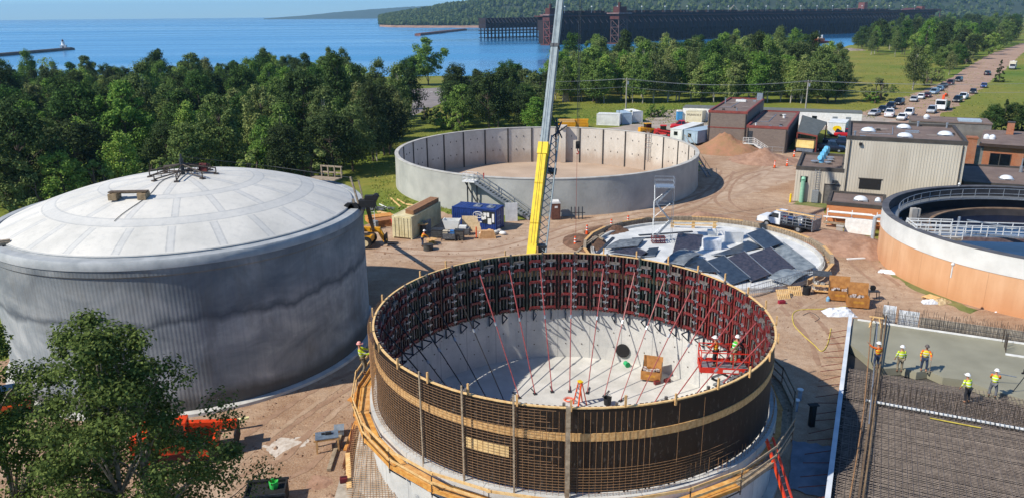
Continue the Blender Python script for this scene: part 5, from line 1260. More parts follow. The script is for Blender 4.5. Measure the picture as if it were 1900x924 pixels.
m = MB(); m.box(ja+jd*.3, (.9,.8,.9)); m.tube(ja+jd*JL*.7-jx*.5, ja+jd*JL*.7+jx*.5, .3, 10); m.build('sheave_block', steel_dk, jib)
m = MB(); [m.tube(jb+jx*.3*(i-1), jb+jd*(1.2+.3*i)+jx*(.9-.5*i), .07, 5) for i in range(4)]; m.build('head_bracket', steel_dk, jib)
# hook line
hk = thing('hook_block', 'hanging crane hook block with a long vertical cable', 'hook', (tip.x, tip.y, 0))
hz = D(1083, 275, tip.y).z
for s in (-.08,.08): MB().tube((s,0,hz+.6),(s,0,tip.z),.028,4).build('cable', steel_dk, hk)
MB().box((0,0,hz+.3),(.42,.25,.75)).tube((-.16,0,hz+.45),(.16,0,hz+.45),.3,12).build('block', black_rb, hk)
MB().path([(0,0,hz-.05),(0,0,hz-.3),(.14,0,hz-.5),(.05,0,hz-.68),(-.12,0,hz-.6)],.06,6).build('hook', M('hook_red','#b0332c','#8a2620'), hk)
MB().tube((-.05,0,.1),(-.05,0,hz-.6),.022,4).build('tag_line', M('tag_line','#a55a4c','#7a4439'), hk)
# ================================================================ small yard things
q = G(1031, 409, 0); t = thing('portable_toilet', 'brown portable toilet with a white roof against the open tank', 'toilet', (q.x,q.y+.6,0), .05)
MB().bb(-.55,.55,-.55,.55,.1,2.05).build('cabin', M('brown_toilet','#7a5142','#624036'), t); MB().extr([(-.6,2.05),(.6,2.05),(.4,2.3),(-.4,2.3)],-.6,.6).build('roof', white_pt, t); MB().bb(-.42,.42,-.575,-.555,.15,1.95).build('door', M('brown_door','#6d4638','#573629'), t); MB().bb(-.15,.2,-.59,-.578,1.5,1.75).build('notice', white_pt, t)
def delin(label, px, py, big=False):
    q = G(px, py, 0); t = thing('traffic_cone' if not big else 'striped_barrel', label, 'cone', (q.x,q.y,0), 0, 'orange and white markers on the dirt')
    MB().box((0,0,.03),(.45,.45,.06)).build('base', black_rb, t); MB().lathe([(.17,.06),(.09,1.15),(.01,1.2)],12).build('cone', orange_pl, t)
    for z in (.55,.85): MB().lathe([(.177-.073*(z-.06),z),(.177-.073*(z+.09),z+.13)],12).build('white_band', white_pt, t)
for lb, px, py in (('striped cone by the road nearest the crane side of the excavation', 1089, 436), ('middle striped cone beside the excavation road', 1134, 425), ('farthest striped cone beside the excavation road', 1165, 418), ('leaning red cone at the left end of the excavation', 1067, 458), ('left cone of the pair near the dirt heap', 1437, 312), ('right cone of the pair near the dirt heap', 1460, 309), ('cone beside the yellow tank at the shed', 1473, 292)): delin(lb, px, py)
q = G(1080, 412, 0); t = thing('rack_frame', 'dark slatted rack leaning on the wall of the open tank', 'rack', (q.x-.3,q.y+1.2,0), .02)
for k in range(4): MB().bar((-.9+.45*k,0,0),(-.9+.45*k,.25,1.5),.12).build('bar', steel_dk, t)
MB().bar((-1.0,.1,.8),(.8,.1,.8),.08).build('cross_bar', steel_dk, t)
q = G(1466, 376, 0); ob('bollard', 'yellow bollard at the corner of the small beige building', 'bollard', 1466, 376, MB().tube((0,0,0),(0,0,1.1),.13,12).ell((0,0,1.1),(.13,.13,.08)), yellow_pt)
# excavation bank and dirt heaps
def heap(name, label, px, py, rx, ry, h, mt, seed, rz=0, n=22, kind=None):
    r = random.Random(seed); q = G(px, py, 0); m = MB()
    for j in range(n):
        for i in range(n):
            u, v = i/(n-1)*2-1, j/(n-1)*2-1; e = math.hypot(u, v); b = max(0, 1-e)**.9
            m.v.append((u*rx*(1+r.uniform(-.03,.03)), v*ry*(1+r.uniform(-.03,.03)), (h*b*(1+.3*sin(u*5+seed)*cos(v*4))*r.uniform(.82,1.12)-.06) if e < 1 else -.06))
    for j in range(n-1):
        for i in range(n-1): m.f.append([j*n+i, j*n+i+1, (j+1)*n+i+1, (j+1)*n+i]); m.m.append(0)
    return solo(name, m, mt, label, 'dirt heap', (q.x,q.y,0), rz, None, True)
dm2 = M('heap_dirt','#aa8770','#8f6d57',1.1,.95,.12,bsc=3); dm3 = M('dark_dug_dirt','#7a5b48','#59412f',1.3,.95,.15,bsc=3); dmg = M('weedy_heap','#a5765a','#8f704f',.8,.95,.12,bsc=3)
heap('dirt_heap', 'tall dirt heap with weeds in front of the dark brick building', 1352, 280, 6.5, 6.0, 3.1, dmg, 3)
heap('dirt_heap', 'lower wide dirt heap right of the weedy heap', 1418, 298, 6.0, 5.5, 1.7, dm2, 8)
heap('dirt_heap', 'dug dark soil bank at the left edge of the round slab', 1088, 452, 2.6, 4.0, 1.0, dm3, 5, .3)
heap('dirt_heap', 'low soil bank behind the left part of the round slab', 1130, 430, 3.2, 2.4, .8, dm3, 6, .2)
heap('dirt_heap', 'low dirt mound behind the scaffold tower', 1295, 406, 4.6, 2.6, .8, dm2, 7)
heap('dirt_heap', 'trampled dirt bank between the round slab and the orange tank', 1560, 452, 5.0, 5.5, 1.2, dm2, 11)
heap('dirt_heap', 'small dirt mound at the left foot of the orange tank', 1600, 465, 3.0, 3.5, .9, dm2, 12)
heap('dirt_heap', 'dark churned soil in the lower left by the work table', 588, 895, 1.7, 1.4, .13, dm2, 13)
for i, (x0,y0,x1,y1,lb) in enumerate(((1070,470,1105,440,'splintered timber lying in the excavation bank, lowest'),(1078,462,1120,434,'splintered timber lying in the excavation bank, upper'),(1108,440,1120,446,'short pale board across the excavation bank'))):
    a,b = G(x0,y0,.6),G(x1,y1,.6); c=(a+b)/2; solo('timber', MB().bar(a-c,b-c,.25,.12), wood_gray, lb, 'timber', (c.x,c.y,.7))
weedg = M('weedy_grass','#5d6a30','#7f7a48',.9,.95,.08,world=True,bsc=4)
sheet('grass_strip', gp([(1632,482),(1650,507),(1690,535),(1750,562),(1800,582),(1815,575),(1740,545),(1690,522),(1655,500),(1638,476)]), .02, weedg, .25, .8)
sheet('grass_strip', gp([(1470,380),(1500,383),(1545,389),(1545,381),(1475,373)]), .02, weedg, .2, .8)
sheet('grass_strip', gp([(1590,450),(1632,455),(1632,430),(1560,428)]), .02, grass_m, .2, .8)

# tyre tracks and clods on the dirt
trk_a = M('track_dark','#a0826a','#8d6f58',1.2,.95,.05,world=True,bsc=5); trk_b = M('track_pale','#b0967e','#9e8369',1.2,.95,.05,world=True,bsc=5)
rt = random.Random(17)
def track(pts, mt, k):
    c = smooth([G(x,y) for x,y in pts], 8); m = MB()
    for s in (-.95,.95):
        o = len(m.v)
        for i,p in enumerate(c):
            d = (c[min(i+1,len(c)-1)]-c[max(i-1,0)]).normalized(); n = Vector((-d.y,d.x,0)); w = .2+rt.uniform(-.06,.05); e = rt.uniform(-.05,.05)
            m.v += [tuple(p+n*(s-w+e)+Vector((0,0,.021+.001*k))), tuple(p+n*(s+w+e)+Vector((0,0,.021+.001*k)))]
        for i in range(len(c)-1): m.f.append([o+2*i,o+2*i+1,o+2*i+3,o+2*i+2]); m.m.append(0)
    struct('tyre_track', m, mt)
for k,(pts,mt) in enumerate((([(700,462),(800,470),(900,468),(990,448),(1080,420),(1200,398),(1310,362),(1400,322)],trk_a),([(720,478),(840,484),(960,470),(1060,435),(1160,406),(1280,380),(1380,345),(1440,300)],trk_b),([(1500,465),(1450,430),(1380,400),(1340,370),(1360,330),(1420,312)],trk_a),([(470,820),(540,770),(620,720),(690,690)],trk_a),([(450,880),(520,820),(600,760),(660,715)],trk_b),([(430,910),(500,880),(560,850),(640,760)],trk_a),([(1460,560),(1500,600),(1530,640),(1545,680)],trk_a),([(1440,590),(1480,560),(1540,530),(1600,520),(1640,540)],trk_b),([(1540,440),(1580,470),(1610,500),(1650,530)],trk_a),([(1260,380),(1340,390),(1400,400),(1470,398)],trk_b),([(1180,400),(1270,388),(1330,350),(1350,318)],trk_a))): track(pts,mt,k)
m = MB(); n_ = 0
while n_ < 1300:
    px, py = rt.choice([(rt.uniform(430,690),rt.uniform(680,924)),(rt.uniform(690,1000),rt.uniform(400,490)),(rt.uniform(1000,1480),rt.uniform(290,470)),(rt.uniform(1430,1700),rt.uniform(430,640))]); q = G(px,py)
    if (q.xy-KC.xy).length < KR+1.2 or (q.xy-MC.xy).length < MR+.8 or (q.xy-TC.xy).length < TR+.6 or (q.xy-FC.xy).length < FR+.3 or (q.xy-OC.xy).length < OR+.5: continue
    r_ = rt.uniform(.03,.09)*(1 if rt.random() < .93 else 2.2); o = len(m.v); n_ += 1
    for j in range(5): a = 2*PI*j/5+rt.random(); m.v.append((q.x+r_*cos(a)*rt.uniform(.7,1.3), q.y+r_*sin(a)*rt.uniform(.7,1.3), .0))
    m.v.append((q.x,q.y,.02+r_*rt.uniform(.5,.9)))
    for j in range(5): m.f.append([o+j,o+(j+1) % 5,o+5]); m.m.append(0)
tag(m.build('soil_clods', M('clod','#9c7d65','#6f523d',.9,.95,world=True)), kind='stuff')
# ================================================================ buildings
def frame(pL, pR, z, back, rz=None):
    a, b, c = G(*pL, z), G(*pR, z), G(*back, z); d = b-a
    if rz is None: rz = math.atan2(d.y, d.x)
    R = Matrix.Rotation(-rz, 3, 'Z'); e = R@(b-a); f = R@(c-a)
    return Vector((a.x, a.y, 0)), rz, abs(e.x), abs(f.y)
siding = M('beige_siding','#c8c0b0','#b9b09f',.5,.6,st=(1,1,.2)); trim_dk = M('dark_trim','#4a4540','#38342f',1,.7)
t_ = NT('gravel_roof'); v = t_.coord(); n1 = t_.noise(v, .5, 5); n2 = t_.noise(v, 6, 4, .7)
c_ = t_.ramp(n1, [(.35, lin('#6a5a52')), (.6, lin('#7d6c63'))]); c_ = t_.mix(t_.ramp(n2, [(.4,(0,0,0)),(.8,(.6,.6,.6))]), c_, lin('#4d423c')); t_.bump(n2, .05, .6); roof_m = t_.fin(c_, .95)
def brickm(name, c1, c2, mo, sc=1.0):
    t = NT(name); v = t.coord(); sp = t.n('SeparateXYZ', Vector=v)
    vv = t.n('CombineXYZ', X=t.math('ADD', sp.outputs[0], sp.outputs[1]), Y=sp.outputs[2], Z=0.0).outputs[0]
    b = t.n('TexBrick', Vector=vv, Scale=sc); b.inputs['Color1'].default_value = lin(c1); b.inputs['Color2'].default_value = lin(c2); b.inputs['Mortar'].default_value = lin(mo)
    b.inputs['Mortar Size'].default_value = .008; b.inputs['Brick Width'].default_value = .42; b.inputs['Row Height'].default_value = .16
    c = t.mix(t.ramp(t.noise(v, .6, 5), [(.4,(0,0,0)),(.7,(.3,.3,.3))]), b.outputs[0], lin(mo)); return t.fin(c, .9)
br_dark = brickm('dark_brick','#6d6058','#7b6d63','#82776d'); br_red = brickm('red_brick','#a5603a','#94502f','#a8937e'); br_ora = brickm('orange_brick','#c9814f','#bd7343','#b98a63')
red_band = M('red_fascia','#8c4238','#71342c',1,.7); dome_w = M('skylight','#e6eaec','#d0d5d8',1,.25)
def skylight(par, x, y, z, r=.6):
    m = MB(); m.bb(x-r*1.05, x+r*1.05, y-r*.8, y+r*.8, z, z+.16); c = m.build('skylight_curb', steel, par); m = MB(); m.lathe([(r, .0), (r*.85, .22), (r*.5, .36), (.01, .42)], 20, c=(x, y, z+.16)); m.build('skylight_dome', dome_w, c, True)
def flat_block(t, W, Dp, z, wall_m, roof=roof_m, par=.35, ribs=False, fascia=None, z0=0):
    m = MB(); m.bb(0, W, 0, Dp, z0, z)
    if ribs:
        n = int(W/.32)
        for k in range(n): x = W*(k+.5)/n; m.bb(x-.035, x+.035, -.035, 0, z0+.05, z-.05)
        n = int(Dp/.32)
        for k in range(n): y = Dp*(k+.5)/n; m.bb(-.035, 0, y-.035, y+.035, z0+.05, z-.05); m.bb(W, W+.035, y-.035, y+.035, z0+.05, z-.05)
    m.build('wall', wall_m, t)
    MB().bb(.3, W-.3, .3, Dp-.3, z+.0, z+.04).build('roof', roof, t)
    m = MB(); e = .3; f = fascia or trim_dk
    m.bb(-.06, W+.06, -.06, e, z-.12, z+par); m.bb(-.06, W+.06, Dp-e, Dp+.06, z-.12, z+par); m.bb(-.06, e, e, Dp-e, z-.12, z+par); m.bb(W-e, W+.06, e, Dp-e, z-.12, z+par)
    m.build('parapet', f, t)
def clutter(par, W, Dp, z, seed):
    r = random.Random(seed)
    for k in range(4):
        x, y = r.uniform(1,W-1), r.uniform(.8,Dp-.8); MB().box((x,y,z+.14),(r.uniform(.3,.7),r.uniform(.3,.5),.28),r.uniform(0,.3)).build('roof_box', steel if k % 2 else trim_dk, par)
    MB().path([(W*.1,Dp*.3,z+.06),(W*.4,Dp*.32,z+.06),(W*.42,Dp*.8,z+.06)],.05,5).build('conduit', steel, par)
    MB().lathe([(1.1,0),(.01,.005)],7,c=(W*.3,Dp*.65,z+.046)).lathe([(.8,0),(.01,.005)],6,c=(W*.75,Dp*.4,z+.046)).build('roof_patch', patch_m, par)
    for x in (W*.03,W*.97): MB().bb(x-.06,x+.06,-.17,-.05,.1,z-.2).build('downpipe', trim_dk, par)
patch_m = M('roof_patch_felt','#8f8279','#7b6f66',1,.95)
def pipev(par, x, y, z, h=.6, r=.12, mt=None): MB().tube((x,y,z),(x,y,z+h),r,10).tube((x,y,z+h),(x,y,z+h+.1),r*1.5,10).build('roof_vent', mt or steel, par)
# main beige hall
o, rz, W, Dp = frame((1573,253), (1796,264), 8.9, (1600,226)); RZ = rz
t = thing('beige_hall', 'tall beige ribbed metal hall with white skylight domes on its roof', 'building', o, rz)
flat_block(t, W, Dp, 8.6, siding, ribs=True)
for px, py in ((1611,241),(1677,235),(1679,251),(1754,248)):
    q = Matrix.Rotation(-rz,3,'Z')@(G(px,py,8.9)-o); skylight(t, q.x, q.y, 8.64, .85)
MB().bb(W*.15, W*.34, -.05, .1, 2.3, 3.6).build('dark_opening', black_rb, t); m = MB(); m.bb(W*.14, W*.35, -.09, -.05, 3.6, 3.72); m.build('opening_head', trim_dk, t)
MB().box((W*.12, -.16, 8.0), (.35,.3,.35)).build('flood_light', black_rb, t)
for x, y in ((.8,1.6),(W-1.0,Dp-1.2),(W*.66,Dp-.9)): pipev(t, x, y, 8.64)
clutter(t, W, Dp, 8.64, 3); MB().box((W*.58, Dp*.5, 8.8), (1.6,.4,.3)).build('duct', steel, t)
# small beige building with blue vents
o, rz, W, Dp = frame((1478.5,309), (1566,315), 4.65, (1508,284), RZ)
t = thing('beige_annex', 'low beige metal annex with four bright blue roof vents', 'building', o, rz)
flat_block(t, W, Dp, 4.35, siding, ribs=True)
bl = M('vent_blue','#6fb6dc','#559fc8',2,.4)
for k, (px, py) in enumerate(((1524,302),(1528,295),(1532,289),(1535,284))):
    q = Matrix.Rotation(-rz,3,'Z')@(G(px,py,4.4)-o); MB().tube((q.x,q.y,4.35),(q.x,q.y,5.1),.33,14).tube((q.x,q.y,5.0),(q.x-.25,q.y-.35,5.1),.36,14).build('blue_vent', bl, t)
for px, py in ((1511,303),(1536,305),(1540,300),(1541,296)):
    q = Matrix.Rotation(-rz,3,'Z')@(G(px,py,4.4)-o); MB().lathe([(.3,4.39),(.42,4.62),(.5,4.66),(.4,4.74),(.01,4.78)],14,c=(q.x,q.y,0)).build('roof_cap', steel, t)
MB().tube((1.0,-.4,0),(1.0,-.4,2.9),.28,14).tube((1.0,-.4,2.9),(1.0,-.05,3.2),.28,14).build('green_duct', M('pale_green_duct','#8fc0a4','#76a78c'), t); MB().bb(.6,1.5,-.05,.05,2.6,3.4).build('duct_opening', black_rb, t)
m = MB()
for x in (2.35,2.85): m.bar((x,-.2,1.5),(x,-.2,4.5),.05)
for k in range(9): m.bar((2.35,-.2,1.7+.32*k),(2.85,-.2,1.7+.32*k),.04)
m.build('wall_ladder', steel, t); MB().bb(2.2,3.0,-.45,-.1,.1,1.7).build('ladder_cage', M('mesh_grey','#8a8f92','#6f7477',9), t)
MB().bb(W-2.0,W-.3,-.06,.04,0,2.5).build('door', M('grey_door','#6b6864','#575450'), t); m = MB(); m.bb(W-2.1,W-2.0,-.09,.05,0,2.6); m.bb(W-2.1,W-.2,-.09,.05,2.5,2.62); m.build('door_frame', trim_dk, t)
MB().box((W-.9,-.25,3.0),(.6,.4,.3)).build('wall_lamp', steel_dk, t)
# orange brick pump house
o, rz, W, Dp = frame((1535,375), (1643,388), 2.7, (1552,355), RZ-.03); W = min(W, 6.6)
t = thing('orange_pump_house', 'low orange brick pump house with a dark roof beside the orange tank', 'building', o, rz)
flat_block(t, W, Dp, 2.5, br_ora, par=.25)
q = Matrix.Rotation(-rz,3,'Z')@(G(1597,370,2.7)-o); skylight(t, q.x, q.y, 2.54, .75); q = Matrix.Rotation(-rz,3,'Z')@(G(1629,373,2.7)-o); skylight(t, q.x, q.y, 2.54, .35)
# pipe rack, white board, pipes in front of the pump house
R_ = Matrix.Rotation(rz,3,'Z')
def L2W(x, y, z=0): return o+R_@Vector((x,y,z))
rk = thing('pipe_rack', 'white pipe rack with long white pipes in front of the orange pump house', 'rack', L2W(.2,-.9), rz)
for x in (0,2.6,5.2): m = MB(); m.bar((x,0,0),(x,0,2.15),.1); m.bar((x,-.5,1.1),(x,.3,1.1),.08); m.bar((x,-.5,1.7),(x,.3,1.7),.08); m.build('upright', white_pt, rk)
for k,(z,y,r) in enumerate(((1.22,-.3,.09),(1.22,-.05,.1),(1.82,-.3,.09),(1.82,0,.11))): MB().tube((-.4+.2*k,y,z),(5.6-.3*k,y,z),r,8).build('pipe', white_pt if k != 1 else steel, rk)
for k in range(3): MB().bar((-.3,-.4+.2*k,.5+.05*k),(2.0,-.4+.2*k,.5),.14,.1).build('board', wood_gray, rk)
wb = G(1566,432,0); we = G(1622,440,0); d = we-wb; solo('white_hoarding', MB().bb(0,d.length,-.05,.05,.1,1.75), white_pt, 'large plain white board standing on the grass before the pump house', 'board', wb, math.atan2(d.y,d.x))
pp = G(1618,448,0); OCd = (OC-Vector((pp.x,pp.y,0))).normalized()
m = MB(); m.path(smooth([Vector((0,0,0)),Vector((0,0,2.1)),Vector((0,0,2.6)),OCd*.35+Vector((0,0,2.85)),OCd*1.0+Vector((0,0,2.85)),OCd*2.6+Vector((0,0,2.85))],5),.2,12); solo('grey_pipe', m, M('pale_pipe','#a8b4bd','#8f9ba4'), 'large pale grey pipe rising from the grass and bending into the orange tank', 'pipe', (pp.x,pp.y,0), 0, None, True)
ob('concrete_block', 'small grey block under the pipe rack at the end of the white board', 'block', 1557, 433, MB().box((0,0,.4),(.7,.6,.8)).box((0,0,.84),(.8,.7,.08)), conc_old, rz)
# dark brick building, annex and lean-to
o, rz, W, Dp = frame((1315,205), (1387,208), 6.5, (1357,181))
t = thing('dark_brick_building', 'two storey dark brick building with red roof edge and flat gravel roof', 'building', o, rz)
flat_block(t, W, Dp, 6.2, br_dark, fascia=red_band, par=.3); MB().bb(-.03, W+.03, -.04, Dp+.03, 3.3, 3.5).build('string_band', red_band, t)
clutter(t, W, Dp, 6.24, 4); MB().box((W*.45,Dp*.75,6.5),(2.0,.8,.4)).build('roof_hatch', white_pt, t); MB().box((W-.8,Dp-1.0,6.9),(1.1,1.0,1.4)).build('roof_unit', steel, t); pipev(t, W*.7, 1.2, 6.25); pipev(t, .8, Dp*.55, 6.25, 1.1)
for y in (Dp*.25, Dp*.6): MB().bb(W, W+.05, y-.6, y+.6, 1.3, 2.6).build('window', glass, t)
BZ = rz
o, rz, W, Dp = frame((1386,233), (1462,237), 4.6, (1425,205), BZ)
t = thing('dark_brick_annex', 'single storey dark brick annex with red roof edge and outside stair', 'building', o, rz)
flat_block(t, W, Dp, 4.3, br_dark, fascia=red_band, par=.3)
clutter(t, W, Dp, 4.34, 5); pipev(t, W*.2, 1.0, 4.35, .5, .12, white_pt); pipev(t, W*.7, Dp*.6, 4.35, .6, .25, white_pt)
MB().bb(.2,1.1,-.05,.03,1.5,3.6).build('door', steel_dk, t)
m = MB(); m.bb(-.3,1.6,-1.1,-.06,1.4,1.5); m.bar((1.6,-1.05,1.45),(4.0,-1.05,.05),.06,.25); m.bar((1.6,-.15,1.45),(4.0,-.15,.05),.06,.25)
for k in range(7): m.box((1.8+.32*k,-.6,1.28-.19*k),(.28,.9,.04))
m.build('stair', white_pt, t); m = MB()
for y in (-1.08,):
    for zz in (.5,.8,1.1): m.bar((-.3,y,1.45+zz),(1.6,y,1.45+zz),.06); m.bar((1.6,y,1.45+zz),(4.0,y,.05+zz),.06)
    for k in range(5): f = k/4; m.bar((1.6+2.4*f,y,1.45-1.4*f),(1.6+2.4*f,y,2.55-1.4*f),.06)
    for x in (-.3,.6): m.bar((x,y,1.45),(x,y,2.55),.06)
m.build('stair_rail', white_pt, t); m = MB()
for x in (W-4.2,W-2.2,W-.4): m.bar((x,-1.0,0),(x,-1.0,1.2),.06)
for zz in (.6,1.18): m.bar((W-4.2,-1.0,zz),(W-.4,-1.0,zz),.05)
solo('pipe_barrier', m, steel, 'grey pipe barrier rail in front of the dark brick annex', 'barrier', o, rz)
# lean-to shed
cs = [G(1480,244,3.7),G(1517,251,3.3),G(1535,227,3.3),G(1489,214,3.7)]
c0 = cs[0].copy(); c0.z = 0; t = thing('open_shed', 'open shed with a dark grey sloping roof beside the annex', 'shed', c0, 0)
P = [p-c0 for p in cs]; m = MB(); m.add([p for p in P]+[p-Vector((0,0,.14)) for p in P], [(0,1,2,3),(7,6,5,4),(0,4,5,1),(1,5,6,2),(2,6,7,3),(3,7,4,0)]); m.build('roof', M('slate_roof','#5d6260','#494e4c',1.2,.85), t)
for k in (0,1,2,3): q = P[k]*.98; MB().bar((q.x,q.y,0),(q.x,q.y,q.z-.15),.18).build('post', red_band, t)
MB().bar(P[0]-Vector((0,.05,.25)),P[1]-Vector((0,.05,.25)),.08,.25).build('fascia', red_band, t)
MB().bar((P[3].x,P[3].y-.3,1.6),(P[0].x+.2,P[0].y,1.6),.1,3.2).build('back_wall', M('shed_wall','#2c2523','#1f1a18'), t)
q0, q1 = G(1474,283,0), G(1508,286,0); d = q1-q0; t = thing('yellow_bin', 'pale yellow bin on a grey base in front of the open shed', 'bin', q0, math.atan2(d.y,d.x)); L = d.length
MB().extr([(0,.9),(L,.9),(L,2.3),(0,2.3)],0,1.4).build('bin_body', M('pale_yellow','#ead28c','#d6bb70',1.2), t); MB().bb(.2,L-.1,.1,1.3,.25,.9).build('base', M('base_grey','#6d7885','#566170'), t); MB().bb(-.05,L+.05,-.05,1.45,2.3,2.4).build('lid', M('bin_lid','#6b5240','#523d2f'), t)
for x in (.3,L-.3): MB().box((x,.7,.12),(.2,1.2,.25)).build('skid', steel_dk, t)
# long white building behind
a, b = G(1266,224,0), G(1597,237,0); d = b-a; L = d.length
t = thing('long_white_building', 'long low white building with a dark roof strip behind the brick building', 'building', a, math.atan2(d.y,d.x))
MB().bb(0,L,0,5,0,2.9).build('wall', white_pt, t); MB().bb(-.1,L+.1,-.05,5.1,2.9,3.05).build('roof', M('dull_roof','#6c706c','#595d59',1,.9), t)
for f in (.86,.93): MB().bb(L*f-.5,L*f+.5,-.05,.02,0,2.1).build('door', steel, t)
for f in (.1,.75): MB().bb(L*f-.5,L*f+.5,-.05,.02,1.2,2.1).build('window', glass, t)
# white container with yellow oval, trailers
def box_trailer(name, label, a, b, Dp, Hh, mt, win=None, z0=.5, cat='trailer'):
    d = b-a; L = d.length; t = thing(name, label, cat, (a.x,a.y,0), math.atan2(d.y,d.x)); m = MB(); m.bb(0,L,0,Dp,z0,Hh)
    for k in range(int(Dp/.3)): m.bb(-.025,0,.1+.3*k,.25+.3*k,z0+.1,Hh-.1); m.bb(L,L+.025,.1+.3*k,.25+.3*k,z0+.1,Hh-.1)
    for k in range(int(L/.3)): m.bb(.1+.3*k,.25+.3*k,-.025,0,z0+.1,Hh-.1)
    m.build('shell', mt, t); MB().bb(-.06,L+.06,-.06,Dp+.06,Hh,Hh+.08).build('roof', mt, t)
    m = MB()
    for y in (Dp*.4,Dp*.52):
        for x in (.25,L-.25): m = MB(); m.tube((x-.12,y,.32),(x+.12,y,.32),.32,12); m.build('wheel', black_rb, t)
    MB().bb(.1,L-.1,.2,Dp-.2,.3,z0).build('chassis', steel_dk, t)
    if win: MB().bb(L*.3,L*.3+.75,-.06,-.03,1.5,2.2).build('window', glass, t); MB().bb(L*.62,L*.62+.75,-.06,-.03,.6,2.3).build('door', mt, t)
    return t, L
a, b = G(1534,254,0), G(1566,256,0)
t, L = box_trailer('white_trailer', 'white box trailer with a yellow oval behind the parked blue pickups', a, b, 6, 2.8, white_c)
m = MB(); m.lathe([(.75,0),(.01,0)],24); e = m.build('yellow_oval', yellow_pt, t); e.rotation_euler = (PI/2,0,0); e.location = (L*.55,-.04,1.7); e.scale = (1.1,.75,1)
a, b = G(1268,268.5,0), G(1293,272,0); lb_tr = M('pale_blue_metal','#a9bccb','#92a7b8',.8,.5)
t, L = box_trailer('office_trailer', 'pale blue ribbed office trailer with a small window by the dirt heap', a, b, 13, 2.75, lb_tr, True)
a, b = G(1243,265,0), G(1265,267,0)
t, L = box_trailer('office_trailer', 'white office trailer with a small window left of the pale blue trailer', a, b, 11, 2.6, white_c, True)
a, b = G(1272,227,0), G(1297,228.5,0)
t = container('white_container', 'cream container with dark lettering behind the red pickup', a, a+(b-a).normalized()*6.0*.62, 5, M('ivory_container','#ded8bd','#cfc8ab',1,.5))
text('MUNACO 7', .62, 'lettering', M('brown_letters','#4a3324','#38261a'), t, (1.9,-.06,1.7), (PI/2,0,0))
a, b = G(1107,233,0), G(1149,234.5,0); t = container('white_container', 'white container standing alone on the gravel behind the open tank', a, b, 2.4, white_c)
nv2 = (b-a).normalized()
t = container('white_container', 'pale blue container end right behind the lone white container', G(1154,232,0), G(1172,231.5,0), 5, lb_tr)
t = container('white_container', 'small white container right of the pale blue container end', G(1173,229,0), G(1192,228,0), 5, white_c)
a = G(1260,224,0); t = thing('portable_toilet', 'bright blue portable toilet left of the cream container with lettering', 'toilet', a, 0); MB().bb(-.6,.6,-.6,.6,.05,2.1).build('cabin', M('toilet_blue','#4f9fd4','#3d87ba'), t); MB().extr([(-.65,2.1),(.65,2.1),(.45,2.35),(-.45,2.35)],-.65,.65).build('roof', white_pt, t); MB().bb(-.45,.45,-.63,-.6,.1,2.0).build('door', M('door_blue','#4a95c8','#3a7fae'), t)
# yellow form stack
a, b = G(1038,237,0), G(1091,237,0); d = b-a; L = d.length; t = thing('form_stack', 'stack of yellow timber beams behind the open tank', 'beam stack', a, math.atan2(d.y,d.x)); r = random.Random(5)
yb = M('beam_yellow','#e8a81c','#cf8f12',1.5,.6)
for j in range(5):
    for k in range(4): e = r.uniform(-.3,.3); MB().bb((0 if k % 2 == 0 else L*.55)+e, (L*.55 if k % 2 == 0 else L)+e*.5, .35*k, .35*k+.28, .1+.34*j, .36+.34*j).build('beam', yb if not (k == 0 and j > 2) else wood_new, t)
# yellow loader and red machines
def small_machine(name, label, px, py, rz, mt, cat):
    q = G(px,py,0); t = thing(name, label, cat, (q.x,q.y,0), rz)
    for x in (-1.1,1.1):
        for y in (-.8,.8): wheel(t, x, y, .45, .32, mt)
    MB().extr([(-1.9,.5),(1.4,.5),(1.5,1.0),(.3,1.4),(-1.8,1.5)],-.62,.62).build('body', mt, t); m = MB(); m.bb(-.6,.6,-.6,.6,1.3,2.2); m.build('cab', glass, t); MB().bb(-.65,.65,-.65,.65,2.2,2.3).build('cab_roof', mt, t)
    for y in (-.75,.75): MB().bar((-1.2,y,1.5),(1.9,y,1.0),.14,.22).build('lift_arm', mt, t)
    MB().extr([(1.8,.2),(2.6,.2),(2.7,.35),(2.0,.9),(1.8,.9)],-1.0,1.0).build('bucket', steel_dk, t)
small_machine('loader', 'yellow compact loader behind the far rim of the open tank', 1201, 250, .25, yel, 'loader')
small_machine('loader', 'red compact machine between the yellow loader and the white office trailer', 1230, 254, -.2, M('bright_red','#d03030','#b02424'), 'loader')
# brick house at right
o, rz, W, Dp = frame((1818,268), (1905,274), 4.6, (1838,243))
W += 12; t = thing('brick_house', 'red brick house with wide windows and a chimney at the right edge', 'house', o, rz)
MB().bb(.6,W,.6,Dp,0,4.4).build('wall', br_red, t); MB().bb(0,W,0,Dp+.3,4.4,4.72).build('roof', roof_m, t); MB().bb(-.05,W,-.06,.0,4.3,4.75).build('fascia', M('brown_fascia','#3c2b22','#2c1f18'), t)
for x in (1.6,5.9,9.5):
    f = MB().bb(x,x+2.6,.53,.6,.5,3.3).build('window', glass, t); MB().bb(x+1.2,x+1.3,.49,.53,.5,3.3).bb(x-.06,x,.49,.6,.45,3.36).bb(x+2.6,x+2.66,.49,.6,.45,3.36).build('frame', trim_dk, f)
MB().bb(1.6,W,.35,.55,.3,.48).build('sill', trim_dk, t)
q = Matrix.Rotation(-rz,3,'Z')@(G(1873,250,4.7)-o); c_ = MB().bb(q.x-.5,q.x+.5,q.y-.4,q.y+.4,4.72,6.6).build('chimney', br_red, t); MB().bb(q.x-.56,q.x+.56,q.y-.46,q.y+.46,6.6,6.75).build('cap', trim_dk, c_)
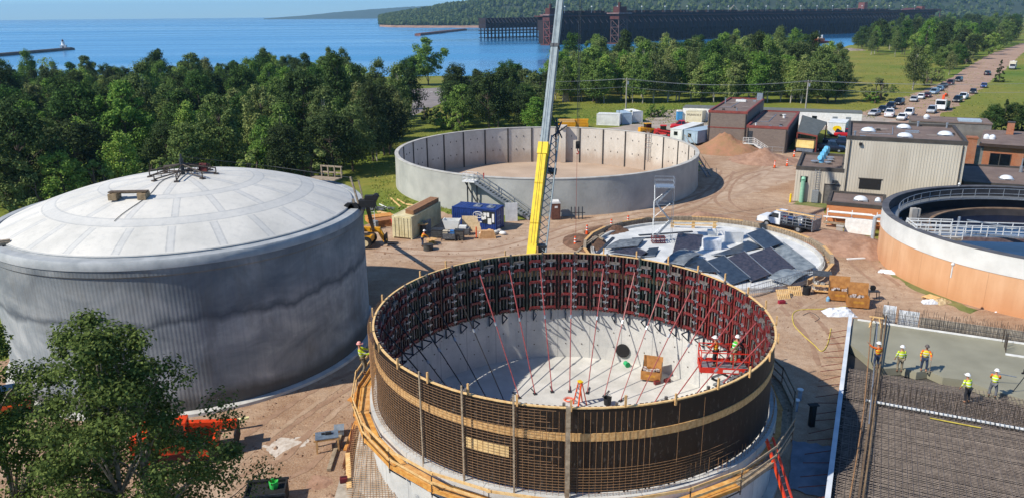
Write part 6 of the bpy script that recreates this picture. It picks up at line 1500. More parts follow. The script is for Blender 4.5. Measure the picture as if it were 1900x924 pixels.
for px, py in ((1830,258),(1841,259)): q = Matrix.Rotation(-rz,3,'Z')@(G(px,py,4.7)-o); MB().lathe([(.42,4.72),(.42,5.1),(.3,5.35),(.01,5.45)],14,c=(q.x,q.y,0)).build('roof_vent', dome_w, t)
# link block between hall and house
o2 = G(1792,338,0); o, rz, W, Dp = frame((1790,338), (1905,352), 3.3, (1797,305), RZ+.03)
W += 8; t = thing('low_link', 'low brown roofed link building between the beige hall and the orange tank', 'building', o, rz); flat_block(t, W, Dp, 3.1, br_red, par=.25)
q = Matrix.Rotation(-rz,3,'Z')@(G(1867,331,3.3)-o); skylight(t, q.x, q.y, 3.14, .75)
q = Matrix.Rotation(-rz,3,'Z')@(G(1894,318,3.3)-o); MB().tube((q.x,q.y,3.1),(q.x,q.y,5.0),.09,8).tube((q.x,q.y,3.1),(q.x,q.y,4.0),.2,10).build('flue', steel, t)
a = G(1799,262,5.2); t = thing('brick_stack', 'narrow red brick stair block behind the right corner of the beige hall', 'building', (a.x+.3,a.y+1.0,0), RZ)
MB().bb(0,1.3,0,1.6,0,5.4).build('wall', br_red, t); MB().bb(1.3,4.2,.8,4,0,4.0).build('side_wall', M('grey_panel','#7d7f7e','#6a6c6b'), t); MB().bb(-.1,1.4,-.1,1.7,5.4,5.6).build('coping', M('clay_coping','#a56a48','#8b5638'), t)
q = G(1770,228,6.0); t = thing('roof_hatch_house', 'grey roofed low block with a pale skylight behind the beige hall', 'building', (q.x-1,q.y+3,0), RZ); MB().bb(-4,8,0,7,0,5.6).build('wall', M('grey_wall','#7c7873','#67635f',1), t); MB().bb(-4.1,8.1,-.1,7.1,5.6,5.8).build('roof', roof_m, t); MB().bb(3.2,6.6,1.0,3.6,5.8,6.1).build('skylight', M('blue_skylight','#a9bac6','#8fa1ae'), t); MB().lathe([(.4,5.8),(.5,6.2),(.3,6.5),(.01,6.6)],14,c=(-1.6,3,0)).build('roof_vent', dome_w, t)
# ================================================================ poles and wires
wirem = M('wire_grey','#8c9196','#7a7f84')
def pole(px, py, top, label, grp='utility poles along the grass'):
    q = G(px,py,0); h = D(top[0],top[1],q.y).z; t = thing('utility_pole', label, 'pole', (q.x,q.y,0), 0, grp)
    MB().tube((0,0,0),(0,0,h),.2,8,.13).build('shaft', M('pole_wood','#a9a49b','#8b857b') if 'pole_wood' not in bpy.data.materials else bpy.data.materials['pole_wood'], t); MB().bar((-.9,0,h-.5),(.9,0,h-.5),.1,.12).build('cross_arm', wood_gray, t)
    for x in (-.8,0,.8): MB().tube((x,0,h-.44),(x,0,h-.2),.06,6).build('insulator', steel, t)
    m = MB(); m.tube((.35,-.1,h-1.6),(.35,-.1,h-.8),.22,10); m.build('transformer', steel, t); return Vector((q.x,q.y,h))
p1 = pole(1161,208,(1163,145),'utility pole left of the brick buildings with a lamp arm'); p2 = pole(1494,208,(1498,149),'utility pole rising behind the open shed')
p0 = Vector((p1.x-46,p1.y+4,p1.z)); p3 = Vector((p2.x+60,p2.y-14,p2.z+.5))
for i, (a, b) in enumerate(((p0,p1),(p1,p2),(p2,p3))):
    for k, (dx, dz) in enumerate(((-.8,-.2),(.8,-.2),(0,-2.2))):
        n = 14; solo('power_line', MB().path([a.lerp(b,j/n)+Vector((dx,0,dz-1.6*4*(j/n)*(1-j/n)*(.5 if i != 1 else .8))) for j in range(n+1)], .028, 4), wirem, ['overhead wire at the left, before the first pole','overhead wire strung between the two utility poles','overhead wire at the right, beyond the second pole'][i]+[', front upper strand',', back upper strand',', lower strand'][k], 'wire')
q = G(1050,190,0); ob('stone_marker', 'tan stone marker post on the far grass left of the wood', 'marker', 1050, 189, MB().extr([(-.8,0),(.8,0),(.55,3.6),(-.55,3.6)],-.5,.5).bb(-1.0,1.0,-.7,.7,0,.4), M('tan_stone','#a5967c','#877a63',1))
for px, py, tp, lb in ((1148,232,(1148,205),'thin lamp post beside the lone white container'),(752,158,(752,130),'thin pole on the shore by the pair of trees'),(836,165,(836,140),'thin pole on the shore right of the pair of trees')):
    q = G(px,py,0); h = D(tp[0],tp[1],q.y).z; t = thing('lamp_post', lb, 'lamp post', (q.x,q.y,0)); MB().tube((0,0,0),(0,0,h),.1,6,.06).build('shaft', steel_dk, t); MB().bar((0,0,h),(.9,0,h+.1),.08).box((.9,0,h+.05),(.5,.25,.12)).build('lamp_head', steel_dk, t)
# ================================================================ vehicles
def paint(n, c, r=.3): return M(n, c, tuple(x*.85 for x in colr(c)[:3]), 1.5, r)
PAINT = {k: paint('car_'+k, c) for k, c in dict(white='#e4e6e7', silver='#a9aeb4', grey='#5c6168', black='#16181c', navy='#1b2438', maroon='#4d1c24', blue='#2a4a86', tan='#b9b2a2', lightblue='#8fa9bd', red='#c1202c', charcoal='#2f333a').items()}
lamp_w = M('headlamp','#f2f2ee','#dcdcd6',2,.2); lamp_r = M('tail_lamp','#9c1a1a','#7a1212',2,.3)
def make_car(kind, L=4.6, W=1.82, H=1.48):
    t = thing('parked_car', 'x', 'car', (0,0,0), 0, 'cars parked along the gravel road'); h = W/2
    # lower body: rings along x (front at +x); each (x, halfwidth, z bottom, z shoulder)
    hood = .95 if kind != 'pickup' else 1.08; hood = hood if kind == 'sedan' else hood+.08
    st = [(-L/2,.84,.45,.72*hood),(-L/2+.12,.95,.3,.9*hood),(-L*.28,1,.25,.98*hood),(0,1,.25,.98*hood),(L*.2,1,.25,.97*hood),(L/2-.5,.97,.26,.88*hood),(L/2-.08,.9,.32,.72*hood),(L/2,.8,.42,.6*hood)]
    m = MB(); o = 0; K = 8
    for x, w, z0, z1 in st:
        w *= h; m.v += [(x,-w*.9,z0),(x,-w,z0+.15),(x,-w,z1-.12),(x,-w*.93,z1),(x,w*.93,z1),(x,w,z1-.12),(x,w,z0+.15),(x,w*.9,z0)]
    for i in range(len(st)-1):
        for j in range(K): m.f.append([i*K+j, i*K+(j+1) % K, (i+1)*K+(j+1) % K, (i+1)*K+j]); m.m.append(0)
    m.f += [list(range(K))[::-1], list(range((len(st)-1)*K, len(st)*K))]; m.m += [0,0]
    if kind == 'pickup':     # bed walls
        for y in (-h+.06, h-.06): m.bb(-L/2+.1,-.35,y-.05,y+.05,1.0,1.25)
        m.bb(-L/2+.06,-L/2+.16,-h+.1,h-.1,.9,1.25)
    body = m.build('body', PAINT['white'], t, True)
    if kind == 'sedan': cab = [(-1.75,.95),(-1.15,H),(.25,H),(1.0,.93)]
    elif kind == 'suv': cab = [(-L/2+.12,1.0),(-L/2+.45,H),(.35,H),(1.15,1.02)]
    else: cab = [(-.35,1.05),(-.2,H),(.95,H),(1.6,1.08)]
    m = MB(); (x0,z0),(x1,z1),(x2,z2),(x3,z3) = cab
    m.v += [(x0,-h*.9,z0),(x1,-h*.74,z1-.06),(x2,-h*.74,z2-.06),(x3,-h*.9,z3),(x0,h*.9,z0),(x1,h*.74,z1-.06),(x2,h*.74,z2-.06),(x3,h*.9,z3)]
    m.f += [[0,3,2,1],[4,5,6,7],[0,1,5,4],[3,7,6,2],[1,2,6,5],[0,4,7,3]]; m.m += [0]*6
    m.build('window_band', glass, t)
    m = MB(); m.v += [(x1-.03,-h*.76,z1-.07),(x2+.05,-h*.76,z2-.07),(x2+.05,h*.76,z2-.07),(x1-.03,h*.76,z1-.07),(x1+.05,-h*.68,z1),(x2-.05,-h*.68,z2),(x2-.05,h*.68,z2),(x1+.05,h*.68,z1)]
    m.f += [[3,2,1,0],[4,5,6,7],[0,1,5,4],[1,2,6,5],[2,3,7,6],[3,0,4,7]]; m.m += [0]*6
    for s in (-1,1):
        for (xa,za,xb,zb) in ((x0,z0,x1,z1),(x3,z3,x2,z2),((x0+x3)/2-.1,z0,(x1+x2)/2,z1)): m.bar((xa,s*h*.905,za),(xb,s*h*.755,zb-.05),.07,.05)
    m.build('roof', PAINT['white'], t)
    for x in (-L*.3, L*.31):
        for s in (-1,1): wheel(t, x, s*(h-.1), .34, .24, steel, 14)
    for s in (-1,1): MB().box((L/2-.06,s*h*.68,.66*hood),(.12,.34,.14)).build('headlight', lamp_w, t); MB().box((-L/2+.05,s*h*.72,.75*hood),(.12,.26,.2)).build('tail_light', lamp_r, t)
    return t
protos = {'sedan': make_car('sedan'), 'suv': make_car('suv', 4.7, 1.9, 1.75), 'pickup': make_car('pickup', 5.7, 2.0, 1.85)}
used = set()
def car(kind, color, px, py, rz, label, group='cars parked along the gravel road', z=0, cat=None, dxy=(0,0)):
    q = G(px, py, z); q.x += dxy[0]; q.y += dxy[1]
    if kind not in used: o = protos[kind]; o.location = q; o.rotation_euler = (0,0,rz); used.add(kind)
    else: o = dup(protos[kind], q, rz)
    o['label'] = label; o['group'] = group
    if kind == 'pickup': o['category'] = 'pickup'
    for c in ('body','roof'): setmat(o, c, PAINT[color])
    return o
rd = math.atan2(-1,-.62)            # nose towards the camera along the road's left row
LB = math.radians(-128)
rows = [('suv','charcoal',1778,152,'dark suv at the far end of the left roadside row'),('suv','maroon',1763,158,'dark red car second from the far end of the left row'),('sedan','navy',1750,163,'dark blue car third from the far end of the left row'),('sedan','lightblue',1743,169,'light blue car in the left row before the dark blue one'),('suv','lightblue',1733,175,'pale blue van like car in the middle of the left row'),('sedan','maroon',1720,181,'maroon car just beyond the white car in the left row'),('sedan','white',1708,184,'white car beside the silver hatchback in the left row'),('sedan','silver',1695,189,'silver hatchback at the near end of the middle left row'),('suv','black',1667,195,'black suv last in the near left group'),('suv','navy',1652,203,'dark suv second in the near left group'),('sedan','navy',1637,208,'dark sedan with an open door behind the silver sedan'),('sedan','silver',1622,215,'silver sedan nearest the long white building'),
 ('pickup','white',1650,217,'white pickup parked beside the silver sedan'),('suv','white',1686,215,'white suv with a long roof facing the beige hall'),('sedan','white',1673,223,'white sedan half hidden by the roof of the beige hall'),('suv','silver',1728,210,'silver suv in front of the orange crane truck'),('suv','charcoal',1776,190,'dark grey suv just behind the orange crane truck'),('pickup','white',1787,184,'white pickup behind the dark grey suv on the right side'),('sedan','charcoal',1805,174,'dark sedan last in the right roadside row'),('sedan','blue',1825,163,'small blue car parked alone on the grass edge'),('suv','navy',1832,140,'dark car driving up the gravel road')]
for k, (kd, cl, px, py, lb) in enumerate(rows):
    rz = LB+RND.uniform(-.12,.12)
    if k == 12: rz = math.radians(60)
    if k == 20: rz = math.radians(50)
    if k in (13,14,15): rz = math.radians(-125)
    car(kd, cl, px, py, rz, lb)
car('pickup','red',1268,240,math.radians(168),'bright red pickup parked before the cream container with lettering','pickups among the buildings')
car('pickup','navy',1537,281,math.radians(-25),'dark blue pickup parked nearest the beige annex','pickups among the buildings')
car('pickup','navy',1556,272,math.radians(-25),'dark blue pickup behind the other dark blue pickup','pickups among the buildings')
car('suv','red',1570,255,math.radians(-20),'red car seen between the white box trailer and the beige hall','pickups among the buildings')
# orange crane truck on the road
q = G(1748,204,0); t = thing('crane_truck', 'white and olive truck carrying an orange folded crane on the gravel road', 'truck', (q.x,q.y,0), LB)
for x in (-2.6,-1.4,2.4):
    for y in (-1.0,1.0): wheel(t, x, y, .5, .35, steel)
MB().bb(1.5,3.4,-1.15,1.15,.7,2.7).build('cab', PAINT['white'], t); MB().bb(3.38,3.44,-1.0,1.0,1.6,2.5).build('windscreen', glass, t); MB().bb(3.4,3.6,-1.15,1.15,.5,.9).build('bumper', PAINT['white'], t)
MB().bb(-3.6,1.4,-1.15,1.15,.9,1.9).build('bed', M('olive_bed','#6d6a48','#565338'), t)
MB().bar((.6,0,1.9),(.6,0,3.6),.5).bar((.8,0,3.5),(-3.0,.2,3.2),.45,.5).bar((-3.0,.2,3.4),(.4,.3,4.0),.35,.4).build('crane_arm', orange_pl, t)
# camper
q = G(1878,129,0); t = thing('camper', 'cream camper van driving on the far gravel road', 'camper', (q.x,q.y,0), math.radians(-125))
cmp_ = M('camper_cream','#d9d2bd','#c7bfa8')
for x in (-2.2,2.3):
    for y in (-1.0,1.0): wheel(t, x, y, .45, .3, steel)
MB().bb(-3.8,1.4,-1.25,1.25,.6,3.2).bb(1.4,2.2,-1.1,1.1,2.2,3.2).build('body', cmp_, t); MB().extr([(1.4,.6),(3.6,.6),(3.6,1.3),(2.6,1.45),(2.0,2.2),(1.4,2.2)],-1.0,1.0).build('cab', PAINT['silver'], t); MB().bar((2.68,0,1.45),(2.1,0,2.15),.05,1.8,(0,1,0)).build('windscreen', glass, t)
for x in (-2.6,-.6): MB().bb(x,x+1.2,-1.28,-1.24,1.7,2.4).build('window', glass, t)
MB().box((-1,0,3.3),(1.0,.8,.2)).build('roof_vent', PAINT['white'], t)
# white work truck with tool bed
qa, qb = G(1424,417,0), G(1500,432,0); d = (qa-qb); d.z = 0
t = thing('work_truck', 'white work truck with a cluttered open tool bed beside the round slab', 'truck', ((qa+qb)/2).to_tuple(), math.atan2(d.y,d.x))
for x in (-1.7,2.1):
    for y in (-.9,.9): wheel(t, x, y, .42, .3, steel)
m = MB(); m.extr([(.55,.55),(3.35,.55),(3.4,1.05),(3.2,1.2),(2.05,1.3),(1.5,1.95),(.6,1.95),(.55,1.3)],-.98,.98); m.build('cab', PAINT['white'], t)
for s in (-1,1): MB().extr([(.75,1.3),(1.85,1.3),(1.45,1.82),(.75,1.82)], s*.985, s*1.0).build('side_window', glass, t); MB().box((3.36,s*.7,.95),(.1,.35,.16)).build('headlight', lamp_w, t); MB().box((1.75,s*1.1,1.4),(.12,.2,.16)).build('mirror', black_rb, t)
MB().bar((2.03,0,1.34),(1.55,0,1.9),.04,1.75,(0,1,0)).build('windscreen', glass, t); MB().bb(3.3,3.5,-.95,.95,.45,.75).build('bumper', steel, t)
MB().bb(-3.3,.5,-1.1,1.1,.7,.85).build('bed', steel_dk, t)
for y in (-1.1,1.1):
    m = MB()
    for zz in (1.15,1.5,1.85): m.bar((-3.3,y,zz),(.45,y,zz),.06)
    for k in range(6): x = -3.3+.75*k; m.bar((x,y,.85),(x,y,1.95),.06)
    m.build('rack_rail', steel, t)
for x0 in (-2.6,-.9): MB().bb(x0,x0+1.4,-1.14,-.7,.3,.7).build('side_box', steel, t)
m = MB(); m.bb(-3.36,-3.3,-1.1,1.1,.5,1.7); m.build('tailgate', M('gate_grey','#8f9396','#74787b'), t)
r = random.Random(2)
for k in range(16): MB().box((r.uniform(-3.0,.2), r.uniform(-.8,.8), r.uniform(1.0,1.5)), (r.uniform(.3,.9), r.uniform(.2,.6), r.uniform(.2,.6)), r.uniform(0,3)).build('tool', [steel, steel_dk, blue_pt, red_form, wood, black_rb, white_pt][k % 7], t)
MB().bar((-3.2,.5,2.1),(1.2,.7,2.15),.3,.08).build('plank', wood_new, t)
# orange machine behind the near tree
q = G(326,858,0); orm = M('machine_orange','#e8491a','#c9390f',2,.4)
t = thing('orange_telehandler', 'bright orange telehandler mostly hidden behind the near tree', 'telehandler', (q.x,q.y+.6,0), .22)
for x in (-1.5,1.5):
    for y in (-.95,.95): wheel(t, x, y, .62, .42, orm)
MB().bb(-2.3,2.2,-.8,.8,.65,1.35).bb(-2.3,-.9,-.85,.85,1.35,1.8).build('chassis', orm, t); MB().bb(-.8,.7,-.95,-.05,1.3,2.5).build('cab', glass, t); m = MB(); m.bb(-.85,.75,-1.0,0,2.5,2.62)
for x in (-.8,.7):
    for y in (-.95,-.05): m.bb(x-.05,x+.05,y-.05,y+.05,1.3,2.5)
m.build('cab_frame', orm, t); MB().bar((-2.2,.4,2.0),(3.2,.4,1.5),.4,.45).build('boom', orm, t); MB().bb(3.1,3.2,-.5,1.3,.3,1.3).build('carriage', black_rb, t)
for k in range(1): solo('white_timber', MB().bar((-2.6,0,0),(2.8,.5,.3),.2,.12), M('cream_timber','#e6dfa8','#cfc68c'), 'pale yellow timber lying behind the near tree by the domed tank', 'timber', G(370,800,.4), .2)
# orange safety bits left
q = G(20,775,0); t = thing('orange_skid_steer', 'orange machine glimpsed at the left edge behind the trees', 'machine', (q.x,q.y,0), .4)
for x in (-.8,.8):
    for y in (-.7,.7): wheel(t, x, y, .45, .3, steel)
MB().extr([(-1.3,.5),(1.2,.5),(1.2,1.0),(-.2,1.1),(-1.3,1.6)],-.6,.6).build('body', orange_pl, t); MB().bb(-.5,.6,-.5,.5,1.1,2.1).build('cab', glass, t)
# ================================================================ people
def skinmesh(chains, mt, name, parent, sub=1):
    vs, es, rs = [], [], []; idx = {}
    def vid(p, r):
        k = tuple(round(x, 4) for x in p)
        if k not in idx: idx[k] = len(vs); vs.append(k); rs.append(r)
        return idx[k]
    for ch in chains:
        ids = [vid(p, r) for p, r in ch]
        for a, b in zip(ids, ids[1:]):
            if a != b: es.append((a, b))
    me = bpy.data.meshes.new(name); me.from_pydata(vs, es, [])
    o = bpy.data.objects.new(name, me); COL.objects.link(o); sk = o.modifiers.new('s', 'SKIN'); sk.use_smooth_shade = True
    for i, r in enumerate(rs): me.skin_vertices[0].data[i].radius = (r, r)
    me.skin_vertices[0].data[0].use_root = True
    ss = o.modifiers.new('u', 'SUBSURF'); ss.levels = ss.render_levels = sub
    dg = bpy.context.evaluated_depsgraph_get(); m2 = bpy.data.meshes.new_from_object(o.evaluated_get(dg)); m2.materials.clear(); m2.materials.append(mt)
    bpy.data.objects.remove(o); p = bpy.data.objects.new(name, m2); COL.objects.link(p); p.parent = parent; return p
skin_m = M('skin','#b98465','#a57256',6,.6)
def cloth(n, c):
    t = NT(n); v = t.coord(); z = t.n('SeparateXYZ', Vector=v).outputs[2]; b = colr(c); n1 = t.noise(v, 7, 5, .6)
    c_ = t.ramp(n1, [(.35, b), (.7, tuple(x*.62 for x in b[:3])+(1,))])
    if n.split('_')[1] in ('lime','orange','yellow','green'):
        k = t.math('MAXIMUM', t.math('LESS_THAN', t.math('ABSOLUTE', t.math('SUBTRACT', z, 1.12)), .028), t.math('LESS_THAN', t.math('ABSOLUTE', t.math('SUBTRACT', z, 1.3)), .022)); c_ = t.mix(k, c_, lin('#d9dcd8') if 'orange' not in n else lin('#e6e03a'))
    t.bump(n1, .03, .9); return t.fin(c_, .85)
CL = {k: cloth('cloth_'+k, c) for k, c in dict(lime='#cbe02a', orange='#f0701e', dark='#2b2d33', jeans='#33415c', khaki='#8f826a', red='#c2452f', green='#4fc03a', grey='#6f7176', yellow='#e8d52c').items()}
hat_w = M('hat_white','#efefec','#dededa',3,.35); hat_p = M('hat_pink','#e8a49c','#d38d85',3,.35); hat_g = M('hat_grey','#5d5450','#4a4340',3,.4)
V = Vector
def person(label, loc, rz, vest, legs, hat, sleeve=None, arms=None, lean=0.0, stance=.12, hold=None, knees=(0,0)):
    t = thing('person', label, 'person', loc, rz, None); t.scale = (1.05,)*3
    J = dict(pel=V((0,0,.95)), ch=V((0,.28*lean,1.28-.05*lean)), sh=V((0,.5*lean,1.44-.1*lean)), nk=V((0,.55*lean,1.53-.12*lean)), hd=V((0,.6*lean+.02,1.66-.14*lean)))
    body = []; slv = []; leg = []; boot = []
    body.append([(J['pel'],.1),(J['ch'],.11),(J['sh'],.09),(J['nk'],.05),(J['hd']-V((0,0,.03)),.075),(J['hd']+V((0,.0,.06)),.085),(J['hd']+V((0,.0,.12)),.05)])
    body.append([(J['hd']-V((0,0,.03)),.075),(J['hd']+V((0,.095,.0)),.018)])
    hands = []
    for s in (-1, 1):
        A = arms[s] if arms and s in arms else (V((s*.27,.02,1.17)), V((s*.29,.12,.93)))
        so_ = J['sh']+V((s*.19,0,-.02)); el = V(A[0])+V((0,.4*lean,0)); wr = V(A[1])+V((0,.45*lean,0))
        fd = (wr-el).normalized(); side = fd.cross(V((0,0,1))); side = side.normalized() if side.length > .1 else V((1,0,0)); up = side.cross(fd)
        pm = wr+fd*.08
        body.append([(J['sh'],.09),(so_,.055),(el,.04),(wr,.028),(pm,.036)])
        for k, (off, ln) in enumerate(((-.033,.07),(-.011,.082),(.011,.078),(.033,.06))):
            b = pm+side*off+fd*.03; body.append([(pm,.036),(b,.011),(b+fd*ln*.5-up*.012,.0095),(b+fd*ln*.8-up*.04,.008)])
        body.append([(wr+fd*.03,.03),(wr+fd*.04+side*(-s)*.05,.012),(wr+fd*.085+side*(-s)*.062-up*.015,.01)])
        slv.append([(so_-V((s*.05,0,0)),.095),(so_,.085),(so_.lerp(el,.5),.075),(el,.066)]+([(el.lerp(wr,.8),.055)] if sleeve else []))
        hp = J['pel']+V((s*.09,0,-.05)); kn = V((s*(stance+.01), .05+knees[0 if s < 0 else 1], .5)); an = V((s*stance,-.02+knees[0 if s < 0 else 1]*.2,.1))
        body.append([(J['pel'],.1),(hp,.08),(kn,.055),(an,.04),(an+V((0,.14,-.06)),.035)])
        leg.append([(J['pel'],.14),(hp,.115),(hp.lerp(kn,.5),.098),(kn,.08),(an+V((0,0,.06)),.072)])
        boot.append((an, s)); hands.append(pm)
    skinmesh(body, skin_m, 'body', t)
    skinmesh(leg, legs, 'trousers', t)
    skinmesh([[(J['pel']+V((0,0,.0)),.15),(J['pel'].lerp(J['ch'],.5),.16),(J['ch'],.175),(J['sh']-V((0,0,.03)),.13),(J['nk']-V((0,0,.03)),.07)],[(J['ch'],.15),(J['sh']+V((-.15,0,-.03)),.1)],[(J['ch'],.15),(J['sh']+V((.15,0,-.03)),.1)]], vest, 'vest', t)
    if sleeve is not None:
        for c in slv: skinmesh([c], sleeve, 'sleeve', t)
    for an, s in boot: skinmesh([[(an+V((0,-.04,.06)),.058),(an+V((0,-.04,-.05)),.05),(an+V((0,.06,-.055)),.045),(an+V((0,.17,-.06)),.04)]], M('boot_leather','#4a3a2c','#372a20') if 'boot_leather' not in bpy.data.materials else bpy.data.materials['boot_leather'], 'boot', t)
    h = J['hd']+V((0,0,.055)); o = MB().lathe([(.15,.0),(.152,.015),(.122,.03),(.118,.07),(.09,.12),(.045,.145),(.001,.15)],16,c=h); o.box(h+V((0,.15,.012)),(.18,.1,.015)); o.build('hard_hat', hat, t, True)
    for s in (-1,1): MB().ell(J['hd']+V((s*.032,.082,.03)),(.013,.01,.01),6,4).build('eye', black_rb, t)
    MB().box(J['hd']+V((0,.078,-.04)),(.05,.02,.012)).build('mouth', M('lips','#8d4f45','#7a4139') if 'lips' not in bpy.data.materials else bpy.data.materials['lips'], t)
    return t
sp_ = lambda px, py, z=SZ: G(px, py, z)
person('worker in orange and yellow vest with raised arm beside the long bars', sp_(1625,683), .2, CL['orange'], CL['jeans'], hat_w, CL['orange'], {-1:(V((-.42,.1,1.5)),V((-.6,.2,1.72))), 1:(V((.28,.05,1.15)),V((.3,.2,.98)))})
person('worker seen from behind in a lime shirt and light trousers on the pour', sp_(1668,690), -.15, CL['lime'], CL['khaki'], hat_w, CL['lime'])
person('worker in orange shirt and yellow vest holding a rake on the pour', sp_(1713,688), 2.7, CL['yellow'], CL['jeans'], hat_g, CL['orange'], {-1:(V((-.3,.1,1.18)),V((-.28,.32,1.1))), 1:(V((.28,.0,1.15)),V((.26,.12,.9)))}, .06, .14)
q = sp_(1724,690); solo('rake', MB().tube((.0,0,.02),(.08,.05,1.45),.02,5).box((0,0,.03),(.5,.08,.05)), wood_gray, 'long handled rake held by the worker in orange shirt', 'rake', (q.x,q.y,SZ), .3)
person('worker bending in a lime hooded jacket among the upright dowels', sp_(1793,747), .25, CL['lime'], CL['dark'], hat_w, CL['lime'], None, .35)
person('worker in lime vest and orange sleeves reaching right with a float pole', sp_(1840,737), -.7, CL['lime'], CL['grey'], hat_w, CL['orange'], {1:(V((.2,.3,1.2)),V((.12,.5,1.1))), -1:(V((-.26,.2,1.15)),V((-.1,.42,1.05)))}, .15, .16)
wa = math.radians(185)
person('worker in lime shirt and pink hat leaning back in a harness on the walkway', (KC.x+(KR+.72)*cos(wa), KC.y+(KR+.72)*sin(wa), 4.75), -1.45, CL['lime'], CL['khaki'], hat_p, CL['lime'], {-1:(V((-.2,.35,1.3)),V((-.16,.6,1.42))), 1:(V((.2,.35,1.2)),V((.16,.6,1.25)))}, -.25, .14, None, (.1,.05))
lq = LIFT.location; Rl = Matrix.Rotation(LIFT.rotation_euler.z,3,'Z')
person('worker in an orange vest at the left end of the red lift', lq+Rl@V((-.95,-.1,PZ)), .9, CL['orange'], CL['dark'], hat_w, CL['red'], {-1:(V((-.3,.15,1.2)),V((-.35,.4,1.25)))}, .1)
person('worker in a green vest bending forward in the middle of the red lift', lq+Rl@V((.15,.1,PZ)), -.9, CL['green'], CL['khaki'], hat_w, CL['dark'], {-1:(V((-.25,.3,1.15)),V((-.15,.55,1.05))), 1:(V((.25,.3,1.15)),V((.15,.55,1.05)))}, .35)
person('worker in an orange shirt bending beside the cable spools', G(784,458,0), -1.2, CL['orange'], CL['jeans'], hat_w, CL['orange'], {-1:(V((-.22,.35,1.1)),V((-.12,.55,.9))), 1:(V((.22,.35,1.1)),V((.12,.55,.9)))}, .4)
# ================================================================ trees
def leafmat(name, dark, mid, light, tint=.25):
    t = NT(name); g = t.n('NewGeometry'); oi = t.n('ObjectInfo')
    c = t.ramp(g.outputs['Random Per Island'], [(.0, lin(dark)), (.5, lin(mid)), (1, lin(light))])
    h = t.n('HueSaturation', Color=c, Hue=t.math('ADD', .468, t.math('MULTIPLY', oi.outputs['Random'], .035)), Saturation=t.math('ADD', .7, t.math('MULTIPLY', oi.outputs['Random'], .25)), Value=t.math('ADD', .76, t.math('MULTIPLY', oi.outputs['Random'], .55)))
    d = t.n('BsdfDiffuse', Color=h.outputs[0]); tr = t.n('BsdfTranslucent', Color=h.outputs[0]); mx = t.n('MixShader', Fac=.28, i1=d.outputs[0], i2=tr.outputs[0])
    t.nt.links.new(mx.outputs[0], t.out.inputs['Surface']); return t.mat
leaf_a = leafmat('leaf_green','#3f6022','#567a2c','#7d9a3c'); leaf_b = leafmat('leaf_light','#54732a','#74923a','#9aa84a'); leaf_c = leafmat('leaf_dark','#28431c','#375425','#507030'); leaf_s = leafmat('needle','#26391e','#344a26','#465c30')
bark = M('bark','#6d6055','#4b4139',6,.95,st=(1,1,.3)); bark_w = M('pale_bark','#b9b3a6','#8d8678',5,.9,st=(1,1,.3))
def leafquad(m, p, n, s, r):
    a = n.cross(Vector((r.uniform(-1,1), r.uniform(-1,1), r.uniform(-1,1)))); a = a.normalized() if a.length > 1e-3 else Vector((1,0,0)); b = n.cross(a)
    o = len(m.v); m.v += [tuple(p+a*s), tuple(p+b*s*.62), tuple(p-a*s), tuple(p-b*s*.62)]; m.f.append([o,o+1,o+2,o+3]); m.m.append(0)
def tree(seed, H, R, cb, nc, nl, ls, shape='round', trunk_r=.18, lean=0.0, crad=.17, stems=1):
    r = random.Random(seed); tm = MB(); cm = MB()
    if nl < 8000: nl = int(nl*1.7); ls *= .78
    bases = [(0,0)] if stems == 1 else [(.5*cos(2*PI*k/stems+seed), .5*sin(2*PI*k/stems+seed)) for k in range(stems)]
    axis = []
    for bx, by in bases:
        pts = [Vector((bx,by,-.3))]; dx, dy = bx*.35+r.uniform(-.3,.3), by*.35+r.uniform(-.3,.3)
        for k in range(1, 7): f = k/6; pts.append(Vector((bx+dx*f*H*.16+r.uniform(-.15,.15)+lean*f, by+dy*f*H*.16+r.uniform(-.15,.15), H*.93*f)))
        tm.path(pts, [trunk_r*(1-.85*k/6)+.012 for k in range(7)], 7); axis.append(pts)
    def env(u):
        if shape == 'cone': return (1-u)**.85*1.0+.03
        if shape == 'tall': return math.sin(PI*min(1,(u*.86+.12)))**.6*(1-.35*u)
        if shape == 'dome': return (1-u**1.7)**.75*.95+.06
        if shape == 'open': return math.sin(PI*(u*.8+.12))**.8
        return math.sin(PI*(u*.88+.09))**.65
    ph = r.uniform(0,6.28); ph2 = r.uniform(0,6.28); am = .0 if shape == 'cone' else .28
    for c in range(nc):
        u = r.random()**(1.1 if shape != 'cone' else 1.5); z = H*(cb+(1-cb)*u); rad = R*env(u)*(.3+.75*math.sqrt(r.random())); a = r.uniform(0, 2*PI); rad *= 1+am*sin(2*a+ph+3*u)+am*.7*sin(3*a+ph2)
        ax = axis[c % len(axis)]; f = min(.999, z/(H*.93))*6; k = min(5, int(f)); q = ax[k].lerp(ax[k+1], f-k)
        p = Vector((q.x+rad*cos(a), q.y+rad*sin(a), z)); k2 = max(0, int(f-1.2)); q2 = ax[k2].lerp(ax[min(6,k2+1)], .5)
        if c % (2 if nl < 12000 else 4) == 0: tm.path([q2, q2.lerp(p,.5)+Vector((0,0,.25)), p], [.06*trunk_r/.18+.012,.035,.012], 4, False)
        cr = H*crad*r.uniform(.55,1.15)*(.55 if shape == 'cone' else 1)*(1-.4*u); flat = .72
        for i in range(nl//nc):
            d = Vector((r.gauss(0,1), r.gauss(0,1), r.gauss(0,1))).normalized(); e = cr*(r.random()**.45)
            lp = p+Vector((d.x*e, d.y*e, d.z*e*flat)); 
            if shape == 'cone': lp.z -= .25*math.hypot(lp.x-q.x, lp.y-q.y)
            n = (d*.7+Vector((r.uniform(-.8,.8), r.uniform(-.8,.8), r.uniform(.1,1.1)))).normalized(); leafquad(cm, lp, n, ls*r.uniform(.6,1.25), r)
    return tm, cm
TP = {}
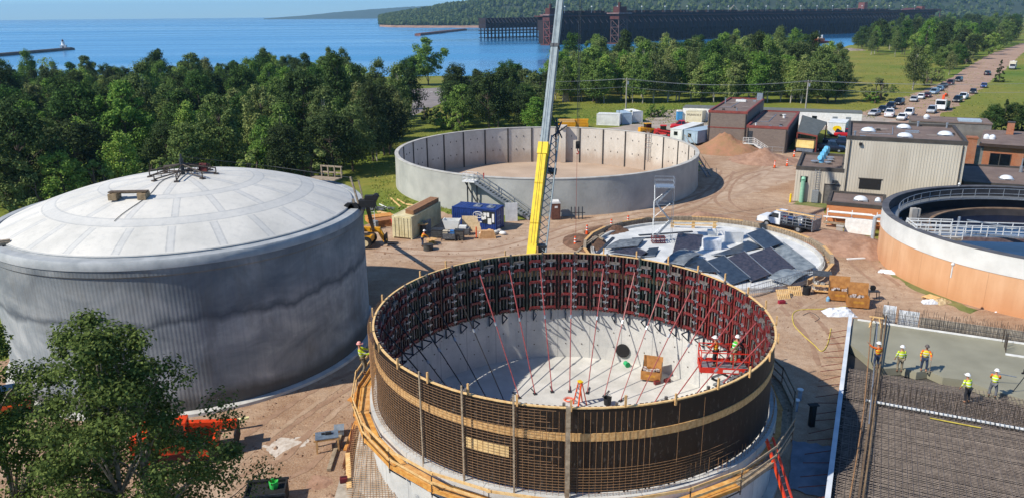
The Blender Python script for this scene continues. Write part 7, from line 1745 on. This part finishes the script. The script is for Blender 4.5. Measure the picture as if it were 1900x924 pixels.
def proto(key, lm, bm_, *a, **k):
    tm, cm = tree(*a, **k); TP[key] = (tm.mesh('trunk', bm_, True), cm.mesh('crown', lm))
proto('r1', leaf_a, bark, 1, 11, 3.6, .22, 70, 5200, .26); proto('r2', leaf_b, bark, 2, 10, 3.4, .2, 66, 4800, .25); proto('r3', leaf_c, bark, 3, 12, 3.9, .24, 74, 5400, .27)
proto('t1', leaf_a, bark_w, 4, 13, 2.6, .28, 70, 4800, .25, shape='tall'); proto('t2', leaf_b, bark_w, 5, 12.5, 2.4, .3, 66, 4200, .25, shape='tall'); proto('t3', leaf_c, bark, 6, 13, 2.9, .22, 74, 5200, .26, shape='tall', stems=2)
proto('s1', leaf_s, bark, 7, 11, 2.5, .06, 70, 4600, .24, shape='cone', crad=.1); proto('b1', leaf_b, bark, 8, 4, 2.4, .05, 26, 2600, .2, stems=3); proto('b2', leaf_a, bark, 9, 3.4, 2.2, .03, 24, 2400, .2, stems=3)
proto('o1', leaf_a, bark, 10, 13, 4.2, .3, 46, 5200, .3, shape='open', crad=.15); proto('bare', leaf_b, bark_w, 12, 12, 2.0, .35, 30, 900, .22, shape='tall', crad=.16)
KIND = dict(r1='round green broadleaf tree', r2='pale green leafy tree', r3='dark dense broadleaf tree', t1='tall slender green tree', t2='tall light green tree', t3='tall dark twin stemmed tree', s1='dark pointed spruce', b1='light green bush', b2='low dark bush', o1='open crowned spreading tree', bare='thin tree with bare pale branches')
TNAME = dict(r1='maple_tree', r2='pale_maple_tree', r3='oak_tree', t1='birch_tree', t2='aspen_tree', t3='alder_tree', s1='spruce_tree', b1='bush', b2='dark_bush', o1='spreading_tree', bare='sparse_tree')
def plant(key, x, y, s, label, group=None, z=None, sz=1.0):
    b = key[0] == 'b' and key != 'bare'
    t = thing(TNAME[key], label, 'bush' if b else 'tree', (x,y,hgt(x,y)-.05 if z is None else z), RND.uniform(0,6.28), group); t.scale = (s,s,s*sz)
    for n, me in zip(('trunk','crown'), TP[key]): o = bpy.data.objects.new(n, me); COL.objects.link(o); o.parent = t
    return t
def inpoly(x, y, P):
    c = False; j = len(P)-1
    for i in range(len(P)):
        if (P[i].y > y) != (P[j].y > y) and x < (P[j].x-P[i].x)*(y-P[i].y)/(P[j].y-P[i].y)+P[i].x: c = not c
        j = i
    return c
def wood_(P, d, keys, smin, smax, place, group, seed, vis=.74):
    r = random.Random(seed); x0, x1 = min(p.x for p in P), max(p.x for p in P); y0, y1 = min(p.y for p in P), max(p.y for p in P); pts = []
    for _ in range(60000):
        x, y = r.uniform(x0,x1), r.uniform(y0,y1)
        if not inpoly(x,y,P) or abs(x) > y*vis+4 or y > shore_y(x)-3: continue
        dd = d*(1+(y-y0)/(y1-y0+1)*.35)
        if any((x-a)**2+(y-b)**2 < dd*dd for a,b in pts): continue
        pts.append((x,y))
        if len(pts) > 290: break
    ys_ = sorted(p[1] for p in pts); lo, hi = ys_[len(ys_)//3], ys_[2*len(ys_)//3]
    for x, y in pts:
        k = r.choice(keys); row = 'at the front of' if y < lo else ('in the middle of' if y < hi else 'at the back of')
        plant(k, x, y, r.uniform(smin,smax)*(1-.24*(y-y0)/(y1-y0+1) if 'left' in place else 1), f'{KIND[k]} {row} {place}', group, None, r.uniform(.85,1.3))
    return pts
P = [Vector((-330,170,0)), G(-60,400), G(60,392), G(300,352), G(560,338), G(688,305), G(735,268), G(760,232), Vector((-52,235,0)), Vector((-66,318,0)), Vector((-100,305,0)), Vector((-200,252,0)), Vector((-330,225,0))]
LEFT = wood_(P, 6.2, ['r1','r2','r3','t3','t1','t2','t3','r3','t1','b1','r1'], .68, 1.12, 'the left forest by the lake', 'trees of the left forest', 31)
ug = MB(); ru = random.Random(6); n_ = 0
while n_ < 52000:
    x, y = ru.uniform(-200,-18), ru.uniform(84,300)
    if not inpoly(x,y,P) or abs(x) > y*.76+4 or y > shore_y(x)-2: continue
    hz_ = (1.2+2.2*abs(sin(x*.21)*cos(y*.17)))*ru.random()**.7; n_ += 1
    leafquad(ug, Vector((x,y,hz_)), Vector((ru.uniform(-.8,.8),ru.uniform(-.8,.8),ru.uniform(.2,1))).normalized(), ru.uniform(.25,.55), ru)
tag(ug.build('undergrowth', leafmat('undergrowth_leaf','#2f4a1f','#45642c','#6d8240')), kind='stuff')
r = random.Random(77)
for k, (px, py) in enumerate(((20,400),(75,398),(130,390),(190,380),(240,372),(300,362),(360,352),(470,345),(530,342),(575,338),(620,330),(655,318),(700,300),(718,288),(742,262))):
    q = G(px,py,0); kk = ['r2','b1','r2','b1','t2','b1','r1','b1','r3','b1','r3','r1','t1','t3','t2'][k]; plant(kk, q.x, q.y, r.uniform(.7,.95) if kk[0] != 'b' else r.uniform(1,1.5), f'{KIND[kk]} on the near fringe of the left forest', 'fringe of the left forest')
for px, py, s in ((655,215,1.1),(735,205,1.0),(95,190,1.15),(160,165,1.1)): q = G(px,py,0); plant('bare', q.x, q.y, s, 'thin tree with bare pale branches rising out of the left forest', 'fringe of the left forest')
P = [G(838,246), G(1000,250), G(1012,236), G(1015,200), G(960,180), G(890,188), G(845,208)]
wood_(P, 6.0, ['r1','r3','b1','r1','t3','r3'], .68, 1.0, 'the thicket left of the crane', 'thicket behind the open tank', 41)
for px, py, k, s in ((812,232,'b2',1.2),(835,240,'b1',1.2),(790,222,'b2',.9),(1005,215,'s1',.9),(985,190,'s1',.8),(945,190,'r3',.95)): q = G(px,py,0); plant(k, q.x, q.y, s, f'{KIND[k]} at the edge of the thicket left of the crane', 'thicket behind the open tank')
P = [G(1030,190), G(1300,189), G(1552,194), G(1560,150), G(1500,128), G(1200,128), G(1040,150)]
wood_(P, 8.2, ['r1','r2','t1','t2','r1','t3','r3'], .9, 1.2, 'the wood behind the brick buildings', 'trees of the wood beyond the meadow', 51)
for k in range(24):
    px = 1040+k*21.5+r.uniform(-6,6); q = G(px, 190+r.uniform(-3,3)); kk = r.choice(['t1','t2','r2','t1','r1']); plant(kk, q.x, q.y, r.uniform(.85,1.08), f'{KIND[kk]} along the front edge of the wood behind the brick buildings', 'trees of the wood beyond the meadow')
for px, py, k, s, lb in ((1438,126,'t1',1.35,'tall slender tree standing above the wood near the tug'),(1468,124,'t1',1.25,'second tall slender tree standing above the wood near the tug')): q = G(px,py); plant(k, q.x, q.y, s, lb)
P = [G(1592,101), G(1680,108), G(1750,132), G(1800,119), G(1842,99), G(1876,82), G(1890,52), G(1760,46), G(1640,72), G(1590,88)]
wood_(P, 14, ['r1','r3','t1','r2','r3','s1','t3'], .85, 1.35, 'the far treeline by the gravel road', 'trees of the far treeline', 61, .8)
for k, (px, py, kk, s) in enumerate(((1693,168,'t1',1.0),(1712,150,'t2',.95),(1722,160,'b1',1.4),(1738,152,'b1',1.2),(1760,140,'t2',.7),(1745,128,'r1',.8),(1775,126,'r3',.8),(1790,120,'b1',1.5),(1630,188,'b1',1.5),(1622,192,'b2',1.0),(1655,172,'b2',.7),(1580,165,'b2',.5),(1604,172,'b2',.5),(1845,92,'b2',1.8),(1734,98,'b2',1.5))):
    q = G(px,py); plant(kk, q.x, q.y, s, f'{KIND[kk]} in the meadow ' + ['tallest beside the parked cars','behind the tall roadside tree','at the foot of the roadside trees','right of the bush at the roadside trees','near the far end of the parked cars','behind the roadside bushes','by the bend of the road','where the treeline meets the road','standing alone left of the silver hatchback','tucked left of the lone roadside bush','as a dark dot near the roadside','farthest left in the yellow field','in the middle of the yellow field','at the far bend of the gravel road','before the far treeline'][k])
q = G(1853,153); plant('s1', q.x, q.y, .72, 'small dark spruce standing alone on the grass right of the road', None, None, .95)
for k, px in enumerate((1838,1856,1874,1892,1910,1928)): q = G(px, 250-k*1.5); plant('s1' if k % 2 else 'r3', q.x, q.y, .62 if k % 2 else .5, 'dark evergreen in the clump behind the brick house', 'evergreens behind the brick house')
for k, (px, kk, s, lb) in enumerate(((757,'r3',.78,'left dark round tree of the lone lakeside group'),(771,'r3',.86,'right dark round tree of the lone lakeside group'),(795,'o1',1.22,'tall open crowned tree of the lone lakeside group'))): q = G(px,159); plant(kk, q.x, q.y, s, lb)
for px, py, s in ((1170,232,.8),(1210,222,.9),(1228,221,.75)): q = G(px,py-4); plant('b2', q.x, q.y, s, 'low dark bush beside the white containers behind the open tank', 'bushes by the containers')
# weeds scattered on the grass
wm = MB(); rr = random.Random(5)
for k in range(5200):
    px, py = rr.choice([(rr.uniform(690,850), rr.uniform(235,400)), (rr.uniform(1030,1330), rr.uniform(190,232)), (rr.uniform(1560,1900), rr.uniform(110,225)), (rr.uniform(1560,1760), rr.uniform(100,190))]); q = G(px,py)
    if (q.xy-FC.xy).length < FR+.5 or inpoly(q.x,q.y,yard): continue
    for j in range(3): leafquad(wm, q+Vector((rr.uniform(-.5,.5), rr.uniform(-.5,.5), .12)), Vector((rr.uniform(-1,1),rr.uniform(-1,1),.5)).normalized(), rr.uniform(.08,.2), rr)
tag(wm.build('meadow_weeds', leafmat('weed','#5d6f2a','#77803a','#948c4a')), kind='stuff')
# near trees in the lower left
def near_tree(seed, x, y, H, R, nc, nl, ls, label, lm, stems=2, cb=.3):
    tm, cm = tree(seed, H, R, cb, nc, nl, ls, 'dome', .15, 0, .075, stems)
    t = thing('broadleaf_tree', label, 'tree', (x,y,-.2), 0); tm.build('trunk', bark_n, t, True); cm.build('crown', lm, t)
bark_n = M('near_bark','#8f887b','#5f574c',5,.9)
leaf_n = leafmat('leaf_near','#38491f','#4b5d29','#6f7f3b')
near_tree(101, -14.7, 25.0, 13.7, 3.75, 260, 58000, .075, 'large leafy birch like tree in the lower left foreground', leaf_n, 3, .33)
near_tree(102, -20.3, 26.0, 12.9, 3.2, 140, 38000, .075, 'smaller leafy tree cut by the left edge of the foreground', leaf_n, 2, .3)
# ================================================================ far shore
def ridge(name, pts, depth, base, mt, rough, seed, nx_=120, ny_=14):
    r = random.Random(seed); m = MB(); 
    def prof(f):
        f *= len(pts)-1; i = min(int(f), len(pts)-2); a, b = pts[i], pts[i+1]; f -= i; return [a[k]+(b[k]-a[k])*f for k in range(3)]
    for i in range(nx_+1):
        x, y, h = prof(i/nx_); d = Vector((x,y,0)).normalized()
        for j in range(ny_+1):
            v = j/ny_; q = Vector((x,y,0))+d*(depth*v); k = math.sin(PI*min(1, v*.5/.62)) if v < .62 else math.cos((v-.62)/.38*PI/2)
            k = min(1, v/.6); k = k*k*(3-2*k)
            m.v.append((q.x,q.y,base+(h-base)*k*(1+r.uniform(-rough,rough)*k)))
    for i in range(nx_):
        for j in range(ny_): a = i*(ny_+1)+j; m.f.append([a, a+ny_+1, a+ny_+2, a+1]); m.m.append(0)
    struct(name, m, mt, True); return m
hill_m = M('forest_hill','#2f4427','#22351f',.02,.95,world=True); hill_l = M('headland_ground','#37452a','#26341c',.012,.95,world=True)
def pz(px, py, d): p = D(px,py,d); return (p.x, p.y, p.z)
far_ = [pz(x,y,8200) for x,y in ((490,35),(560,30),(620,24),(680,19),(740,15),(820,11),(900,7),(960,4),(1030,2))]
ridge('far_hills', [(a*.86,b*.86,c) for a,b,c in far_], 1600, -8, hill_m, .04, 4)
sh_ = [(-352,2140,14),(-300,2010,22),(-230,1930,34),(-120,1850,52),(40,1800,80),(260,1780,105),(520,1850,120),(900,2000,120),(1400,2200,115),(2100,2400,110)]
HM = ridge('headland', sh_, 1300, -7, hill_l, .06, 9)
fm = MB(); rr = random.Random(3); NY = 15
sheets = HM.v
for k in range(9500):
    i = rr.randrange(0,120); j = min(13, int((rr.random()**1.2)*13.5)); a = Vector(sheets[i*NY+j]); b = Vector(sheets[(i+1)*NY+j+1]); c = Vector(sheets[(i+1)*NY+j]); u, v = rr.random(), rr.random(); p = a.lerp(c,u).lerp(Vector(sheets[i*NY+j+1]).lerp(b,u),v)
    if p.z < -4: continue
    h = rr.uniform(9,16)*(1 if p.x > -250 else .8); w = h*rr.uniform(.28,.5); n = 6; o = len(fm.v); pt = rr.random() < .45
    for q, (zz, ww) in enumerate(((.05,.6),(.4,1.0),(.75,.45 if pt else .85))):
        for s in range(n): t_a = 2*PI*s/n+q*.5; e = w*ww*rr.uniform(.7,1.3); fm.v.append((p.x+e*cos(t_a), p.y+e*sin(t_a), p.z+h*zz*rr.uniform(.9,1.1)))
    fm.v.append((p.x,p.y,p.z+h))
    for q in range(2):
        for s in range(n): fm.f.append([o+q*n+s, o+q*n+(s+1) % n, o+(q+1)*n+(s+1) % n, o+(q+1)*n+s]); fm.m.append(0)
    for s in range(n): fm.f.append([o+2*n+s, o+2*n+(s+1) % n, o+3*n]); fm.m.append(0)
tag(fm.build('far_forest', leafmat('far_leaf','#2c4020','#3d5229','#5d6c38')), kind='stuff')
mb = MB(); 
for i in range(60):
    a = HM.v[i*NY]; b = HM.v[(i+1)*NY]; da = Vector((a[0],a[1],0)).normalized(); db = Vector((b[0],b[1],0)).normalized(); o = len(mb.v)
    mb.v += [(a[0]-da.x*14,a[1]-da.y*14,-6.3),(a[0]+da.x*20,a[1]+da.y*20,-1.5),(b[0]+db.x*20,b[1]+db.y*20,-1.5),(b[0]-db.x*14,b[1]-db.y*14,-6.3)]; mb.f.append([o,o+3,o+2,o+1]); mb.m.append(0)
struct('rocky_shore', mb, M('shore_rock','#a3836c','#7d604c',.06,.95,world=True))
# ================================================================ ore dock
dk_w = M('dock_dark','#2a2024','#1a1418',.12,.9); dk_r = M('dock_red','#5a2f2c','#42221f',.2,.85); chute_m = M('chute_dark','#3d363b','#2b262a',.5,.8); rail_m = M('hopper_car','#4a3432','#33221f',.6,.8)
def dock(name, label, A, L, ang, H, n, W=18):
    t = thing(name, label, 'dock', (A[0],A[1],-6), ang)
    MB().bb(0,L,-W/2,W/2,H*.48,H-1.2).build('pocket_wall', dk_w, t)
    if L > 400: MB().bb(0,L,-W/2+2,W/2-2,.6,H*.48).build('inner_crib', dk_w, t); MB().bb(-3,L+3,-W/2-2,W/2+2,H-1.2,H).build('deck', dk_r, t)
    for zz in (1.2,H*.24,H*.36): MB().bb(0,L,-W/2-.4,-W/2+.4,zz-.4,zz+.4).bb(0,L,W/2-.4,W/2+.4,zz-.4,zz+.4).build('long_beam', dk_w, t)
    me = MB().bb(-.55,.55,-W/2,-W/2+1.1,-.6,H*.48).mesh('pile_bent', dk_w); me2 = MB().bb(-.55,.55,W/2-1.1,W/2,-.6,H*.48).mesh('pile_bent', dk_w)
    k_ = min(n, 50)
    for k in range(n):
        for m_ in (me, me2):
            if k < 50: o = bpy.data.objects.new('pile_bent', m_); COL.objects.link(o); o.parent = t; o.location = (L*(k+.5)/n,0,0)
    if n > 50:
        m = MB()
        for k in range(50,n): x = L*(k+.5)/n; m.bb(x-.55,x+.55,-W/2,-W/2+1.1,-.6,H*.48).bb(x-.55,x+.55,W/2-1.1,W/2,-.6,H*.48)
        tag(m.build('further_bents', dk_w, t), kind='stuff')
    me = MB().bar((0,-W/2-.2,H*.95),(1.2,-W/2-6.5,H*.72),.9,.35).mesh('chute', chute_m)
    for k in range(min(n,98)):
        o = bpy.data.objects.new('chute', me); COL.objects.link(o); o.parent = t; o.location = (L*(k+.1)/min(n,98),0,0)
    me = MB().bar((0,-W/2-.1,H*.5),(0,-W/2-.1,H*.93),.5,.35).mesh('face_rib', dk_r)
    for k in range(min(n,98)): o = bpy.data.objects.new('face_rib', me); COL.objects.link(o); o.parent = t; o.location = (L*(k+.6)/min(n,98),0,0)
    return t
DA_ = math.atan2(448, 617); A = (33, 792); DU = Vector((cos(DA_), sin(DA_), 0)); DN = Vector((sin(DA_), -cos(DA_), 0))
t = dock('ore_dock', 'very long dark ore loading dock with chutes standing in the lake', A, 770, DA_, 28, 96)
dock('old_ore_dock', 'shorter older dark dock section at the far left of the long ore dock', (-35,998), 180, DA_, 26.5, 32, 16)
def dp(s, off=0, z=22): q = Vector((A[0],A[1],0))+DU*s+DN*off; return (q.x,q.y,z)
m = MB(); rm_ = random.Random(14)
for k in range(240): x = rm_.uniform(0,765); w_ = rm_.uniform(1,7); m.bb(x,x+w_,rm_.uniform(-9,4),rm_.uniform(5,9),28,28+rm_.uniform(.8,3.6))
for k in range(40): x = rm_.uniform(0,765); m.bb(x,x+.6,8,8.6,28,28+rm_.uniform(4,7)); 
tag(m.build('deck_machinery', dk_w, t), kind='stuff')
m = MB(); m.bb(-3,773,-11,-10.6,28,30.2); m.build('deck_parapet', dk_w, t)
rc = None
for k in range(44):
    lb = 'dark red hopper rail car standing in the line on top of the ore dock'
    if rc is None:
        rc = thing('hopper_car', lb, 'rail car', dp(60), DA_, 'rail cars on the ore dock'); MB().extr([(-5.6,1.2),(-6.4,4.4),(6.4,4.4),(5.6,1.2)],-1.5,1.5).build('hopper', rail_m, rc); MB().bb(-5.5,-3.5,-1.1,1.1,0.05,1.2).bb(3.5,5.5,-1.1,1.1,.05,1.2).build('bogie', black_rb, rc)
    elif k not in (5,14,20,27): dup(rc, dp(14+k*14.6+2, 0), DA_)
mast = None
for k in range(20):
    if mast is None:
        mast = thing('dock_light', 'tall lamp mast with a white lamp along the edge of the ore dock', 'lamp post', dp(20,9.5), DA_, 'lamp masts on the ore dock'); MB().tube((0,0,0),(0,0,8),.18,5).build('shaft', steel, mast); m = MB(); m.ell((0,0,8.3),(.8,.8,.7),8,5); m.build('lamp', white_pt, mast)
    else: dup(mast, dp(20+k*36,9.5), DA_)
def tower(label, s, off, H, W, mt):
    t = thing('loading_tower', label, 'tower', dp(s,off,-6), DA_); MB().bb(-W*.75,W*.75,-W*.75,W*.75,-1,1.2).build('pier', dk_r, t)
    for x in (-W/2,W/2):
        for y in (-W/2,W/2): MB().bar((x,y,1),(x,y,H),.8).build('leg', mt, t)
    m = MB()
    for k in range(3):
        z0, z1 = 1+k*(H-8)/3, 1+(k+1)*(H-8)/3
        for y in (-W/2,W/2): m.bar((-W/2,y,z0),(W/2,y,z1),.45); m.bar((-W/2,y,z1),(W/2,y,z1),.5)
        for x in (-W/2,W/2): m.bar((x,-W/2,z0),(x,W/2,z1),.45); m.bar((x,-W/2,z1),(x,W/2,z1),.5)
    m.build('bracing', mt, t); MB().bb(-W*.6,W*.6,-W*.6,W*.6,H-7,H-2).build('cabin', dk_r, t); MB().bb(-W*.8,W*.8,-W*.8,W*.8,H-2,H-.8).build('platform', M('pale_platform','#8d7370','#6d5653',.4) if 'pale_platform' not in bpy.data.materials else bpy.data.materials['pale_platform'], t); MB().bb(-W*.4,W*.5,-W*.4,W*.4,H-.8,H+5).bb(-1,1,-1,1,H+5,H+9).build('head_house', dk_r, t)
tower('red braced loading tower at the left end of the long ore dock', -2, 14, 30, 9, M('tower_red','#7d4642','#5f322f',.5))
tower('brown braced loading tower on a pier in front of the ore dock', 62, 44, 31, 11, M('tower_brown','#6a4f4c','#4f3936',.5))
# stockpile and plant behind
def cone_heap(label, x, y, r, h, mt):
    m = MB(); m.lathe([(r,0),(r*.62,h*.36),(r*.3,h*.72),(r*.08,h*.98),(.01,h)],28); solo('ore_stockpile', m, mt, label, 'stockpile', (x,y,8), 0, None, True)
ore = M('ore_grey','#8d7a78','#6f5f5e',.05,.95)
q = D(1552,22,1500); cone_heap('tall conical grey ore stockpile behind the dock', q.x, 1500, 62, 20, ore); q = D(1410,24,1450); cone_heap('lower grey ore stockpile left of the tall conical one', q.x, 1450, 70, 15, ore); q = D(1340,20,1500); cone_heap('dark ore stockpile behind the middle of the dock', q.x, 1500, 60, 12, M('ore_dark','#4f4446','#3a3233',.05,.95))
pl_m = M('plant_red','#7a4a42','#5f3832',.15,.85)
def plant_b(label, px, py, d, W, Dp, H, tw=0):
    q = D(px,py,d); t = thing('plant_building', label, 'building', (q.x,q.y,2), .3); MB().bb(-W/2,W/2,-Dp/2,Dp/2,0,H).build('wall', pl_m, t); MB().extr([(-W/2-1,H),(W/2+1,H),(0,H+W*.12)],-Dp/2-1,Dp/2+1).build('roof', dk_r, t)
    for k in range(4): MB().bb(-W/2+W*(k+.3)/4,-W/2+W*(k+.7)/4,-Dp/2-.15,-Dp/2,H*.45,H*.7).build('window', glass, t)
    if tw: MB().bb(W*.3,W*.5,-Dp/2,0,0.0,H+tw).build('tower', pl_m, t)
plant_b('red brown ore plant with a tall tower right of the stockpile', 1582, 26, 1420, 34, 30, 22, 14); plant_b('red brown conveyor house at the landward end of the dock', 1690, 28, 1300, 30, 24, 22, 6); plant_b('low red brown shed left of the conveyor house', 1655, 27, 1420, 50, 20, 16)
a, b = D(1700,20,1350), D(1745,19,1500); solo('conveyor', MB().bar(a,b,4,4).bar(a-Vector((0,0,14)),a,1.2).bar(b-Vector((0,0,14)),b,1.2), pl_m, 'long covered conveyor running right from the conveyor house', 'conveyor')
q = D(1352,10,1480); t = thing('stacker', 'pale stacker boom leaning up over the ore stockpiles', 'stacker', (q.x,1480,20)); MB().bar((-8,0,-4),(10,0,16),1.2).bar((-8,0,-4),(22,0,2),1.0).bar((10,0,16),(22,0,2),.5).build('boom', M('pale_steel','#b5a99a','#988c7e',.3), t); MB().bar((-8,0,-18),(-8,0,0),2).build('mast', dk_r, t)
# tugs, breakwaters, lighthouse
def tug(label, px, py, rz, s=1.0):
    q = G(px,py,-6); t = thing('tugboat', label, 'tugboat', (q.x,q.y,-6), rz); t.scale = (s,s,s)
    MB().prism([(-11,-3.2),(6,-3.4),(11,-1.6),(12.5,0),(11,1.6),(6,3.4),(-11,3.2)],-.6,2.0).build('hull', M('hull_red','#9a3128','#76231c',.4) if 'hull_red' not in bpy.data.materials else bpy.data.materials['hull_red'], t)
    MB().prism([(4,-3.3),(11,-1.5),(12.3,0),(11,1.5),(4,3.3)],2.0,3.0).build('bulwark', dk_w, t); MB().bb(-3,6,-2.2,2.2,2.0,4.6).build('deckhouse', M('tug_orange','#d8743a','#b85d2c',.4) if 'tug_orange' not in bpy.data.materials else bpy.data.materials['tug_orange'], t)
    MB().bb(1.5,5,-1.7,1.7,4.6,7.2).build('wheelhouse', M('tug_cream','#ead9b8','#d3c09c',.4) if 'tug_cream' not in bpy.data.materials else bpy.data.materials['tug_cream'], t); MB().bb(1.45,5.05,-1.75,1.75,5.9,6.7).build('window_band', glass, t); MB().tube((-1.5,0,4.6),(-1.5,0,7.8),.8,10).build('funnel', white_pt, t); MB().tube((3,0,7.2),(3,0,12),.15,5).bar((3,-1.5,10),(3,1.5,10),.12).build('mast', steel, t)
tug('red and orange tugboat moored in front of the ore dock', 1522, 81, math.radians(205)); tug('second tugboat near the landward end of the ore dock', 1606, 66, math.radians(215), .9)
def wall_in_water(name, label, p0, p1, w, h, mt):
    a, b = G(*p0,-6), G(*p1,-6); c = (a+b)/2; d = b-a; solo(name, MB().extr([(-d.length/2-3,-7),(-d.length/2,h),(d.length/2,h),(d.length/2+3,-7)],-w/2,w/2).bb(-d.length/2,d.length/2,-w/4,w/4,h,h+.5), mt, label, 'breakwater', (c.x,c.y,-6), math.atan2(d.y,d.x))
rock_m = M('breakwater_stone','#6d5f57','#4d433d',.15,.95); rock_r = M('red_breakwater','#8d5f4f','#6b4538',.15,.95)
wall_in_water('breakwater', 'dark stone breakwater at the upper left leading to the lighthouse', (-60,110), (132,93), 7, 1.9, rock_m); wall_in_water('breakwater', 'low red stone breakwater in the bay below the headland', (775,67), (862,57), 9, 3.0, rock_r)
q = G(119,93.5,-6); t = thing('lighthouse', 'small white lighthouse at the end of the breakwater', 'lighthouse', (q.x,q.y,-4.1), .3); t.scale = (.66,)*3; MB().bb(-4,4,-4,4,0,4.2).build('base_house', white_pt, t); MB().lathe([(2.6,4.2),(2.0,9),(2.6,9.1),(2.6,9.5)],12).build('tower', white_pt, t); MB().lathe([(1.3,9.5),(1.3,11),(1.7,11),(.1,12.4),(.01,12.5)],10).build('lantern', dk_r, t); MB().bb(-1,1,-4.1,-3.9,.2,2.4).build('door', steel_dk, t)
q = G(80,130,-6); solo('channel_buoy', MB().lathe([(.01,-.3),(1.0,-.2),(1.0,.6),(.5,1.0),(.35,3.2),(.01,3.3)],12), black_rb, 'dark channel buoy on the lake left of the forest', 'buoy', (q.x,q.y,-6))
rag('rock_bank', 1572, 95, 22, 10, 2.0, 'pale rocky bank where the meadow meets the lake by the tug', 'rock bank', M('pale_rock','#a3978c','#7d736a',.3), .1, -.2, 14)
# ---------------------------------------------------------------- air
mb = MB(); mb.bb(-14500, 14500, -2100, 15000, -11, 260)
t = NT('haze_air')
for l in list(t.nt.links): t.nt.links.remove(l)
t.nt.nodes.remove(t.b)
pv = t.nt.nodes.new('ShaderNodeVolumePrincipled'); pv.inputs['Color'].default_value = (.45, .75, 1, 1)
pv.inputs['Density'].default_value = HAZE_D; pv.inputs['Anisotropy'].default_value = .2
t.nt.links.new(pv.outputs[0], t.out.inputs['Volume'])
tag(mb.build('haze', t.mat), kind='stuff')
